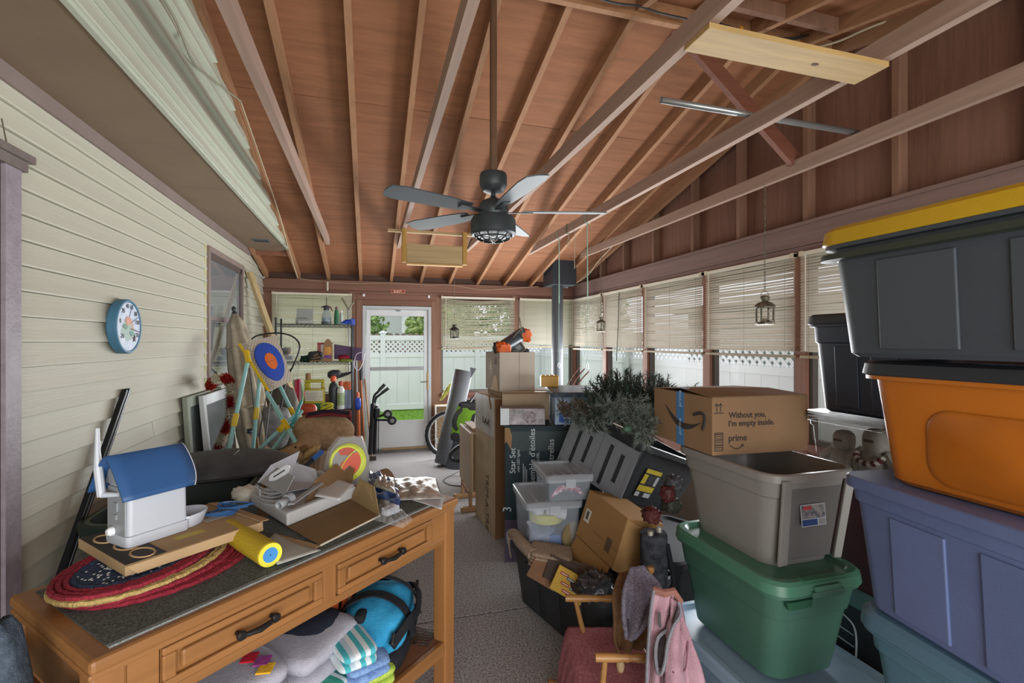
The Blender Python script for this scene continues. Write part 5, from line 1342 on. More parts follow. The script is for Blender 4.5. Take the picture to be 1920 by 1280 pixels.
pony.part('saddle_edge', MB().tube([sad(i / 10, 1) for i in range(11)] + [sad(1, 1 - i / 14) for i in range(1, 15)] + [sad(1 - i / 10, 0) for i in range(1, 11)] + [sad(0, i / 14) for i in range(1, 14)], .011, 8, closed=True), cloth('#6c2b30', .2), world=True, smooth=True)
wand = T('toy_wand', 'blue and black toy handle lying by the pony\'s head', 'toy', at(575, 868, t=3.1))
wand.part('shaft', MB().tube([at(600, 850, t=3.46), at(575, 872, t=3.36), at(553, 893, t=3.28)], [.014, .017, .02], 8), mt('#2c2f3a', .5), world=True)
wand.part('blue_band', MB().tube([at(604, 846, t=3.47), at(586, 861, t=3.40)], .019, 8), mt('#3d6db8', .5), world=True)
lump(at(719, 885, t=3.45) - V((0, 0, .35)), (.12, .14, .36), PL, 'plush_cushion', 'brown plush cushion end showing beyond the table by the door path', 'cushion', 8, .08, 3, .8)
yt = T('yellow_strap', 'coil of yellow strap lying on the pony saddle', 'strap', at(613, 768, t=3.92))
for i in range(4): yt.part('loop', MB().tube([at(613, 768, t=3.92) + V((.045 * cos(a_ * pi / 8), .03 * sin(a_ * pi / 8), .012 * i + .02 * sin(a_ * pi / 8 + i))) for a_ in range(16)], .008, 6, closed=True), mt('#b8b12e', .6), world=True, smooth=True)
lump(at(602, 779, t=3.88), (.05, .04, .025), BLU, 'dog_bone_toy', 'royal blue plastic grip lying on the pony saddle', 'toy', 2, .25, 4)
lump(at(577, 768, t=4.3), (.075, .06, .05), mt('#b04a2c', .6), 'orange_bucket_rim', 'orange-red plastic lump between the jug and the pony', 'bucket', 5, .2)
# ---------------- doorway: folded cart, brooms
kt = T('folding_cart', 'folded black push cart with two bent handles and small wheels before the door', 'cart', at(705, 851, t=6.35) * V((1, 1, 0)))
BK = mt('#26282c', .45, .2, .1, 20)
def P6(px, py, t_=6.35): return at(px, py, t=t_)
for (dx, dt) in ((0, 0), (7, .12)):
    kt.part('handle_tube', MB().tube(poly_curve([P6(697 + dx * .3, 850, 6.35 + dt), P6(698 + dx * .3, 780, 6.35 + dt), P6(701 + dx * .4, 745 + dx * .6, 6.35 + dt), P6(708 + dx * .6, 735 + dx * .7, 6.35 + dt), P6(720 + dx, 722 + dx, 6.35 + dt)]), .016, 8), BK, world=True, smooth=True)
    kt.part('grip', MB().tube([P6(711 + dx * .7, 731 + dx * .8, 6.35 + dt), P6(722 + dx, 720 + dx, 6.35 + dt)], .021, 8), mt('#33363b', .8), world=True, smooth=True)
kt.part('frame_bar', MB().beam(P6(694, 852), P6(699, 756), .05, .05), BK, world=True, bevel=.01)
kt.part('frame_bar', MB().beam(P6(702, 851, 6.4), P6(706, 760, 6.4), .04, .04), BK, world=True, bevel=.01)
kt.part('leg_rod', MB().tube([P6(705, 851, 6.45), P6(707, 790, 6.45)], .006, 6), BK, world=True)
kt.part('leg_rod', MB().tube([P6(709, 848, 6.5), P6(710, 785, 6.5)], .006, 6), BK, world=True)
kt.part('body_block', MB().box(-.02, -.03, 0, .04, .03, .13), BK, bevel=.01).data.transform(Matrix.Translation(kt.I @ P6(706, 783)))
for i, (px, py) in enumerate(((727, 776), (735, 788))):
    a_ = kt.part('axle_arm', MB().beam(P6(705, 782 + i * 5), P6(px, py - 1), .02, .03), BK, world=True)
    kt.part('wheel', MB(frameM(P6(px, py, 6.3), cvec(.9, 0, .4), (0, 0, 1), cvec(.4, 0, -.9))).lathe([(.018, -.018), (.052, -.018), (.058, -.01), (.058, .01), (.052, .018), (.018, .018)], 20), mt('#1e1f21', .7), parent=a_, world=True, smooth=True)
    kt.part('hub', MB(frameM(P6(px, py, 6.3), cvec(.9, 0, .4), (0, 0, 1), cvec(.4, 0, -.9))).lathe([(.004, -.02), (.028, -.02), (.028, .02), (.004, .02)], 14), mt('#83868a', .4, .5), parent=a_, world=True)
kt.part('white_tag', MB().beam(P6(697, 845, 6.29), P6(697, 815, 6.29), .035, .004), mt('#c5c8ca', .5), world=True)
brooms = (((676, 690, 6.72), (684, 846, 6.45), '#a5673f', 'broom pole with tan wooden handle between the shelf and the door'), ((668, 655, 6.75), (671, 850, 6.5), '#b0b4ba', 'thin silver pole beside the right shelf post'), ((683, 700, 6.85), (698, 852, 6.4), '#a98a68', 'pale wooden pole leaning nearest the door frame'), ((671, 735, 6.5), (674, 840, 6.4), '#c86a3a', 'orange-handled tool standing at the right end of the shelf'))
for i, (a_, b_, c_, lab_) in enumerate(brooms):
    B_ = at(b_[0], b_[1], t=b_[2]); B_.z = .02
    t_ = T('pole', lab_, 'pole', B_ * V((1, 1, 0)), group='poles by the door')
    t_.part('shaft', MB().tube([at(a_[0], a_[1], t=a_[2]), B_], .012 if i != 3 else .02, 8), mt(c_, .5), world=True, smooth=True)
    if i in (0, 3): t_.part('grip', MB().tube([at(a_[0], a_[1], t=a_[2]), at(a_[0], a_[1], t=a_[2]).lerp(B_, .14)], .019, 8), mt('#23262c', .6), world=True, smooth=True)
    t_.part('foot', MB().box(-.05, -.02, 0, .05, .02, .05), mt('#4a3f38', .8))
lump(at(671, 757, t=6.4), (.035, .03, .08), BLU, 'blue_brush', 'blue plastic brush hung on the poles by the door', 'brush', 3, .3)
pe = solo('tub_bucket', 'grey-brown bucket base among the poles by the door', 'bucket', MB(Matrix.Translation(at(661, 800, t=6.3) * V((1, 1, 0)))).lathe([(.10, 0), (.13, .30), (.135, .31), (.125, .31), (.095, .02)], 18), mt('#8a4a30', .6), smooth=True)
# ================================================================== back right
GRYT = mt('#5f6267', .65, 0, .14, 5, .05, 30)
a_, b_ = at(832, 866, z=.05), at(869, 695, t=6.28)
tu = T('sonotube', 'tall grey cardboard tube leaning beside the bicycle', 'tube', a_ * V((1, 1, 0)))
tu.part('tube', MB().tube([V((a_.x, a_.y, .03)), b_], .115, 24, cap=False), GRYT, world=True, smooth=True, solid=.008)
tu.part('torn_lip', MB().slab([b_ + cvec(.09, .05, -.05), b_ + cvec(.17, .03, -.04), b_ + cvec(.10, -.09, -.05)], .006), GRYT, world=True)
# bicycle
bk_ = at(842, 816, t=6.50)
bi = T('bicycle', 'bicycle with silver-rimmed wheel standing behind the grey tube', 'bicycle', bk_ * V((1, 1, 0)))
BT = mt('#1c1d1f', .8); SIL = mt('#b5b8bc', .4, .2)
ax_, ay_ = cvec(.98, 0, .2), V((0, 0, 1))
def wheel(c, R):
    w_ = bi.part('tyre', MB().tube(arc(c, R, 0, 2 * pi, 40, ax_, ay_)[:-1], .021, 8, closed=True), BT, world=True, smooth=True)
    bi.part('rim', MB().tube(arc(c, R - .03, 0, 2 * pi, 40, ax_, ay_)[:-1], .010, 6, closed=True), SIL, world=True, parent=w_, smooth=True)
    for i in range(20):
        q = arc(c, R - .03, i * pi / 10, i * pi / 10 + .01, 1, ax_, ay_)[0]
        bi.part('spoke', MB().tube([c + cvec(.0, 0, .02 if i % 2 else -.02), q], .0013, 4), SIL, world=True, parent=w_)
    bi.part('hub', MB().tube([c + cvec(-.02, 0, -.05), c + cvec(.02, 0, .05)], .02, 10), BT, world=True, parent=w_)
    for i in range(30):
        q0 = arc(c, R + .019, i * pi / 15, i * pi / 15 + .1, 2, ax_, ay_)
        bi.part('tread', MB().beam(q0[0], q0[1], .03, .008), BT, world=True, parent=w_)
zc0 = V((bk_.x, bk_.y, .325))
wheel(zc0, .30)
zc1 = zc0 + ax_ * .98
wheel(zc1, .30)
FRM = mt('#2a2c2e', .35, .2)
bbk = zc0 + ax_ * .52 + V((0, 0, -.04)); seat_ = zc0 + ax_ * .66 + V((0, 0, .42)); headt = zc0 + ax_ * .14 + V((0, 0, .46))
for p_, q_ in ((headt, bbk), (headt, seat_), (seat_, bbk), (bbk, zc1), (seat_, zc1)): bi.part('frame_tube', MB().tube([p_, q_], .016, 8), FRM, world=True, smooth=True)
bi.part('fork', MB().tube([headt + V((0, 0, .12)), headt, zc0], .014, 8), FRM, world=True, smooth=True)
bi.part('handlebar', MB().tube([headt + V((0, 0, .12)) + cvec(-.06, .05, -.28), headt + V((0, 0, .14)), headt + V((0, 0, .12)) + cvec(.08, .05, .28)], .012, 8), FRM, world=True, smooth=True)
bi.part('saddle', MB().ell(seat_ + V((0, 0, .07)), (.13, .07, .035), 16, 8), BT, world=True, smooth=True)
bi.part('reflector', MB().box(-.012, -.01, -.03, .012, .01, .03), mt('#c6cbd0', .2)).data.transform(Matrix.Translation(bi.I @ (zc0 + ax_ * -.17 + V((0, -.03, -.08)))))
yb = T('yellow_bird', 'yellow-green leaf-shaped garden ornament by the window sill behind the tube', 'ornament', at(836, 735, t=6.6))
yb.part('blade', MB(frameM(at(836, 735, t=6.6), cvec(.8, -.6, 0), cvec(.5, .85, 0), cvec(0, 0, -1))).ell((0, 0, 0), (.03, .13, .015), 14, 10, 1, None, .3, 5), mt('#a3a24a', .5, 0, .4, 14), world=True, smooth=True)
yb.part('stem', MB().tube([at(842, 752, t=6.6), at(850, 800, t=6.6)], .008, 6), IRON, world=True)
pf_ = carton_box('flat picture carton standing against the back wall behind the bicycle', (1.20, 6.98, 0), .05, .62, .08, .66, carton('#8f785c'), name='flat_carton')
pf_.part('printed_top', MB().box(-.30, -.043, .50, .30, -.041, .64), mt('#6b5139', .7))
pf_.part('white_edge', MB().box(-.31, -.044, .0, -.295, -.040, .66).box(-.295, -.044, .64, .31, -.040, .66), WHITE)
# green and black leaf blower
lb = T('leaf_blower', 'bright green and black leaf blower standing nozzle down among the cartons', 'blower', at(858, 878, z=0))
LM = frameM(at(852, 872, t=5.75), cvec(.97, 0, .2), cvec(0, 0, -1).cross(cvec(.22, .97, 0)), cvec(.22, .97, 0))
LGm, DKm = plastic('#6fa32a'), plastic('#2b2e33')
lb.part('nozzle', MB(lb.I @ LM).lathe([(.075, -.04), (.07, .05), (.055, .25), (.06, .34)], 16), mt('#3b3f45', .45), smooth=True)
lb.part('motor_housing', MB(lb.I @ LM).ell((.01, 0, .54), (.085, .07, .21), 18, 12, .3, .45), LGm, smooth=True, ang=180)
lb.part('black_grille', MB(lb.I @ LM).ell((.05, -.045, .50), (.05, .04, .15), 16, 10, .3, .45), DKm, smooth=True, ang=180)
lb.part('collar', MB(lb.I @ LM).lathe([(.075, .30), (.085, .33), (.085, .37), (.075, .40)], 16), DKm, smooth=True)
lb.part('handle', MB(lb.I @ LM).tube(poly_curve([(-.05, 0, .42), (-.11, 0, .50), (-.11, 0, .62), (-.02, 0, .72), (.06, 0, .72)]), .02, 8), DKm, smooth=True)
lb.part('top_cap', MB(lb.I @ LM).ell((.03, 0, .72), (.10, .08, .05), 16, 8, .6), DKm, smooth=True, ang=180)
for i in range(4): lb.part('cable', MB(lb.I @ LM).tube(poly_curve([(-.02 + .03 * i, .0, .74), (.02 + .03 * i, -.02, .84 + .03 * (i % 2)), (.07 + .02 * i, .02, .80), (.09, .03, .70)]), .006, 6), [IRON, SIL][i % 2], smooth=True)
hs = T('hose_loop', 'black flexible hose looped on the floor in front of the blower', 'hose', at(855, 868, z=0))
hl = poly_curve([at(872, 832, t=5.4), at(856, 840, t=5.4), at(845, 852, t=5.4), at(850, 862, t=5.4), at(872, 864, t=5.4)])
hs.part('hose', MB().tube(hl, .022, 10), mt('#24262a', .5), world=True, smooth=True)
hs.part('prop_foot', MB().tube([at(872, 864, t=5.4), at(876, 872, t=5.4) * V((1, 1, 0)) + V((0, 0, .02))], .022, 10), mt('#24262a', .5), world=True)
cdp = T('power_cord', 'thin dark power cord curling on the floor by the folding tables', 'cord', at(850, 900, z=0))
cdp.part('cord', MB().tube(poly_curve([at(868, 880, z=.005), at(842, 893, z=.005), at(832, 901, z=.005), at(845, 909, z=.005), at(868, 911, z=.005)]), .005, 6), mt('#4a4a4c', .6), world=True)
# tray tables
TT = wood('#8a6a4a', 2, .05, .18, .5, 20)
tt_ = T('tray_table_set', 'set of folded wooden tray tables with a tan top on end', 'tray table', (.93, 4.6, 0))
tt_.part('tray_top', MB().box(-.06, -.30, .20, -.03, .26, .74), wood('#9d876e', 2, .04, .12, .5, 20), world=False, bevel=.008)
tt_.part('tray_top', MB().box(-.02, -.28, .20, .005, .25, .73), TT, bevel=.006)
for y in (-.22, .18):
    tt_.part('leg', MB().box(-.055, y, .05, -.025, y + .035, .66), TT, bevel=.004)
    tt_.part('leg', MB().box(.03, y, .05, .06, y + .035, .70), TT, bevel=.004)
    tt_.part('foot', MB().box(-.13, y - .01, 0, .12, y + .045, .05), TT, bevel=.012)
for z_ in (.14, .5): tt_.part('stretcher', MB().box(-.05, -.2, z_, -.03, .2, z_ + .035), TT, bevel=.003)
tt_.part('handle_rail', MB().box(-.02, -.22, .74, .06, .2, .77), TT, bevel=.006)
# cartons and tall tree box
cA = T('tilted_carton', 'tan carton tilted on edge behind the folded tray tables', 'box', M=Matrix.Translation(V((1.10, 5.05, .0))) @ Matrix.Rotation(-.2, 4, 'Z') @ Matrix.Rotation(.16, 4, 'Y'))
cA.part('body', MB().box(-.14, -.25, .03, .16, .2, .93), carton('#7d6348'), bevel=.004)
cA.part('pale_face', MB().box(-.144, -.25, .05, -.14, .2, .92), mt('#bdb7ae', .6, 0, .08, 8))
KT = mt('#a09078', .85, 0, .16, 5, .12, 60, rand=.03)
tbx = T('tall_tree_box', 'tall worn cardboard box lettered down its side beside the green star box', 'box', M=frameM((.952, 3.73, 0), (-.04, .56, 0), (-.56, -.04, 0), (0, 0, 1)))
tbx.part('body', MB().box(0, -.30, 0, .56, 0, 1.12), KT, bevel=.006)
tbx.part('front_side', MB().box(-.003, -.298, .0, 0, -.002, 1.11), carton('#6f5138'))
tbx.part('tape_patch', MB().box(.02, .0005, .80, .54, .002, 1.115), mt('#a7a6a3', .3, 0, .2, 5, hex2='#c9c9cb'))
tbx.part('torn_flap', MB().slab([(-.004, -.02, 1.12), (.16, .002, 1.13), (.10, .004, 1.02), (-.004, -.06, 1.0)], .004), carton('#8a6b4c'))
for i in range(9):
    tbx.part('scribble', MB().tube(poly_curve([(.14 + .02 * i, .003, .86 + .02 * (i % 3)), (.15 + .02 * i, .003, .93 - .015 * (i % 4)), (.17 + .018 * i, .003, .88)]), .003, 5), mt('#4b4846', .7))
tbx.text('lettering', 'TRIM-A-TREE', .115, frameM((.24, .002, .47), (0, 0, -1), (-1, 0, 0), (0, 1, 0)), mt('#4c3d30', .8), sx=.78)
DG_ = '#1f3238'
stb = T('star_set_box', 'tall dark teal star-set carton with white lettering up its face', 'box', M=frameM((.92, 3.32, 0), (.9643, -.2655, 0), (.2655, .9643, 0), (0, 0, 1)))
stb.part('body', MB().box(0, 0, 0, .70, .62, .97), mt('#172a30', .6, 0, .10, 7, spec=.3), bevel=.004)
stb.part('purple_foot', MB().box(.0, -.001, .0, .70, 0, .30), mt('#463c4e', .5, 0, .3, 6))
stb.part('white_print', MB().ell((.06, -.002, .17), (.05, .001, .06), 14, 6, .7, None, .5, 9), mt('#8f8f9c', .6))
stb.part('lighter_band', MB().box(.05, -.001, .79, .70, 0, .93), mt('#2c3b3d', .6, 0, .1, 9))
stb.part('torn_patch', MB().prism([(.0, .955), (.035, .955), (.052, .90), (.045, .80), (.012, .86), (.0, .84)], -.0015, 0), carton('#8a6f52')).data.transform(Matrix(((1, 0, 0, 0), (0, 0, -1, -.0015), (0, 1, 0, 0), (0, 0, 0, 1))))
LW_ = mt('#b9c4c8', .6)
up = lambda x, z_: frameM((x, -.002, z_), (0, 0, 1), (-1, 0, 0), (0, -1, 0))
stb.text('lettering', 'Star Set', .058, up(.075, .63), LW_)
stb.text('lettering', 'with LED lights', .026, up(.105, .64), LW_)
stb.text('lettering', 'Ensemble d’étoiles', .060, up(.215, .50), LW_)
stb.text('lettering', 'par lumières à DEL', .026, up(.245, .58), LW_)
stb.text('lettering', 'de estrellas', .060, up(.35, .60), LW_)
stb.text('lettering', 'con LED', .026, up(.38, .64), LW_)
stb.text('lettering', '3', .085, frameM((.045, -.002, .355), (0, 0, 1), (-1, 0, 0), (0, -1, 0)), LW_)
for i in range(7): stb.part('small_print', MB().box(.13 + .012 * (i % 3) + (.14 * (i // 3)), -.0022, .52, .134 + .012 * (i % 3) + (.14 * (i // 3)), -.001, .70 - .02 * (i % 4)), LW_)
# on the star box
sM_ = stb.M
def on_star(x, y, z_): return sM_ @ V((x, y, z_))
ctb = T('cat_picture_box', 'small grey box printed with an animal photo, white end panel, on the star box', 'box', M=sM_ @ Matrix.Translation((-.03, .02, .972)))
ctb.part('body', MB().box(0, 0, 0, .32, .14, .118), mt('#7d777c', .5), bevel=.002)
ctb.part('white_end', MB().box(-.001, -.0015, 0, .062, 0, .118), mt('#c9d0d6', .5))
ctb.part('photo', MB().box(.068, -.0015, .004, .315, 0, .114), mt('#6e666e', .4, 0, .45, 16, hex2='#b3abb0', detail=5))
ctb.part('photo_face', MB().ell((.21, -.002, .055), (.045, .001, .045), 16, 6, 1, None, .3, 6), mt('#5c5358', .5, 0, .4, 40, hex2='#a89aa0'))
kb = carton_box('low tan carton with glossy tape behind the animal photo box', on_star(.16, .38, .972), -.27, .36, .28, .20, carton('#a08d76'), tape='#c6b9a2')
lbx = T('blue_basket_carton', 'pale blue carton printed with a blue basket, grey-blue lid, on the star box', 'box', M=sM_ @ Matrix.Translation((.36, .02, .972)))
lbx.part('body', MB().box(0, 0, 0, .44, .52, .20), mt('#a3bcdb', .5, 0, .10, 4), bevel=.004)
lbx.part('lid', MB().rloft([(.20, .245, .285, .03), (.225, .25, .29, .03), (.235, .24, .28, .03)], 4, c=(.22, .26)), mt('#4f5f74', .4, 0, .08, 5), smooth=True)
lbx.part('printed_basket', MB().rings([[(.03, -.0015, .02), (.20, -.0015, .0), (.20, -.0015, .06), (.17, -.0015, .065), (.15, -.0015, .1), (.06, -.0015, .105), (.03, -.0015, .08)], [(.03, -.003, .02), (.20, -.003, .0), (.20, -.003, .06), (.17, -.003, .065), (.15, -.003, .1), (.06, -.003, .105), (.03, -.003, .08)]]), mt('#1f57b5', .5))
lbx.part('print_line', MB().box(.06, -.0035, .045, .19, -.003, .052), mt('#c9d6e6', .5))
lbx.part('print_line', MB().box(.10, -.0035, .0, .108, -.003, .045), mt('#c9d6e6', .5))
ylb = T('yellow_block_box', 'small yellow ribbed plastic box on the grey-blue lid', 'box', M=sM_ @ Matrix.Translation((.29, .40, 1.208)))
YP = plastic('#b98a18')
ylb.part('body', MB().box(0, 0, 0, .14, .10, .085), YP, bevel=.004)
for i in range(4): ylb.part('stud', MB().box(.006 + .034 * i, .01, .085, .030 + .034 * i, .09, .094), YP, bevel=.003)
# bee box with garden tools on top
bp0 = at(937, 748, t=3.86)
bb = T('bee_box', 'open white-sided carton with dandelion and honey drip print, heaped with tools', 'box', M=frameM((bp0.x, bp0.y, 1.168), (.997, .08, 0), (-.08, .997, 0), (0, 0, 1)))
WB = mt('#a89d90', .8, 0, .05, 6, .06, 120)
bw_, bd_, bh_ = .305, .36, .315
e = .005
bb.part('body', MB().box(0, 0, 0, bw_, bd_, e).box(0, 0, e, e, bd_, bh_).box(bw_ - e, 0, e, bw_, bd_, bh_).box(e, 0, e, bw_ - e, e, bh_).box(e, bd_ - e, e, bw_ - e, bd_, bh_), WB)
bb.part('seam', MB().box(.168, -.001, 0, .171, 0, bh_), mt('#7d7266', .8))
bb.part('printed_side', MB().box(-.001, 0, .0, 0, bd_, bh_), mt('#8c7a66', .7, 0, .1, 6))
bb.part('honey_print', MB().prism([(.02, .0), (bd_ * .65, 0), (bd_ * .5, .05), (bd_ * .42, .11), (bd_ * .25, .13), (.06, .10), (.05, .03)], 0, .0012), mt('#a67a2a', .6)).data.transform(Matrix(((0, 0, -1, -.001), (1, 0, 0, 0), (0, 1, 0, 0), (0, 0, 0, 1))))
for i in range(11):
    a_ = i * pi / 5.5
    bb.part('dandelion_ray', MB().beam((-.0018, bd_ * .62, .19), (-.0018, bd_ * .62 + .085 * cos(a_), .19 + .075 * sin(a_)), .004, .002, (1, 0, 0)), mt('#d8d2c8', .7))
bb.part('drop_print', MB().prism([(.10 + .018 * cos(a_), .235 + .022 * sin(a_) + (.018 if abs(a_ - pi / 2) < .3 else 0)) for a_ in [i * pi / 8 for i in range(16)]], 0, .0014), mt('#4c2f24', .7)).data.transform(Matrix(((0, 0, -1, -.001), (1, 0, 0, 0), (0, 1, 0, 0), (0, 0, 0, 1))))
sup = T('tan_carton', 'small tan carton between the tall tree box and the dandelion carton', 'box', M=frameM((bp0.x + .01, bp0.y + .01, 1.124), (.997, .08, 0), (-.08, .997, 0), (0, 0, 1)))
sup.part('body', MB().box(0, 0, 0, .30, .33, .042), carton('#8a7458'), bevel=.003)
bT = lambda x, y, z_: bb.M @ V((x, y, z_))
tr1 = T('string_trimmer_head', 'orange and black trimmer tool lying diagonally across the dandelion carton', 'tool', bT(.12, .1, bh_))
tr1.part('motor', MB().tube([bT(.06, .06, .36), bT(.20, .12, .43)], [.055, .06], 16), mt('#43494f', .35, .3), world=True, smooth=True)
ORT = plastic('#c4561c', .5)
tr1.part('orange_housing', MB().ell(bT(.05, .06, .35), (.06, .05, .05), 18, 12, .45, .6, .4, 8, 2).tube([bT(.03, .03, .37), bT(.11, .07, .40)], [.03, .02], 8), ORT, world=True, smooth=True)
tr1.part('orange_housing', MB().tube(poly_curve([bT(.14, .10, .36), bT(.20, .12, .44), bT(.25, .12, .48)]), [.03] * 12 + [.035], 10), ORT, world=True, smooth=True)
tr1.part('battery', MB(frameM(bT(.21, .10, .475), cvec(.85, .5, 0), cvec(0, 0, 1), cvec(-.5, .85, 0))).box(-.05, -.03, -.02, .05, .04, .03), mt('#24262a', .5), world=True, bevel=.006)
tr1.part('orange_housing', MB().ell(bT(.27, .12, .455), (.045, .04, .05), 16, 10, .45, .6, .5, 9, 5), ORT, world=True, smooth=True)
tr1.part('guard', MB().ell(bT(.02, .10, .35), (.045, .05, .05), 14, 8, .8, None, .3, 7, 3), mt('#262a28', .6), world=True, smooth=True)
rdo = T('small_radio', 'small dark-faced box tipped on end at the right of the dandelion carton', 'box', M=frameM(bT(.20, .05, .32), cvec(.80, .55, .2), cvec(-.1, -.2, .97), cvec(-.5, .83, .1)))
rdo.part('body', MB().box(-.045, 0, -.01, .05, .07, .085), mt('#8a7a68', .7), bevel=.003)
rdo.part('dark_face', MB().box(-.04, -.002, -.005, .045, 0, .08), mt('#3a3a3c', .5))
rdo.part('pale_frame', MB().box(-.02, -.003, .015, .025, -.002, .055), mt('#77797c', .4))
for i, (q, r_) in enumerate(((.16, (.05, .04, .035)), (.09, (.05, .04, .03)), (.265, (.025, .03, .025)))):
    lump(bT(q, .09, .315), r_, mt(['#55544e', '#2c312b', '#3a3b3f'][i], .6, 0, .3, 30), 'tool_clutter', ['grey crumpled hardware between the trimmer and the small box', 'dark green wire tangle under the trimmer', 'dark grey knob at the right edge of the dandelion carton'][i], 'hardware', i, .5, 8)
for i, (a_, b_) in enumerate((((.10, .05, .40), (.215, .05, .62)), ((.225, .06, .42), (.19, .05, .72)))):
    solo('plant_stake', ['bare thin stake rising left from the dandelion carton', 'tall thin stake rising in front of the window post from the carton'][i], 'stake', MB().tube([bT(*a_), bT(a_[0] + (b_[0] - a_[0]), b_[1], b_[2] - .12 * 0 - (.10 if i == 0 else .12))], .004, 6), mt('#6b5f50', .7))
# stove pipe
STV = mt('#3c3f43', .6, .1, .10, 6)
sx0, sx1, sy0, sy1 = 2.45, 2.81, 6.33, 6.72
pcx, pcy = at(1045, 600, t=7).x, 6.53
sv = T('stove_pipe', 'black stove pipe rising into a square ceiling support box in the back corner', 'stove pipe', (pcx, pcy, 0))
sv.part('pipe', MB().tube([(pcx, pcy, .75), (pcx, pcy, 2.38)], .082, 24), mt('#45484c', .55, .15, .08, 6), world=True, smooth=True)
sv.part('pipe_collar', MB().tube([(pcx, pcy, 1.42), (pcx, pcy, 1.47)], .085, 24), mt('#4d5054', .5, .2), world=True, smooth=True)
sv.part('ceiling_box', MB().box(sx0, sy0, 2.37, sx1, sy1, 2.74), mt('#34383f', .5, .3, .06, 5), world=True, bevel=.004)
sv.part('box_trim', MB().box(sx0 - .02, sy0 - .03, 2.735, sx1 + .02, sy0 + .005, 2.75), mt('#22252a', .5), world=True)
sv.part('stove_body', MB().box(pcx - .26, pcy - .24, .12, pcx + .26, pcy + .24, .75).box(pcx - .2, pcy - .2, 0, pcx + .2, pcy + .2, .12), STV, world=True, bevel=.01)
sv.part('stove_door', MB().box(pcx - .18, pcy - .26, .25, pcx + .18, pcy - .24, .62), STV, world=True, bevel=.006)
# ================================================================== right front: totes and cartons
# --- stack nearest the wall window: crate box, maroon carton, snowman tote, dark blue tote
wsb = carton_box('boxed wire shelf kit with a pale border, on the floor between the tote stacks', (2.24, 1.49, 0), -pi / 2, .66, .46, .50, mt('#5f7f82', .6, 0, .08, 6), name='shelf_kit_box', tape=None)
wsb.part('dark_picture', MB().box(-.31, -.232, .06, .06, -.230, .42), mt('#26262a', .6, 0, .3, 9))
for i in range(4): wsb.part('drawn_shelf', MB().tube([(-.24, -.234, .16 + .05 * i), (-.10, -.234, .15 + .05 * i)], .003, 5), mt('#a9b4b8', .5))
wsb.part('drawn_frame', MB().tube(poly_curve([(-.10, -.234, .10), (-.09, -.234, .30), (-.13, -.234, .36), (-.24, -.234, .37)]), .004, 5), mt('#a9b4b8', .5))
mc = carton_box('plain maroon carton above the shelf kit box', (2.24, 1.49, .502), -pi / 2, .62, .44, .425, mt('#4a262c', .7, 0, .1, 6), name='maroon_carton', tape=None)
SX, SY = 2.24, 1.49
st_ = T('clear_tote', 'clear tote showing two white snowman figures, under the dark blue tote', 'tote', (SX, SY, .932), -pi / 2)
st_.part('body', MB().rloft(shell(.66, .46, .30, .92, step=.8, r=.03), 4), film('clear_tote_wall', '#55504d', .30, .25), smooth=True, ang=30)
st_.part('lid', MB().rloft([(.285, .35, .25, .04), (.312, .35, .25, .04)], 4), film('clear_tote_lid', '#5d5855', .6, .3), smooth=True)
def snowman(label, x, y, s, scarf):
    t_ = T('snowman_figure', label, 'figurine', (SX + y, SY - x, .946), -pi / 2, 'snowman figures in the clear tote')
    SNO = cloth('#a29d95', .08)
    t_.part('body', MB().ell((0, 0, .07 * s), (.062 * s, .05 * s, .07 * s), 16, 10).ell((0, 0, .165 * s), (.042 * s, .04 * s, .05 * s), 16, 10, .7), SNO, smooth=True, ang=180)
    for q in (-1, 1): t_.part('arm', MB().tube([(q * .045 * s, 0, .12 * s), (q * .085 * s, -.02, .08 * s), (q * .09 * s, -.03, .05 * s)], [.024 * s, .022 * s, .014 * s], 8), SNO, smooth=True)
    t_.part('face_slot', MB().box(-.018 * s, -.043 * s, .165 * s, .018 * s, -.036 * s, .174 * s), mt('#4a403c', .7))
    if scarf:
        pts = [(.05 * s * cos(a_), -.035 * s - .02 * s * sin(a_), .12 * s - .035 * s * sin(a_)) for a_ in [pi * i / 11 for i in range(12)]]
        for i in range(11): t_.part('scarf_stripe', MB().tube([pts[i], pts[i + 1]], .011 * s, 6), cloth('#5b2630' if i % 2 else '#c2bbb0'))
    return t_
snowman('white snowman figure without a scarf, at the left of the clear tote', -.23, -.13, 1.0, False)
snowman('white snowman figure with a maroon striped scarf, right of the plain one', -.08, -.13, 1.15, True)
lump(V((SX + .08, SY, 1.07)), (.09, .24, .11), mt('#6d5f58', .7, 0, .4, 14, hex2='#8b8d94'), 'holiday_clutter', 'dim brown and grey decorations behind the snowmen', 'decoration', 3, .3, 6)
solo('red_ornament', 'red speckled cone ornament behind the scarfed snowman', 'decoration', MB(Matrix.Translation((SX - .05, SY + .09, 1.10))).lathe([(.035, 0), (.028, .06), (.012, .12)], 12), mt('#9c4436', .6, 0, .3, 60), smooth=True)
lump(V((SX - .13, SY - .10, .985)), (.05, .08, .04), cloth('#a9a498', .1), 'santa_hat', 'pale knitted cap with brown band at the bottom right of the clear tote', 'hat', 6, .15)
DB = plastic('#343e52', .42, .08)
tote('dark navy tote on top of the snowman tote, behind the orange tote', (SX + .01, SY - .01, 1.246), -pi / 2, .68, .46, .425, DB, mt('#33393f', .5, 0, .08, 6), tp=.90, ribs=3, lidh=.025)
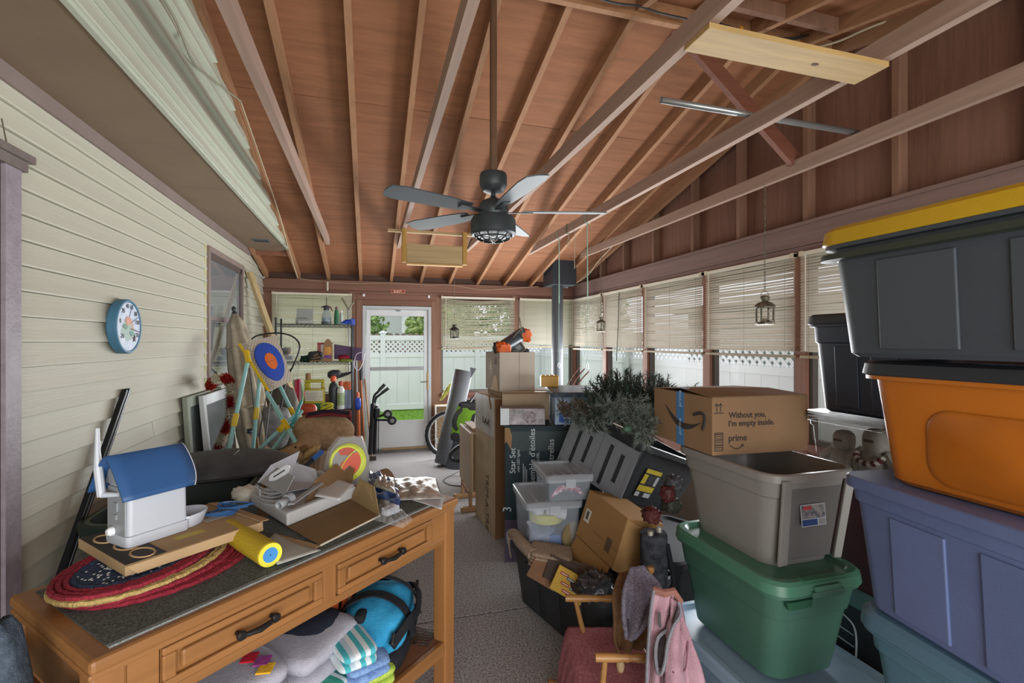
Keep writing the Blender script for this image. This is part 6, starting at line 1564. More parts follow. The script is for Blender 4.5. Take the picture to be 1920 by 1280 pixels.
# --- light blue, green and grey totes with the smiling box
LB = plastic('#7d93aa', .35)
tote('pale blue-grey tote at the floor under the green tote', (1.68, 1.72, 0), pi / 2, .80, .56, .205, LB, plastic('#8ea6bd', .32), name='storage_tote', tp=.93, ribs=0, step=.5, lidh=.03, r=.06)
GR = plastic('#486f60', .36)
g_ = tote('green tote with green lid between the grey tote and the pale blue one', (1.665, 1.765, .237), pi / 2, .62, .42, .40, GR, plastic('#4d7d68', .30), tp=.80, ribs=0, step=.66, r=.07, lidh=.03)
for sx_ in (1, -1): g_.part('end_grip', MB().rloft([(.0, .055, .012, .012), (.03, .06, .014, .012)], 4, c=(0, 0)), plastic('#2a5740'), smooth=True).data.transform(Matrix.Translation((-sx_ * .325, .12 * 1, .335)) @ Matrix.Rotation(pi / 2, 4, 'Z'))
g_.part('lid_grip', MB().box(-.335, -.10, .424, -.30, .10, .434), plastic('#3b7457'), bevel=.004)
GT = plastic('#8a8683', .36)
gt = tote('open taupe-grey tote with a picture sticker, holding up the smiling box', (1.725, 1.83, .640), pi / 2, .60, .42, .405, GT, None, openn=True, tp=.80, ribs=0, step=.74, r=.075, handles=False)
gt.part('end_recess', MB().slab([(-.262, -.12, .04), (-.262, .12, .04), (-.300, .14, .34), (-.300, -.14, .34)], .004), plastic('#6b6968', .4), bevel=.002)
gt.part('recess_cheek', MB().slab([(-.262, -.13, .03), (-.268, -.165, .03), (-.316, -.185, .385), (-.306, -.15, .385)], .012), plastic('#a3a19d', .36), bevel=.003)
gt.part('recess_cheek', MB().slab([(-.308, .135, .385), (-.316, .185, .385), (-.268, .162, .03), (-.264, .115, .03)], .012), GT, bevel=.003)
gM = Matrix.Translation((-.301, .0, .235)) @ Matrix(((0, .10, -1, 0), (-1, 0, 0, 0), (0, 1, 0, 0), (0, 0, 0, 1)))
stq = gt.part('sticker', MB(gM).box(-.075, -.045, 0, .05, .04, .002), mt('#b9bdc6', .4))
gt.part('sticker_photo', MB(gM).box(-.072, -.015, .002, .047, .037, .0026), mt('#4a5675', .4, 0, .5, 40, hex2='#a8a39f'), parent=stq)
gt.part('sticker_photo', MB(gM).box(-.072, -.042, .002, .005, -.018, .0026), mt('#27437c', .4), parent=stq)
gt.part('sticker_photo', MB(gM).box(-.062, .020, .0026, -.02, .033, .003), mt('#b03a3c', .4), parent=stq)
gt.part('sticker_photo', MB(gM).box(.012, -.042, .002, .047, -.018, .0026), mt('#8d8f96', .4, 0, .4, 300), parent=stq)
# smiling delivery box
A0 = V((1.49, 1.85, 1.05)); AX = V((.998, -.055, 0)); AY = V((.055, .998, 0)).normalized()
AM = frameM(A0, AX, AY, (0, 0, 1))
CB = carton('#93765a', .0)
az = T('delivery_box', 'tan delivery box with blue tape, curved arrow and a printed joke, on the grey tote', 'box', M=AM)
aw, ad, ah = .52, .515, .27
az.part('body', MB().box(0, 0, 0, aw, ad, ah - .006), CB, bevel=.004)
az.part('flap', MB().slab([(0, 0, ah - .006), (aw, 0, ah - .006), (aw, ad * .5, ah + .004), (0, ad * .5, ah + .014)], .003), CB)
az.part('flap', MB().slab([(0, ad, ah - .006), (0, ad * .505, ah + .016), (aw, ad * .505, ah + .006), (aw, ad, ah - .006)], -.003), CB)
fr2 = frameM((0, -.001, 0), (1, 0, 0), (0, 0, 1), (0, -1, 0))
INK = mt('#3c3635', .8)
az.text('lettering', 'Without you,', .037, fr2 @ Matrix.Translation((.085, .170, 0)), INK, sx=.98, bold=.0006)
az.text('lettering', 'I’m empty inside.', .037, fr2 @ Matrix.Translation((.082, .132, 0)), INK, sx=.98, bold=.0006)
az.text('lettering', 'prime', .042, fr2 @ Matrix.Translation((.082, .064, 0)), INK, bold=.0006)
az.part('smile_print', MB(fr2).tube(poly_curve([(.09, .045, 0), (.115, .030, 0), (.14, .030, 0), (.158, .043, 0)]), .0022, 5), INK)
az.part('smile_print', MB(fr2).tube([(.150, .046, 0), (.162, .047, 0), (.162, .036, 0)], .0018, 5), INK)
for x_ in (.022, .042):
    az.part('arrow_print', MB(fr2).box(x_ - .002, .20, 0, x_ + .002, .236, .0006), INK)
    az.part('arrow_print', MB(fr2).tube([(x_ - .009, .226, 0), (x_, .238, 0), (x_ + .009, .226, 0)], .0018, 5), INK)
az.part('arrow_print', MB(fr2).box(.008, .192, 0, .058, .196, .0006), INK)
bcode = az.part('barcode_print', MB(fr2).box(.01, .02, 0, .013, .105, .0006).box(.052, .02, 0, .055, .105, .0006).box(.01, .02, 0, .055, .023, .0006).box(.01, .102, 0, .055, .105, .0006), INK)
for i in range(9): az.part('barcode_bar', MB(fr2).box(.014, .027 + .0085 * i, 0, .051, .029 + .0085 * i + .0015 * (i % 3), .0006), INK, parent=bcode)
sd2 = frameM((-.001, ad, 0), (0, -1, 0), (0, 0, 1), (-1, 0, 0))
tpz = az.part('blue_tape', MB(sd2).box(.225, .0, 0, .292, ah - .004, .0008), mt('#4f7fb5', .35, 0, .10, 30))
az.part('blue_tape', MB().box(.0, ad - .292, ah + .013, .03, ad - .225, ah + .0165), mt('#4f7fb5', .35))
for z_ in (.05, .19): az.text('tape_lettering', 'prime', .036, sd2 @ Matrix.Translation((.268, z_, .001)) @ Matrix.Rotation(pi / 2, 4, 'Z'), mt('#a8c3dc', .5), parent=tpz)
def crescent(p0, p1, p2, w_):
    up_, lo_ = [], []
    for i in range(15):
        t_ = i / 14
        q = V(p0) * (1 - t_) ** 2 + V(p1) * 2 * t_ * (1 - t_) + V(p2) * t_ ** 2
        h = w_ * (sin(pi * min(1, t_ * 1.05)) ** .7 * .8 + .08)
        up_.append((q.x, q.y + h * .5)); lo_.append((q.x, q.y - h * .5))
    return lo_ + up_[::-1]
az.part('arrow_smile', MB(sd2).prism(crescent((.125, .185), (.255, .045), (.425, .135), .036), 0, .0014), INK)
az.part('arrow_smile', MB(sd2).tube(poly_curve([(.375, .168, 0), (.43, .184, 0), (.462, .165, 0), (.445, .105, 0)]), .008, 5), INK)
# hidden support under the tipped tote
tote('black closed tote on the floor behind the green tote, holding up the tipped one', (1.79, 2.62, 0), .45, .62, .45, .33, plastic('#1e1f22', .8), plastic('#1f2023', .85), tp=.85, ribs=0)
# --- right-hand stack: pale teal, periwinkle, orange, big charcoal with yellow lid
tote('pale teal tote at the bottom of the right-hand stack, below the periwinkle one', (1.60, .80, 0), pi / 2 - .12, .62, .42, .37, plastic('#52788c', .35), plastic('#4f7485', .35), tp=.86, ribs=2, step=.80, r=.05)
tote('pale teal tote directly under the periwinkle tote', (1.615, .80, .40), pi / 2 - .10, .60, .40, .34, plastic('#557c90', .34), plastic('#577a90', .34), tp=.86, ribs=0, step=.74, r=.06)
PB = plastic('#62709a', .34, .06, .06)
pt = tote('large periwinkle blue tote with rim, under the orange tote', (1.605, .795, .770), pi / 2 - .13, .66, .45, .392, PB, None, openn=False, tp=.88, ribs=2, step=.80, r=.05, rib_in=True)
OR = mt('#b8681a', .3, 0, .06, 3, .05, 260, spec=.5)
ot = tote('orange tote with black lid between the periwinkle and charcoal totes', (1.625, .775, 1.166), pi / 2 - .02, .62, .42, .328, OR, plastic('#2b2d33', .4), tp=.88, ribs=0, step=.9, r=.055, lidh=.02)
ot.part('side_panel', MB().rloft([(0, .17, .10, .06), (.006, .155, .09, .05)], 6), mt('#b06218', .3), smooth=True).data.transform(Matrix.Translation((-.02, .1985, .125)) @ Matrix.Rotation(-pi / 2 - .075, 4, 'X'))
CH = plastic('#3f444c', .42, .06, .05)
YL = plastic('#c29a1e', .38)
ct = tote('big charcoal tote with yellow lid on top of the right-hand stack', (1.555, .74, 1.526), pi / 2, .76, .50, .345, CH, YL, tp=.91, ribs=2, step=.80, r=.05, lidh=.028, ribmat=plastic('#434950', .4))
ct.part('rim_band', MB().rloft([(.278, .392, .262, .06), (.280, .408, .278, .06), (.296, .408, .278, .06), (.298, .395, .265, .06)], 5), plastic('#33382f', .45), smooth=True, ang=30)
# ---------------- black tote on the floor with its contents
fa, fb = at(955, 1010, z=.36), at(1128, 1128, z=.36)
fd = (fb - fa); FL_ = fd.length
fd.normalize()
fn_ = V((-fd.y, fd.x, 0))
fc = fa + fd * FL_ / 2 + fn_ * .255
rzf = atan2(fd.y, fd.x)
bt = tote('long open black tote on the floor filled with books and linens', (fc.x, fc.y, 0), rzf, FL_ - .02, .50, .36, plastic('#26282c', .45), None, openn=True, tp=.88, ribs=3, step=.82, handles=True, ribmat=plastic('#2b2d31', .45))
bt.text('lettering', 'dreamer', .045, Matrix.Translation((FL_ / 2 + .0, -.14 * -1 + .02, .17)) @ Matrix(((0, 0, 1, 0), (1, 0, 0, -.16), (0, 1, 0, 0), (0, 0, 0, 1))), mt('#7fa79b', .6))
Fi = Matrix.Translation((fc.x, fc.y, 0)) @ Matrix.Rotation(rzf, 4, 'Z')
solo('tote_filler', 'dark jumble of linens filling the black floor tote', 'linens', MB(Fi).ell((-.1, 0, .15), (.31, .19, .13), 24, 10, .4, .6, .15, 5, 3), cloth('#3a3531', .3), smooth=True, ang=180)
solo('tote_filler', 'dark jumble of paperbacks under the yellow book', 'linens', MB(Fi).ell((.26, 0, .12), (.10, .19, .11), 20, 8, .4, .6, .15, 5, 8), cloth('#2f2b29', .3), smooth=True, ang=180)
def book(label, P, x, y, sz, mat, page='#b5a98f', M=None):
    t_ = T('book', label, 'book', M=M or frameM(P, x, y, V(x).cross(V(y))), group='books in the black floor tote')
    a_, b_, h = sz
    t_.part('cover', MB().box(-a_, -b_, h * .5 - .002, a_, b_, h * .5).box(-a_, -b_, -h * .5, a_, b_, -h * .5 + .002).box(-a_, -b_, -h * .5, -a_ + .003, b_, h * .5), mat)
    t_.part('pages', MB().box(-a_ + .004, -b_ + .003, -h * .5 + .002, a_ - .004, b_ - .003, h * .5 - .002), mt(page, .9))
    return t_
pB = at(1068, 1096, z=.345)
yb_ = book('yellow paperback with red and blue printed bars in the black tote', pB, cvec(.86, -.42, -.25), cvec(.45, .78, .43), (.085, .06, .02), mt('#b38f2c', .6, 0, .1, 20))
for i, (x, y, c_) in enumerate(((-.04, .03, '#8e2f30'), (.0, .02, '#3a566e'), (-.02, -.01, '#8e2f30'), (.03, -.015, '#3a566e'), (.0, -.04, '#8e2f30'), (.05, -.04, '#8e2f30'))):
    yb_.part('title_bar', MB().box(x - .025, y - .007, .01, x + .02, y + .007, .0108), mt(c_, .6))
    yb_.part('title_line', MB().box(x - .02, y - .002, .0108, x + .015, y + .002, .0112), mt('#c9bfae', .6))
for i, (px, py, lab_, c_, zz) in enumerate(((1022, 1072, 'orange-edged book half under the folded burlap', '#6d4a2e', .36), (1052, 1072, 'dark brown book leaning behind the yellow paperback', '#3d2f28', .37), (1085, 1078, 'brown photo album behind the yellow paperback', '#4a3a2e', .36))):
    book(lab_, at(px, py, z=zz), cvec(.86, -.42 + .2 * i, -.25), cvec(.45, .75, .48), (.08, .06, .022), mt(c_, .6, 0, .2, 12))
solo('black_bag', 'crumpled shiny black plastic bag beside the yellow book', 'bag', MB(Matrix.Translation(at(1118, 1100, z=.37))).ell((0, 0, 0), (.085, .07, .06), 30, 20, .8, None, .55, 9, 4), mt('#22242a', .22, 0, .3, 20, hex2='#54565c', spec=.6), smooth=True, ang=180)
# burlap
BU = cloth('#857264', .14, '#a3917f', 90)
bu = T('burlap_cloth', 'folded brown burlap cloth with loose cords over the end of the black tote', 'cloth', at(1020, 1045, z=.37))
for i in range(4):
    bu.part('fold', MB(frameM(V(bu.I @ at(1034, 1048, z=.385)) + V((0, 0, -.012 + .019 * i)), cvec(.99, -.12, -.08), cvec(.10, .06, .99), cvec(.12, .99, -.06))).ell((0, 0, 0), (.125 - .004 * i, .085, .0125), 30, 8, .35, .8, .10, 7, i), BU, smooth=True, ang=180)
bu.part('hanging_end', MB(bu.I).tube(poly_curve([at(1000, 1040, z=.42), at(978, 1018, z=.43), at(966, 1002, z=.42), at(960, 1000, z=.38)]), [.034] * 12 + [.03] * 6 + [.018], 12), BU, smooth=True)
for i in range(4): bu.part('cord', MB(bu.I).tube(poly_curve([at(962, 1000, z=.40), at(956 - i, 1010, z=.36), at(955 + i, 1030 + 5 * i, z=.27)]), .004, 5), BU)
# clear totes
def clear_tote(label, M_, L_, W_, H_):
    t_ = T('clear_tote', label, 'tote', M=M_)
    t_.part('body', MB().rloft([(0, L_ / 2 * .93, W_ / 2 * .93, .02), (H_ - .03, L_ / 2, W_ / 2, .02), (H_ - .03, L_ / 2 - .004, W_ / 2 - .004, .02), (.004, L_ / 2 * .93 - .004, W_ / 2 * .93 - .004, .02)], 4), CLEAR, smooth=True, ang=30)
    t_.part('lid', MB().rloft([(H_ - .04, L_ / 2 + .012, W_ / 2 + .012, .025), (H_ - .006, L_ / 2 + .014, W_ / 2 + .014, .025), (H_, L_ / 2 + .008, W_ / 2 + .008, .025), (H_, L_ / 2 - .012, W_ / 2 - .012, .02), (H_ - .012, L_ / 2 - .02, W_ / 2 - .02, .02)], 4), CLEARLID, smooth=True, ang=30)
    for i in range(4): t_.part('lid_rib', MB().box(-L_ * .32 + i * L_ * .2, -W_ * .36, H_ - .013, -L_ * .32 + i * L_ * .2 + .012, W_ * .36, H_ - .007), CLEARLID)
    for s_ in (1, -1): t_.part('latch', MB().box(-.03, s_ * (W_ / 2 + .013) - .006, H_ - .07, .03, s_ * (W_ / 2 + .013) + .006, H_ - .02), CLEARLID, bevel=.003)
    return t_
cM1 = frameM(V((.852, 2.585, .385)), (.995, -.10, 0), (.10, .995, 0), (0, 0, 1)) @ Matrix.Translation((.155, .20, 0))
clear_tote('larger clear tote with yellow tape rolls, standing on the black floor tote', cM1, .31, .40, .275)
cM2 = frameM(V((.957, 2.555, .662)), (.995, -.10, 0), (.10, .995, 0), (0, 0, 1)) @ Matrix.Translation((.135, .17, 0))
clear_tote('smaller clear tote with pink ribbon, on top of the larger clear one', cM2, .26, .33, .15)
c1p = lambda x, y, z_: cM1 @ V((x, y, z_))
def inT(label, name, cat, M_, mb, mat, grp='contents of the clear totes', **k):
    mb.v = [M_ @ p_ for p_ in mb.v]
    return solo(name, label, cat, mb, mat, grp, **k)
inT('yellow-green bowl inside the larger clear tote', 'plastic_bowl', 'bowl', cM1, MB().lathe([(.06, .12), (.098, .135), (.10, .185), (.085, .19)], 22, c=(-.02, -.08, 0)), mt('#b7b556', .5, 0, .1, 30), smooth=True)
inT('white roll at the top of the larger clear tote', 'paper_roll', 'roll', cM1, MB().tube([(-.03, -.13, .205), (.08, -.16, .185)], .032, 16), mt('#b7b9c0', .7), smooth=True)
inT('white tub at the top left inside the larger clear tote', 'tub', 'tub', cM1, MB().lathe([(.035, .192), (.04, .232)], 16, c=(-.08, -.13, 0)), mt('#b4b7be', .6), smooth=True)
inT('blue packet at the bottom of the larger clear tote', 'packet', 'packet', cM1, MB().box(-.02, -.17, .01, .10, -.12, .07), mt('#3a68b4', .4, 0, .15, 12), bevel=.004)
inT('pale blue crumpled bags low in the larger clear tote', 'bag', 'bag', cM1, MB().ell((-.05, -.06, .055), (.075, .11, .05), 18, 10, .7, None, .4, 7, 4), mt('#7f8da8', .5, 0, .2, 12), smooth=True, ang=180)
inT('tan round lid leaning against the right side of the larger clear tote', 'round_lid', 'lid', Matrix(), MB(frameM(at(1070, 1002, t=2.80), cvec(.75, 0, .66), V((0, 0, 1)), cvec(.66, 0, -.75))).lathe([(.001, 0), (.075, 0), (.078, .006), (.078, .014), (.001, .016)], 28), mt('#8b7a58', .5, 0, .08, 10), None, smooth=True)
RB = bands(['#a63c55', '#c9b4bc', '#a63c55'], 1, 40)
for i in range(5):
    inT(['pink ribbon coil, lowest in the smaller clear tote', 'pink ribbon loop on the left of the smaller tote', 'pink striped ribbon lying across the smaller tote', 'pink ribbon strand near the front of the smaller tote', 'pink ribbon curl at the right of the smaller tote'][i], 'ribbon', 'ribbon', cM2, MB().tube(poly_curve([(-.10 + .02 * i, -.13, .02 + .012 * i), (-.05 + .03 * i, -.14 + .02 * i, .075 - .008 * i), (.02, -.10, .06 - .005 * i), (.09, -.13 + .02 * i, .02 + .006 * i)]), .007, 6), RB, 'ribbons in the smaller clear tote', smooth=True)
inT('dark grey pouch in the smaller clear tote', 'pouch', 'pouch', cM2, MB().ell((.02, .02, .05), (.09, .09, .045), 18, 8, .6, None, .3, 6, 2), mt('#45454d', .6, 0, .3, 14), smooth=True, ang=180)
# tilted carton beside the clear totes
T0 = at(1147, 1067, t=2.40)
ca, cb_, cc_ = cvec(.2997, .954, 0), cvec(-.379, .119, .918), cvec(.876, -.275, .397)
tc2 = T('tipped_carton', 'tan shipping carton tipped on its edge under the black slotted tote', 'box', M=frameM(T0, cb_, ca, cb_.cross(ca)))
s3 = 1 if cb_.cross(ca).dot(cc_) > 0 else -1
KB_ = carton('#8d6b45')
tc2.part('body', MB().box(0, 0, 0 if s3 > 0 else -.24, .36, .265, .24 if s3 > 0 else 0), KB_, bevel=.004)
tc2.part('hanging_flap', MB().slab([(.02, -.002, .004 * s3), (.345, -.002, .004 * s3), (.345, -.135, -.03 * s3), (.02, -.11, -.03 * s3)], .004), carton('#86653f'))
tc2.part('front_flap', MB().slab([(-.003, .0, 0), (-.003, .26, 0), (-.05, .22, .13 * s3), (-.05, -.03, .13 * s3)], .004), carton('#95754d'))
tc2.part('barcode_label', MB().box(.28, .10, -.0008 * s3, .33, .17, -.0014 * s3), mt('#bcb9b2', .6))
tc2.part('barcode_bar', MB().box(.295, .115, -.0014 * s3, .318, .16, -.002 * s3), mt('#4a4745', .7))
tc2.part('printed_stamp', MB().box(.055, .05, -.0008 * s3, .10, .12, -.0014 * s3), mt('#544330', .8))
tc2.part('fold_line', MB().box(.0, .0885, -.0004 * s3, .22, .0905, -.0012 * s3), mt('#5b4430', .8))
# tipped black tote with slotted side
B0 = at(1160, 945, t=2.7)
bu_, bv_, bw__ = cvec(-.581, .274, .767), cvec(.693, -.326, .641), cvec(.425, .903, 0)
BMx = frameM(B0, bv_, bu_, bw__)
ht_ = T('tipped_tote', 'black heavy-duty tote tipped on its corner with slotted grey end and yellow label', 'tote', M=BMx)
bl, bwid, bh = .72, .56, .37
BKt = plastic('#222428', .5)
BG = plastic('#6a6d73', .45)
S_ = shell(bl, bwid, bh, .90, r=.04, step=.86, openn=True)
ht_.part('body', MB().rloft(S_, 5, c=(bl / 2, bwid / 2)), BKt, smooth=True, ang=28)
def onend(y0, y1, z0, z1, d0, d1, mat, nm, **k):
    tpx = lambda z_: bl / 2 * (1 - (.90 + .10 * z_ / bh))
    q = [(tpx(z0) - d0, y0, z0), (tpx(z0) - d0, y1, z0), (tpx(z1) - d0, y1, z1), (tpx(z1) - d0, y0, z1)]
    q2 = [(tpx(z0) - d1, y0, z0), (tpx(z0) - d1, y1, z0), (tpx(z1) - d1, y1, z1), (tpx(z1) - d1, y0, z1)]
    return ht_.part(nm, MB().add(q + q2, [(0, 1, 2, 3), (7, 6, 5, 4), (0, 4, 5, 1), (1, 5, 6, 2), (2, 6, 7, 3), (3, 7, 4, 0)]), mat, **k)
for y0, y1 in ((.045, .275), (.30, .53)):
    a_, b_ = y0, y1
    w1 = (b_ - a_)
    for q0, q1, z0, z1 in ((0, .20, .02, .31), (.20, .36, .02, .08), (.20, .36, .25, .31), (.36, .60, .02, .31), (.76, 1, .02, .31), (.60, .76, .27, .31)):
        onend(a_ + w1 * q0, a_ + w1 * q1, z0, z1, -.004, .012, BG, 'slotted_panel')
onend(.02, .05, .0, .31, -.004, .008, BG, 'slotted_panel'); onend(.275, .30, .0, .31, -.004, .006, BG, 'slotted_panel'); onend(.53, .555, .0, .31, -.004, .008, BG, 'slotted_panel')
onend(.03, .545, -.0, .022, -.004, .008, BG, 'slotted_panel')
fy = lambda z_: bwid / 2 * (1 - (.90 + .10 * z_ / bh)) - .003
def onface(x0, x1, z0, z1, d, mat, nm, parent=None):
    return ht_.part(nm, MB().slab([(x0, fy(z0) - d, z0), (x1, fy(z0) - d, z0), (x1, fy(z1) - d, z1), (x0, fy(z1) - d, z1)], .002), mat, parent=parent)
lbp = onface(.12, .30, .06, .245, .002, mt('#1f2023', .5), 'label')
YY = mt('#b7a32a', .5)
onface(.125, .295, .215, .240, .0035, YY, 'label_print', lbp); onface(.125, .295, .10, .135, .0035, YY, 'label_print', lbp); onface(.125, .17, .145, .205, .0035, YY, 'label_print', lbp)
onface(.128, .17, .065, .092, .0035, mt('#a9abb0', .5), 'label_print', lbp); onface(.22, .29, .065, .092, .0035, mt('#a9abb0', .5), 'label_print', lbp); onface(.262, .292, .145, .205, .0035, mt('#a9abb0', .5), 'label_print', lbp)
onface(.18, .25, .15, .20, .0035, mt('#35363a', .5), 'label_print', lbp)
# black chair bag
cbg = T('chair_bag', 'black cylindrical folding-chair bag standing between the tipped carton and the green tote', 'bag', (1.285, 2.02, 0))
cbg.part('bag', MB().rings([[((.062 + .006 * sin(3 * a_ + z_ * 9)) * cos(a_) + .02 * z_, (.06 + .006 * sin(2 * a_ + z_ * 5)) * sin(a_), z_) for a_ in [2 * pi * i / 20 for i in range(20)]] for z_ in (0, .05, .2, .35, .5, .62, .66)]), cloth('#2a2c31', .25, '#44464c', 30), smooth=True)
cbg.part('strap', MB().tube(poly_curve([(.05, -.05, .62), (.07, -.07, .45), (.06, -.07, .28), (.05, -.05, .2)]), .012, 6), cloth('#1f2024'))
cbg.part('pole_end', MB().tube([(-.02, -.02, .655), (-.02, -.02, .68)], .014, 8), mt('#a5a097', .4, .5))
cbg.part('pole_end', MB().tube([(.04, .0, .655), (.04, .0, .685)], .014, 8), mt('#a5a097', .4, .5))
lump(at(1252, 925, t=2.33), (.032, .032, .036), mt('#44191a', .6, 0, .3, 20), 'red_bow', 'glossy red ribbon bow between the black tote and the grey tote', 'bow', 4, .5, 8)
for i, (px, py) in enumerate(((1222, 965), (1258, 945), (1262, 905))):
    lump(at(px, py, t=2.36), (.04, .04, .035), mt(['#5d2326', '#24271f', '#202022'][i], .7, 0, .5, 60, hex2=['#552624', '#33352c', '#55555a'][i]), 'garland_scrap', ['dark red cloth scrap under the tipped tote', 'dark tinsel scrap beside the red bow', 'black and white speckled scrap above the red bow'][i], 'decoration', i + 3, .5, 9)
# ---------------- greenery
def needles(mb, a_, b_, n, ln, wd, spread=1.0):
    d_ = (b_ - a_).normalized()
    for i in range(n):
        t_ = rnd.random()
        p_ = a_.lerp(b_, t_)
        v_ = V((rnd.gauss(0, 1), rnd.gauss(0, 1), rnd.gauss(0, 1)))
        v_ = (v_ - d_ * v_.dot(d_)).normalized() * spread + d_ * rnd.uniform(.5, 1.1)
        v_ = v_.normalized() * ln * rnd.uniform(.7, 1.15)
        s_ = v_.cross(V((rnd.gauss(0, 1), rnd.gauss(0, 1), rnd.gauss(0, 1)))).normalized() * wd
        mb.add([p_ - s_, p_ + s_, p_ + v_], [(0, 1, 2)])
PINEG = mt('#18271f', .7, 0, .35, 12, hex2='#2d4236')
FROST = mt('#434f48', .7, 0, .4, 18, hex2='#8d9992')
xt = T('artificial_tree', 'bundled dark green artificial Christmas tree lying behind the delivery box', 'christmas tree', at(1200, 800, t=3.2))
nb, sb = MB(), MB()
c0_ = at(1190, 752, t=3.15)
for i in range(520):
    u = rnd.random()
    base = at(1120 + 170 * u, 775 + 10 * u + rnd.uniform(-25, 35), t=3.0 + .5 * u + rnd.uniform(-.2, .3))
    top_y = 690 + (35 * ((u - .25) / .75) ** 2 if u > .25 else 120 * (.25 - u))
    tip = at(1095 + 215 * u + rnd.uniform(-22, 22), top_y + rnd.uniform(0, 95), t=2.95 + .5 * u + rnd.uniform(-.25, .3))
    if (tip - base).length < .05: continue
    tip = base + (tip - base) * min(1, .34 / (tip - base).length) if rnd.random() < .3 else tip
    needles(nb, base.lerp(tip, .2), tip, 62, .045, .0024, .9)
    sb.tube([base, tip], .003, 4, cap=False)
xt.part('needles', nb, PINEG, world=True, kind='stuff')
xt.part('twigs', sb, mt('#3a3328', .8), world=True, kind='stuff')
xt.part('trunk', MB().tube([at(1130, 800, t=3.1), at(1290, 770, t=3.5)], .02, 8), mt('#3b3226', .7), world=True)
for i in range(3): solo('tree_pole', ['reddish metal tree rod leaning nearest the stove pipe', 'middle reddish tree rod by the window post', 'reddish tree rod closest to the dark greenery'][i], 'rod', MB().tube(poly_curve([at(1052 + 12 * i, 955, t=4.4), at(1056 + 11 * i, 800, t=4.4), at(1062 + 10 * i, 728, t=4.4), at(1088 + 8 * i, 686 + 5 * i, t=4.4)]), .006, 6), mt('#6d4a40', .5, .3), 'rods by the back corner')
carton_box('long dark carton under the Christmas tree behind the tipped tote', (2.3, 3.45, 0), -.3, .60, .5, .62, carton('#4d4036'), name='tree_carton')
wt = T('pine_wreath', 'frosted pine wreath with cones draped over the tipped black tote', 'wreath', at(1130, 800, t=2.8))
nf_, wb2 = MB(), MB()
path = poly_curve([at(1058, 765, t=2.95), at(1085, 768, t=2.9), at(1115, 782, t=2.84), at(1140, 768, t=2.8), at(1170, 765, t=2.78), at(1195, 775, t=2.75), at(1205, 795, t=2.7), at(1212, 815, t=2.66)], 8)
for i in range(len(path) - 1):
    for k in range(5):
        a_ = path[i]
        v_ = V((rnd.gauss(0, 1), rnd.gauss(0, 1), rnd.gauss(0, .8))).normalized()
        b_ = a_ + v_ * rnd.uniform(.06, .13) + (path[i + 1] - path[i])
        needles(nf_, a_, b_, 38, .034, .0015, .8)
        wb2.tube([a_, b_], .0025, 4, cap=False)
for a_, b_ in (((1205, 800), (1209, 832)), ((1200, 795), (1196, 828)), ((1090, 780), (1096, 800)), ((1110, 785), (1104, 806)), ((1195, 790), (1213, 812)), ((1170, 790), (1192, 812))):
    A_, B_ = at(*a_, t=2.68), at(*b_, t=2.62)
    needles(nf_, A_, B_, 170, .036, .0016, .8)
wt.part('needles', nf_, FROST, world=True, kind='stuff')
wt.part('twigs', wb2, mt('#4a4238', .8), world=True, kind='stuff')
wt.part('wire_ring', MB().tube(path, .006, 6), IRON, world=True)
for i, (px, py) in enumerate(((1056, 762), (1062, 772), (1092, 765), (1099, 775), (1086, 760), (1108, 763))):
    c_ = at(px, py, t=2.84)
    cone = MB()
    for k in range(6):
        for j in range(7):
            a2 = j * 2 * pi / 7 + k * .45
            r_ = .026 * sin(pi * (k + 1) / 8)
            p_ = c_ + V((cos(a2) * r_, sin(a2) * r_, -.028 + .010 * k))
            o_ = V((cos(a2), sin(a2), .5)) * .014
            s_ = V((-sin(a2), cos(a2), 0)) * .007
            cone.add([p_ - s_, p_ + s_, p_ + o_ + s_ * .6, p_ + o_ - s_ * .6], [(0, 1, 2, 3)])
    wt.part('pine_cone', cone, mt('#43362d', .8, 0, .3, 40, hex2='#6b5d50'), world=True, solid=.002)
wt.part('white_stem', MB().tube([at(1150, 793, t=2.66), at(1168, 801, t=2.62)], .004, 6), mt('#b9aea6', .6), world=True)
wt.part('green_leaf', MB().ell(at(1177, 804, t=2.64), (.03, .02, .02), 10, 6), mt('#3f5c4a', .6), world=True, smooth=True)
# ---------------- child's rocking chair with blanket, fleece and pink jacket
HW = wood('#9a7040', 0, .05, .14, .4, 18, spec=.45)
pN, pF = at(1116, 1232, z=.43), at(1060, 1121, z=.43)
cX = V((.96, -.28, 0)); cY = V((.28, .96, 0))
rc = T('child_rocker', "small turned-wood child's rocking chair facing left at the front", 'chair', M=frameM((pN.x, pN.y, 0), cX, cY, (0, 0, 1)))
pF, pN = rc.I @ pF, rc.I @ pN
def turned(a_, b_, r=.016):
    pts, rs = [], []
    for i in range(25):
        t_ = i / 24
        pts.append(a_.lerp(b_, t_))
        q = 1.0
        if t_ < .3: q = 1.0 - .12 * abs(t_ / .3 - .5)
        for cc in (.32, .40, .46, .52):
            if abs(t_ - cc) < .02: q = .78
        if .53 < t_ < .75: q = 1.05 - .9 * (t_ - .64) ** 2 * 10
        rs.append(r * q)
    return MB().tube(pts, rs, 12)
yF = pF.y
for a_ in (pN, pF):
    rc.part('armrest', turned(a_, V((.30, a_.y, .425))), HW, smooth=True)
    rc.part('arm_post', MB().tube([a_.lerp(V((.30, a_.y, .425)), .12), (.02, a_.y, .265)], [.010, .012], 10), HW, smooth=True)
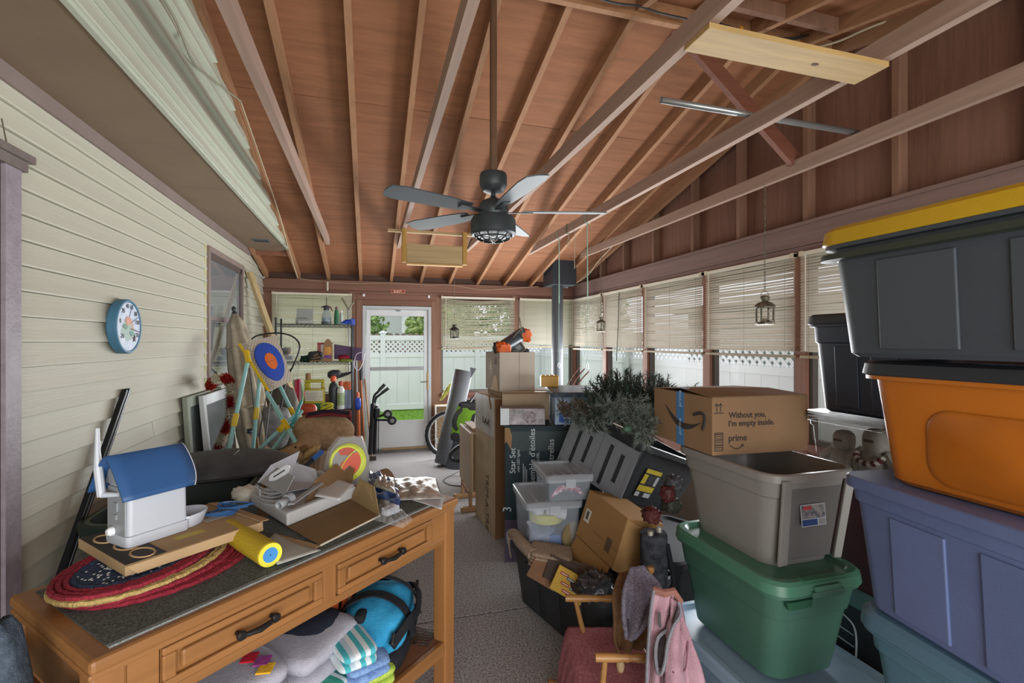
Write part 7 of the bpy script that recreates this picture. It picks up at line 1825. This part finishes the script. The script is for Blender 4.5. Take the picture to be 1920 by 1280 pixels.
for y, top_ in ((yF, .56), (0, .53)):
    rc.part('back_post', MB().tube([(.24, y, .06), (.255, y, .28), (.30, y, .45), (.315, y, top_ - .02)], [.016, .017, .015, .013], 12), HW, smooth=True)
    rc.part('finial', MB(Matrix.Translation((.315, y, top_ - .02))).lathe([(.010, 0), (.016, .008), (.018, .02), (.012, .03)], 12), HW, smooth=True)
    rc.part('rocker_runner', MB().tube(poly_curve([(-.14, y, .055), (.0, y, .018), (.2, y, .018), (.42, y, .07)]), .016, 8), HW, smooth=True)
    rc.part('leg', MB().tube([(-.0, y, .03), (.02, y, .25)], .014, 10), HW, smooth=True)
rc.part('seat', MB().box(-.02, -.0, .24, .27, yF, .265), HW, bevel=.01)
for i in range(3): rc.part('back_slat', MB().tube([(.26 + .02 * i, 0, .32 + .085 * i), (.26 + .02 * i, yF, .325 + .085 * i)], .012, 10), HW, smooth=True)
PINK = cloth('#995c67', .22, '#b87a82', 90)
def blk(u, v_):
    x, y = -.12 + .37 * u, -.055 + (yF + .085) * v_
    z_ = .278 + .004 * noise.noise(V((u * 5, v_ * 5, 2)))
    if u < .2:
        k = (.2 - u) / .2
        x = -.046 - .04 * sin(k * pi / 2) + .012 * sin(v_ * 34) * k
        z_ -= .21 * k ** 1.3
    if v_ < .12:
        k = (.12 - v_) / .12
        y = .005 - .045 * sin(k * pi / 2) + .008 * sin(u * 26) * k
        z_ -= .12 * k ** 1.2
    return rc.M @ V((x, y, z_))
solo('pink_blanket', "speckled dusty-pink blanket spread over the child's rocker seat", 'blanket', MB().grid(blk, 40, 40), PINK, smooth=True, ang=180, solid=.012)
for i in range(9): pass
def drape(label, name, P, mat, th=.012, amp=.02, n=4, seed=1, nu=22, nv=26, cat='cloth', sag=0.0):
    """cloth hung as a strip: P is a list of cross rows (left, right)"""
    rows = [(V(a_), V(b_)) for a_, b_ in P]
    Lc, Rc = poly_curve([r_[0] for r_ in rows], 8), poly_curve([r_[1] for r_ in rows], 8)
    m_ = len(Lc) - 1
    def fn(u, v_):
        i = min(int(v_ * m_), m_ - 1); f = v_ * m_ - i
        a_, b_ = Lc[i].lerp(Lc[i + 1], f), Rc[i].lerp(Rc[i + 1], f)
        q = a_.lerp(b_, u)
        nn = cvec(0, .2, -1)
        return q + nn * (amp * sin(u * n * pi + seed + v_ * 1.5) * (.3 + v_) + amp * .8 * noise.noise(V((u * 4, v_ * 5, seed)))) + nn * sag * sin(pi * u)
    return solo(name, label, cat, MB().grid(fn, nu, nv), mat, smooth=True, ang=180, solid=th)
drape('brown suede cloth hanging over the rocker back behind the grey fleece', 'suede_cloth', [(at(1160, 1075, t=2.05), at(1215, 1065, t=2.05)), (at(1148, 1110, t=1.98), at(1222, 1100, t=1.98)), (at(1149, 1160, t=1.93), at(1222, 1150, t=1.90)), (at(1150, 1200, t=1.90), at(1218, 1190, t=1.86)), (at(1160, 1222, t=1.88), at(1200, 1216, t=1.86))], cloth('#6c4f38', .12, '#7d6046', 30), amp=.012)
drape('grey-lavender fleece blanket draped over the rocker back', 'fleece_blanket', [(at(1180, 1066, t=1.98), at(1205, 1060, t=1.98)), (at(1172, 1085, t=1.92), at(1232, 1090, t=1.94)), (at(1165, 1115, t=1.87), at(1240, 1112, t=1.88)), (at(1166, 1150, t=1.84), at(1232, 1140, t=1.84)), (at(1172, 1185, t=1.82), at(1212, 1165, t=1.80)), (at(1174, 1196, t=1.81), at(1186, 1194, t=1.80))], mt('#6b6573', .95, 0, .25, 120, .8, 150, hex2='#8d8797'), amp=.018, th=.014)
solo('wooden_spoon', 'pale wooden spoon bowl poking out below the suede cloth', 'spoon', MB(Matrix.Translation(at(1163, 1247, z=.305))).ell((0, 0, 0), (.016, .018, .03), 12, 8), mt('#b39a76', .6), smooth=True)
pj = T('pink_jacket', 'pink zip pouch jacket with grey piping hanging on the rocker\'s near back post', 'jacket', at(1260, 1280, t=1.62))
PK = cloth('#9a7782', .10, '#ab8993', 14)
GPI = cloth('#77767d', .1)
def panel(nm, P, mat, th=.014, amp=.01, seed=1, n=3):
    o_ = drape('', nm, P, mat, th, amp, n, seed)
    for kk in ('label', 'category'):
        if kk in o_: del o_[kk]
    m_ = pj.I @ Matrix.Translation(o_.location)
    o_.data.transform(m_); o_.location = (0, 0, 0); o_.parent = pj.o
    return o_
panel('left_panel', [(at(1226, 1106, t=1.72), at(1262, 1108, t=1.72)), (at(1222, 1135, t=1.70), at(1264, 1135, t=1.70)), (at(1218, 1180, t=1.68), at(1256, 1180, t=1.67)), (at(1214, 1250, t=1.64), at(1245, 1250, t=1.62)), (at(1213, 1330, t=1.60), at(1252, 1330, t=1.58))], PK, seed=2)
panel('right_panel', [(at(1258, 1120, t=1.70), at(1276, 1130, t=1.72)), (at(1258, 1155, t=1.66), at(1282, 1160, t=1.70)), (at(1252, 1200, t=1.62), at(1292, 1195, t=1.67)), (at(1250, 1260, t=1.58), at(1308, 1240, t=1.64)), (at(1250, 1340, t=1.56), at(1330, 1330, t=1.62))], PK, seed=4, amp=.016)
pj.part('collar', MB(pj.I).tube([at(1226, 1106, t=1.72), at(1245, 1112, t=1.70), at(1262, 1108, t=1.72), at(1275, 1128, t=1.72)], .014, 8), cloth('#8c6258', .1), smooth=True)
pj.part('piping', MB(pj.I).tube(poly_curve([at(1226, 1106, t=1.71), at(1221, 1140, t=1.69), at(1217, 1190, t=1.66), at(1213, 1260, t=1.62), at(1212, 1330, t=1.59)]), .006, 6), GPI, smooth=True)
pj.part('piping', MB(pj.I).tube(poly_curve([at(1272, 1128, t=1.68), at(1276, 1150, t=1.66), at(1262, 1175, t=1.63), at(1252, 1205, t=1.61), at(1247, 1240, t=1.59), at(1240, 1262, t=1.59), at(1233, 1258, t=1.60), at(1229, 1225, t=1.62), at(1234, 1195, t=1.64), at(1252, 1180, t=1.65)]), .006, 6), GPI, smooth=True)
pj.part('dark_lining', MB(pj.I).slab([at(1250, 1184, t=1.655), at(1236, 1198, t=1.65), at(1231, 1225, t=1.63), at(1234, 1255, t=1.61), at(1244, 1240, t=1.60), at(1250, 1205, t=1.62)], .002), cloth('#4b4347', .2))
pj.part('zip', MB(pj.I).tube([at(1271, 1138, t=1.665), at(1262, 1172, t=1.635), at(1254, 1195, t=1.62)], .005, 6), IRON)
pj.part('black_label', MB(pj.I).slab([at(1234, 1148, t=1.672), at(1239, 1148, t=1.672), at(1240, 1176, t=1.655), at(1235, 1176, t=1.655)], .002), mt('#2b2527', .6))
pj.part('pocket_seam', MB(pj.I).tube(poly_curve([at(1262, 1260, t=1.57), at(1282, 1258, t=1.60), at(1287, 1240, t=1.62), at(1290, 1200, t=1.65)]), .003, 5), cloth('#7d5560'))
# ================================================================== overhead: fan, brackets, lanterns, ropes, wires
fnc = at(925, 395, y=YRG)
fn = T('ceiling_fan', 'dark grey ceiling fan with caged lamp on a long brown down-rod', 'fan', (fnc.x, YRG, 0))
FG = mt('#3b4144', .45, .35, .06, 8)
zf = lambda py: at(925, py, y=YRG).z
fn.part('down_rod', MB().tube([(0, 0, zroof(YRG) + .05), (0, 0, zf(325))], .020, 12), mt('#5f4534', .6), smooth=True)
fn.part('canopy', MB().lathe([(.072, zf(326)), (.076, zf(330)), (.076, zf(347)), (.070, zf(352)), (.055, zf(359)), (.020, zf(363))][::-1], 28), FG, smooth=True)
fn.part('neck', MB().tube([(0, 0, zf(363)), (0, 0, zf(374))], .013, 12), FG, smooth=True)
fn.part('neck_collar', MB().lathe([(.026, zf(379)), (.022, zf(372)), (.014, zf(368))], 16), FG, smooth=True)
fn.part('motor', MB().lathe([(.078, zf(404)), (.084, zf(396)), (.082, zf(387)), (.070, zf(379)), (.04, zf(374))], 28), FG, smooth=True)
fn.part('lamp_housing', MB().lathe([(.118, zf(441)), (.124, zf(438)), (.122, zf(414)), (.112, zf(408)), (.08, zf(405))], 32), FG, smooth=True, solid=.004)
fn.part('lamp_glass', MB().lathe([(.001, zf(444)), (.05, zf(441)), (.08, zf(432)), (.085, zf(420))], 24), mt('#9a9d9e', .2, 0, .1, 10), smooth=True)
for i in range(6):
    a_ = i * pi / 6
    pts = [(.112 * cos(b_) * cos(a_), .112 * cos(b_) * sin(a_), zf(436) - .055 * sin(b_)) for b_ in [pi * j / 14 for j in range(15)]]
    fn.part('cage_wire', MB().tube(pts, .0035, 6), mt('#24282b', .4, .4), smooth=True)
for r_, py in ((.095, 447), (.055, 453)): fn.part('cage_ring', MB().tube([(r_ * cos(2 * pi * j / 28), r_ * sin(2 * pi * j / 28), zf(py) + .004) for j in range(28)], .0035, 6, closed=True), mt('#24282b', .4, .4), smooth=True)
zbl = zf(397)
for i in range(5):
    a_ = radians(-14 + 72 * i)
    Mb = Matrix.Rotation(a_, 4, 'Z') @ Matrix.Translation((0, 0, zbl)) @ Matrix.Rotation(radians(11), 4, 'X')
    ol = [(.16, -.045), (.30, -.06), (.55, -.068), (.62, -.055), (.635, 0), (.62, .055), (.55, .068), (.30, .06), (.16, .045)]
    bld = fn.part('blade', MB(Mb).prism(ol, -.003, .003), mt('#474d52', .45, .1, .06, 8))
    fn.part('blade_iron', MB(Mb).box(.07, -.02, -.008, .22, .02, -.003), FG, parent=bld, bevel=.002)
# pine bracket frame hung on ties, and pine board
hb = T('pine_bracket', 'open pine bracket frame hanging under the ties left of the fan', 'bracket', (.65, 5.05, 2.38))
PM = PINE
xl_, xr_ = at(757, 460, t=4.95).x, at(880, 460, t=4.85).x
hb.part('top_rail', MB().box(at(727, 432, y=5.08).x, 5.05, ZT - .028, 1.27, 5.09, ZT - .001), PM, world=True, bevel=.002)
for x in (xl_, xr_): hb.part('side_strip', MB().box(x - .022, 5.00, 2.375, x + .022, 5.05, ZT), wood('#a5803f', 2, .05, .15, .6, 22), world=True, bevel=.002)
hb.part('front_board', MB().box(xl_ + .024, 5.005, 2.365, xr_ - .024, 5.03, 2.565), PM, world=True, bevel=.002)
hb.part('bottom_strip', MB().box(xl_ + .024, 4.99, 2.35, xr_ - .024, 5.045, 2.365), wood('#c9a066', 0, .05), world=True, bevel=.002)
nb_ = solo('pine_board', 'knotty pine board nailed under two ties above the right side', 'board', MB().box(1.165, 1.462, ZT - .022, 2.035, 1.61, ZT - .001), mt('#ab8d5c', .6, 0, .18, 1, .15, 2, (2, 30, 30), detail=6), bevel=.002)
kn = raw('knot', MB(Matrix.Translation((.13, 0, -.0005))).ell((0, 0, 0), (.018, .010, .002), 12, 6), mt('#5a3b20', .7)); kn.parent = nb_
mtb = solo('conduit_tube', 'bare galvanised tube lying across the ties by the right gable', 'tube', MB().tube([(1.455, 2.20, 2.828), (2.83, 2.215, 2.828)], .016, 14, cap=False), mt('#a9adb0', .3, .7, .06, 10), smooth=True, solid=.002)
# lanterns
def lantern(label, P, s, chain_top, mat, string=False):
    """P = centre of base"""
    t_ = T('hanging_lantern', label, 'lantern', P, group='lanterns hung along the windows')
    LMt = mat
    t_.part('base', MB().lathe([(.055 * s, 0), (.068 * s, .004), (.068 * s, .018), (.060 * s, .022)], 8), LMt)
    for i in range(8):
        a_ = i * pi / 4 + pi / 8
        t_.part('corner_bar', MB().box(-.004 * s, -.004 * s, .02, .004 * s, .004 * s, .125 * s), LMt).data.transform(Matrix.Translation((.060 * s * cos(a_), .060 * s * sin(a_), 0)))
    t_.part('glass', MB().lathe([(.056 * s, .02), (.056 * s, .122 * s)], 8, cap0=False, cap1=False), GLASS)
    t_.part('top_ring', MB().lathe([(.062 * s, .120 * s), (.070 * s, .124 * s), (.070 * s, .136 * s)], 8), LMt)
    t_.part('roof', MB().lathe([(.072 * s, .134 * s), (.066 * s, .148 * s), (.045 * s, .165 * s), (.024 * s, .172 * s)], 16), LMt, smooth=True)
    t_.part('chimney', MB().lathe([(.022 * s, .172 * s), (.030 * s, .182 * s), (.034 * s, .198 * s), (.030 * s, .210 * s), (.012 * s, .218 * s)], 14), LMt, smooth=True)
    t_.part('door_frame', MB().box(-.028 * s, -.064 * s, .022, -.020 * s, -.056 * s, .12 * s).box(.020 * s, -.064 * s, .022, .028 * s, -.056 * s, .12 * s).box(-.028 * s, -.064 * s, .112 * s, .028 * s, -.056 * s, .12 * s).box(-.028 * s, -.064 * s, .022, .028 * s, -.056 * s, .032), LMt)
    t_.part('candle', MB().lathe([(.022 * s, .022), (.022 * s, .05 * s)], 12).tube([(0, 0, .05 * s), (0, 0, .075 * s)], .002, 5), mt('#a59a86', .6))
    t_.part('bail', MB().tube(arc((0, 0, .215 * s), .035 * s, -.3, pi + .3, 16), .0022, 6), LMt)
    zt_ = .215 * s + .035 * s
    ht = chain_top - P[2] - zt_
    if string: t_.part('string', MB().tube([(0, 0, zt_), (0, 0, zt_ + ht)], .0018, 5), mt('#8c8478', .7))
    else:
        n_ = max(3, int(ht / .026))
        for i in range(n_):
            c_ = V((0, 0, zt_ + ht * (i + .5) / n_))
            ax = (1, 0, 0) if i % 2 else (0, 1, 0)
            h_ = ht / n_ * .62
            pts = [c_ + V(ax) * .006 * cos(q) + V((0, 0, 1)) * h_ * sin(q) for q in [2 * pi * j / 10 for j in range(10)]]
            t_.part('chain_link', MB().tube(pts, .0018, 5, closed=True), LMt)
    return t_
LM1 = mt('#4d463c', .5, .4, .3, 20, hex2='#8b8574')
t3 = at(1434, 609, x=2.79)
lantern('largest lantern, nearest, on a chain before the wide right-hand blind', t3, 1.0, ZT, LM1)
t2 = at(1127, 622, x=2.79)
lantern('small lantern on a chain near the back corner, before the right wall', t2, .86, ZT, LM1)
t1 = at(852, 635, y=6.62)
lantern('small lantern on a string before the blind just right of the door', t1, .92, zroof(6.62), mt('#3d3a36', .5, .4, .2, 20), string=True)
# ropes over the tie
RPE = mt('#8fb09f', .7, 0, .2, 80)
xD = 2.015
def rope(label, px, zlo, zclip, hook=True, r=.005, mat=RPE, y=None):
    p_ = at(px, 430, x=xD)
    t_ = T('hanging_rope', label, 'rope', (p_.x, p_.y, zlo), group='cords hung from the tie beam')
    t_.part('rope', MB().tube([(0, 0, ZT + .09 - zlo), (.003, 0, (ZT - zlo) * .5), (0, 0, zclip - zlo)], r, 6), mat, smooth=True)
    t_.part('loop', MB().tube([(-.022, 0, ZT - zlo - .004), (-.022, 0, ZT + .096 - zlo), (.026, 0, ZT + .096 - zlo), (.026, 0, ZT - zlo - .004)], r * .9, 6, closed=True), mat)
    if hook:
        t_.part('thin_cord', MB().tube([(0, 0, zclip - zlo), (0, 0, .06)], .002, 5), mat)
        t_.part('clip', MB().tube([(.012 * sin(q), 0, .03 + .03 * cos(q)) for q in [2 * pi * j / 14 for j in range(14)]], .003, 6, closed=True), mt('#b5bab8', .3, .7))
    return t_
rope('green-white rope with a steel clip hanging before the stove pipe', 1048, at(1048, 690, x=xD).z, at(1048, 556, x=xD).z)
rope('green-white rope with a steel clip hanging before the corner blind', 1101, at(1101, 692, x=xD).z, at(1101, 556, x=xD).z)
rope('thin white cord ending beside the stove pipe box', 1077, at(1077, 504, x=xD).z, at(1077, 504, x=xD).z, False, .003, mt('#a9a698', .7))
cbn = at(1066, 430, x=xD)
cr = T('carabiner_hook', 'small carabiner hooked on the tie beam between the ropes', 'hook', (cbn.x, cbn.y, ZT - .14))
cr.part('hook', MB().tube(poly_curve([(-.02, 0, .24), (-.012, 0, .14), (.0, 0, .12), (.010, 0, .05), (.008, 0, .01), (-.008, 0, .01), (-.010, 0, .06), (.0, 0, .12)]), .004, 6), mt('#b0aa98', .3, .7), smooth=True)
cr.part('green_loop', MB().tube([(-.022, 0, .137), (-.022, 0, .236), (.026, 0, .236), (.026, 0, .137)], .006, 6, closed=True), mt('#4f6b4a', .6))
gdc = solo('blind_cord', 'dark green cord hanging down the second right-hand blind', 'cord', MB().tube([at(1161, 546, x=XR - .03), at(1159, 610, x=XR - .04), at(1156, 676, x=XR - .05)], .005, 6), mt('#3f4a3c', .7))
# wires
WH = mt('#b7ab92', .5)
zrf = lambda y: zroof(y) - .02
wires = (('white_cable', 'white cable stapled along the rafters by the ridge', [at(1040, -12, y=2.9), at(1090, 6, y=2.85), at(1145, 19, y=2.85), at(1200, 38, y=2.8), at(1266, 60, y=2.8)], .009, WH),
 ('black_cable', 'black cable running beside the ridge board', [at(1095, -12, y=2.5), at(1150, 5, y=2.52), at(1200, 12, y=2.52), at(1240, 25, y=2.52), at(1290, 36, y=2.52)], .007, mt('#2a2728', .5)),
 ('black_cable', 'black cable with a yellow clip behind the pine board', [at(1350, 45, y=2.5), at(1400, 60, y=2.5), at(1450, 72, y=2.5), at(1490, 72, y=2.5), at(1515, 66, y=2.5)], .009, mt('#2a2728', .5)),
 ('white_cable', 'white cable drooping above the pine board to the right gable', [at(1515, 92, x=2.9), at(1570, 78, x=2.95), at(1620, 56, x=3.0), at(1662, 40, x=3.06), at(1716, 24, x=3.1)], .007, WH),
 ('lamp_cord', 'thin white cord looping along the back header beam', [at(470 + 8, 440, y=6.5) + V((0, 0, .0)) if False else at(556, 521, y=YB - .03), at(612, 528, y=YB - .03), at(670, 531, y=YB - .03), at(735, 530, y=YB - .03), at(800, 534, y=YB - .03), at(845, 534, y=YB - .03), at(905, 543, y=YB - .03), at(960, 540, y=YB - .03), at(1010, 537, y=YB - .03)], .004, mt('#b09a84', .6)),
 ('corner_cord', 'pale cord rising from the back corner to the last tie beam', [at(1078, 532, x=3.0), at(1103, 515, x=2.98), at(1120, 492, x=2.95), at(1150, 460, x=2.85)], .005, WH),
 ('gable_cord', 'thin cord draped over the ribbed siding above the soffit', [at(300, -10, x=XS + .04), at(330, 40, x=XS + .04), at(362, 115, x=XS + .04), at(400, 150, x=XS + .04), at(452, 190, x=XS + .05)], .006, mt('#8b8a74', .6)),
 ('edge_cord', 'thin pale cord running down the roof edge to the back corner', [at(452, 192, x=XS + .05), at(486, 290, x=XS + .05), at(520, 390, x=XS + .05), at(541, 465, x=XS + .05), at(558, 520, x=XS + .06)], .005, mt('#b5a98c', .6)))
for nm_, lab_, pts, r_, m_ in wires: solo(nm_, lab_, 'cable', MB().tube(poly_curve(pts, 6), r_, 6), m_, smooth=True)
solo('wire_clip', 'yellow-orange cable clip above the pine board', 'clip', MB().tube([at(1387, 64, y=2.47), at(1390, 52, y=2.47)], .013, 8), mt('#c9862a', .4), smooth=True)
solo('fixture_hook', 'small white light socket on a hook over the pump sprayer', 'hook', MB().tube([at(614, 528, y=YB - .06), at(614, 545, y=YB - .06)], .012, 8), mt('#c9c4b5', .5))
solo('crossed_twig', 'dead vine twig stuck on the right gable sheathing', 'twig', MB().tube(poly_curve([at(1717, 248, x=XR + .085), at(1735, 285, x=XR + .082), at(1750, 312, x=XR + .085), at(1757, 318, x=XR + .085)]), .004, 5), mt('#3a2a24', .9))
flush_texts()
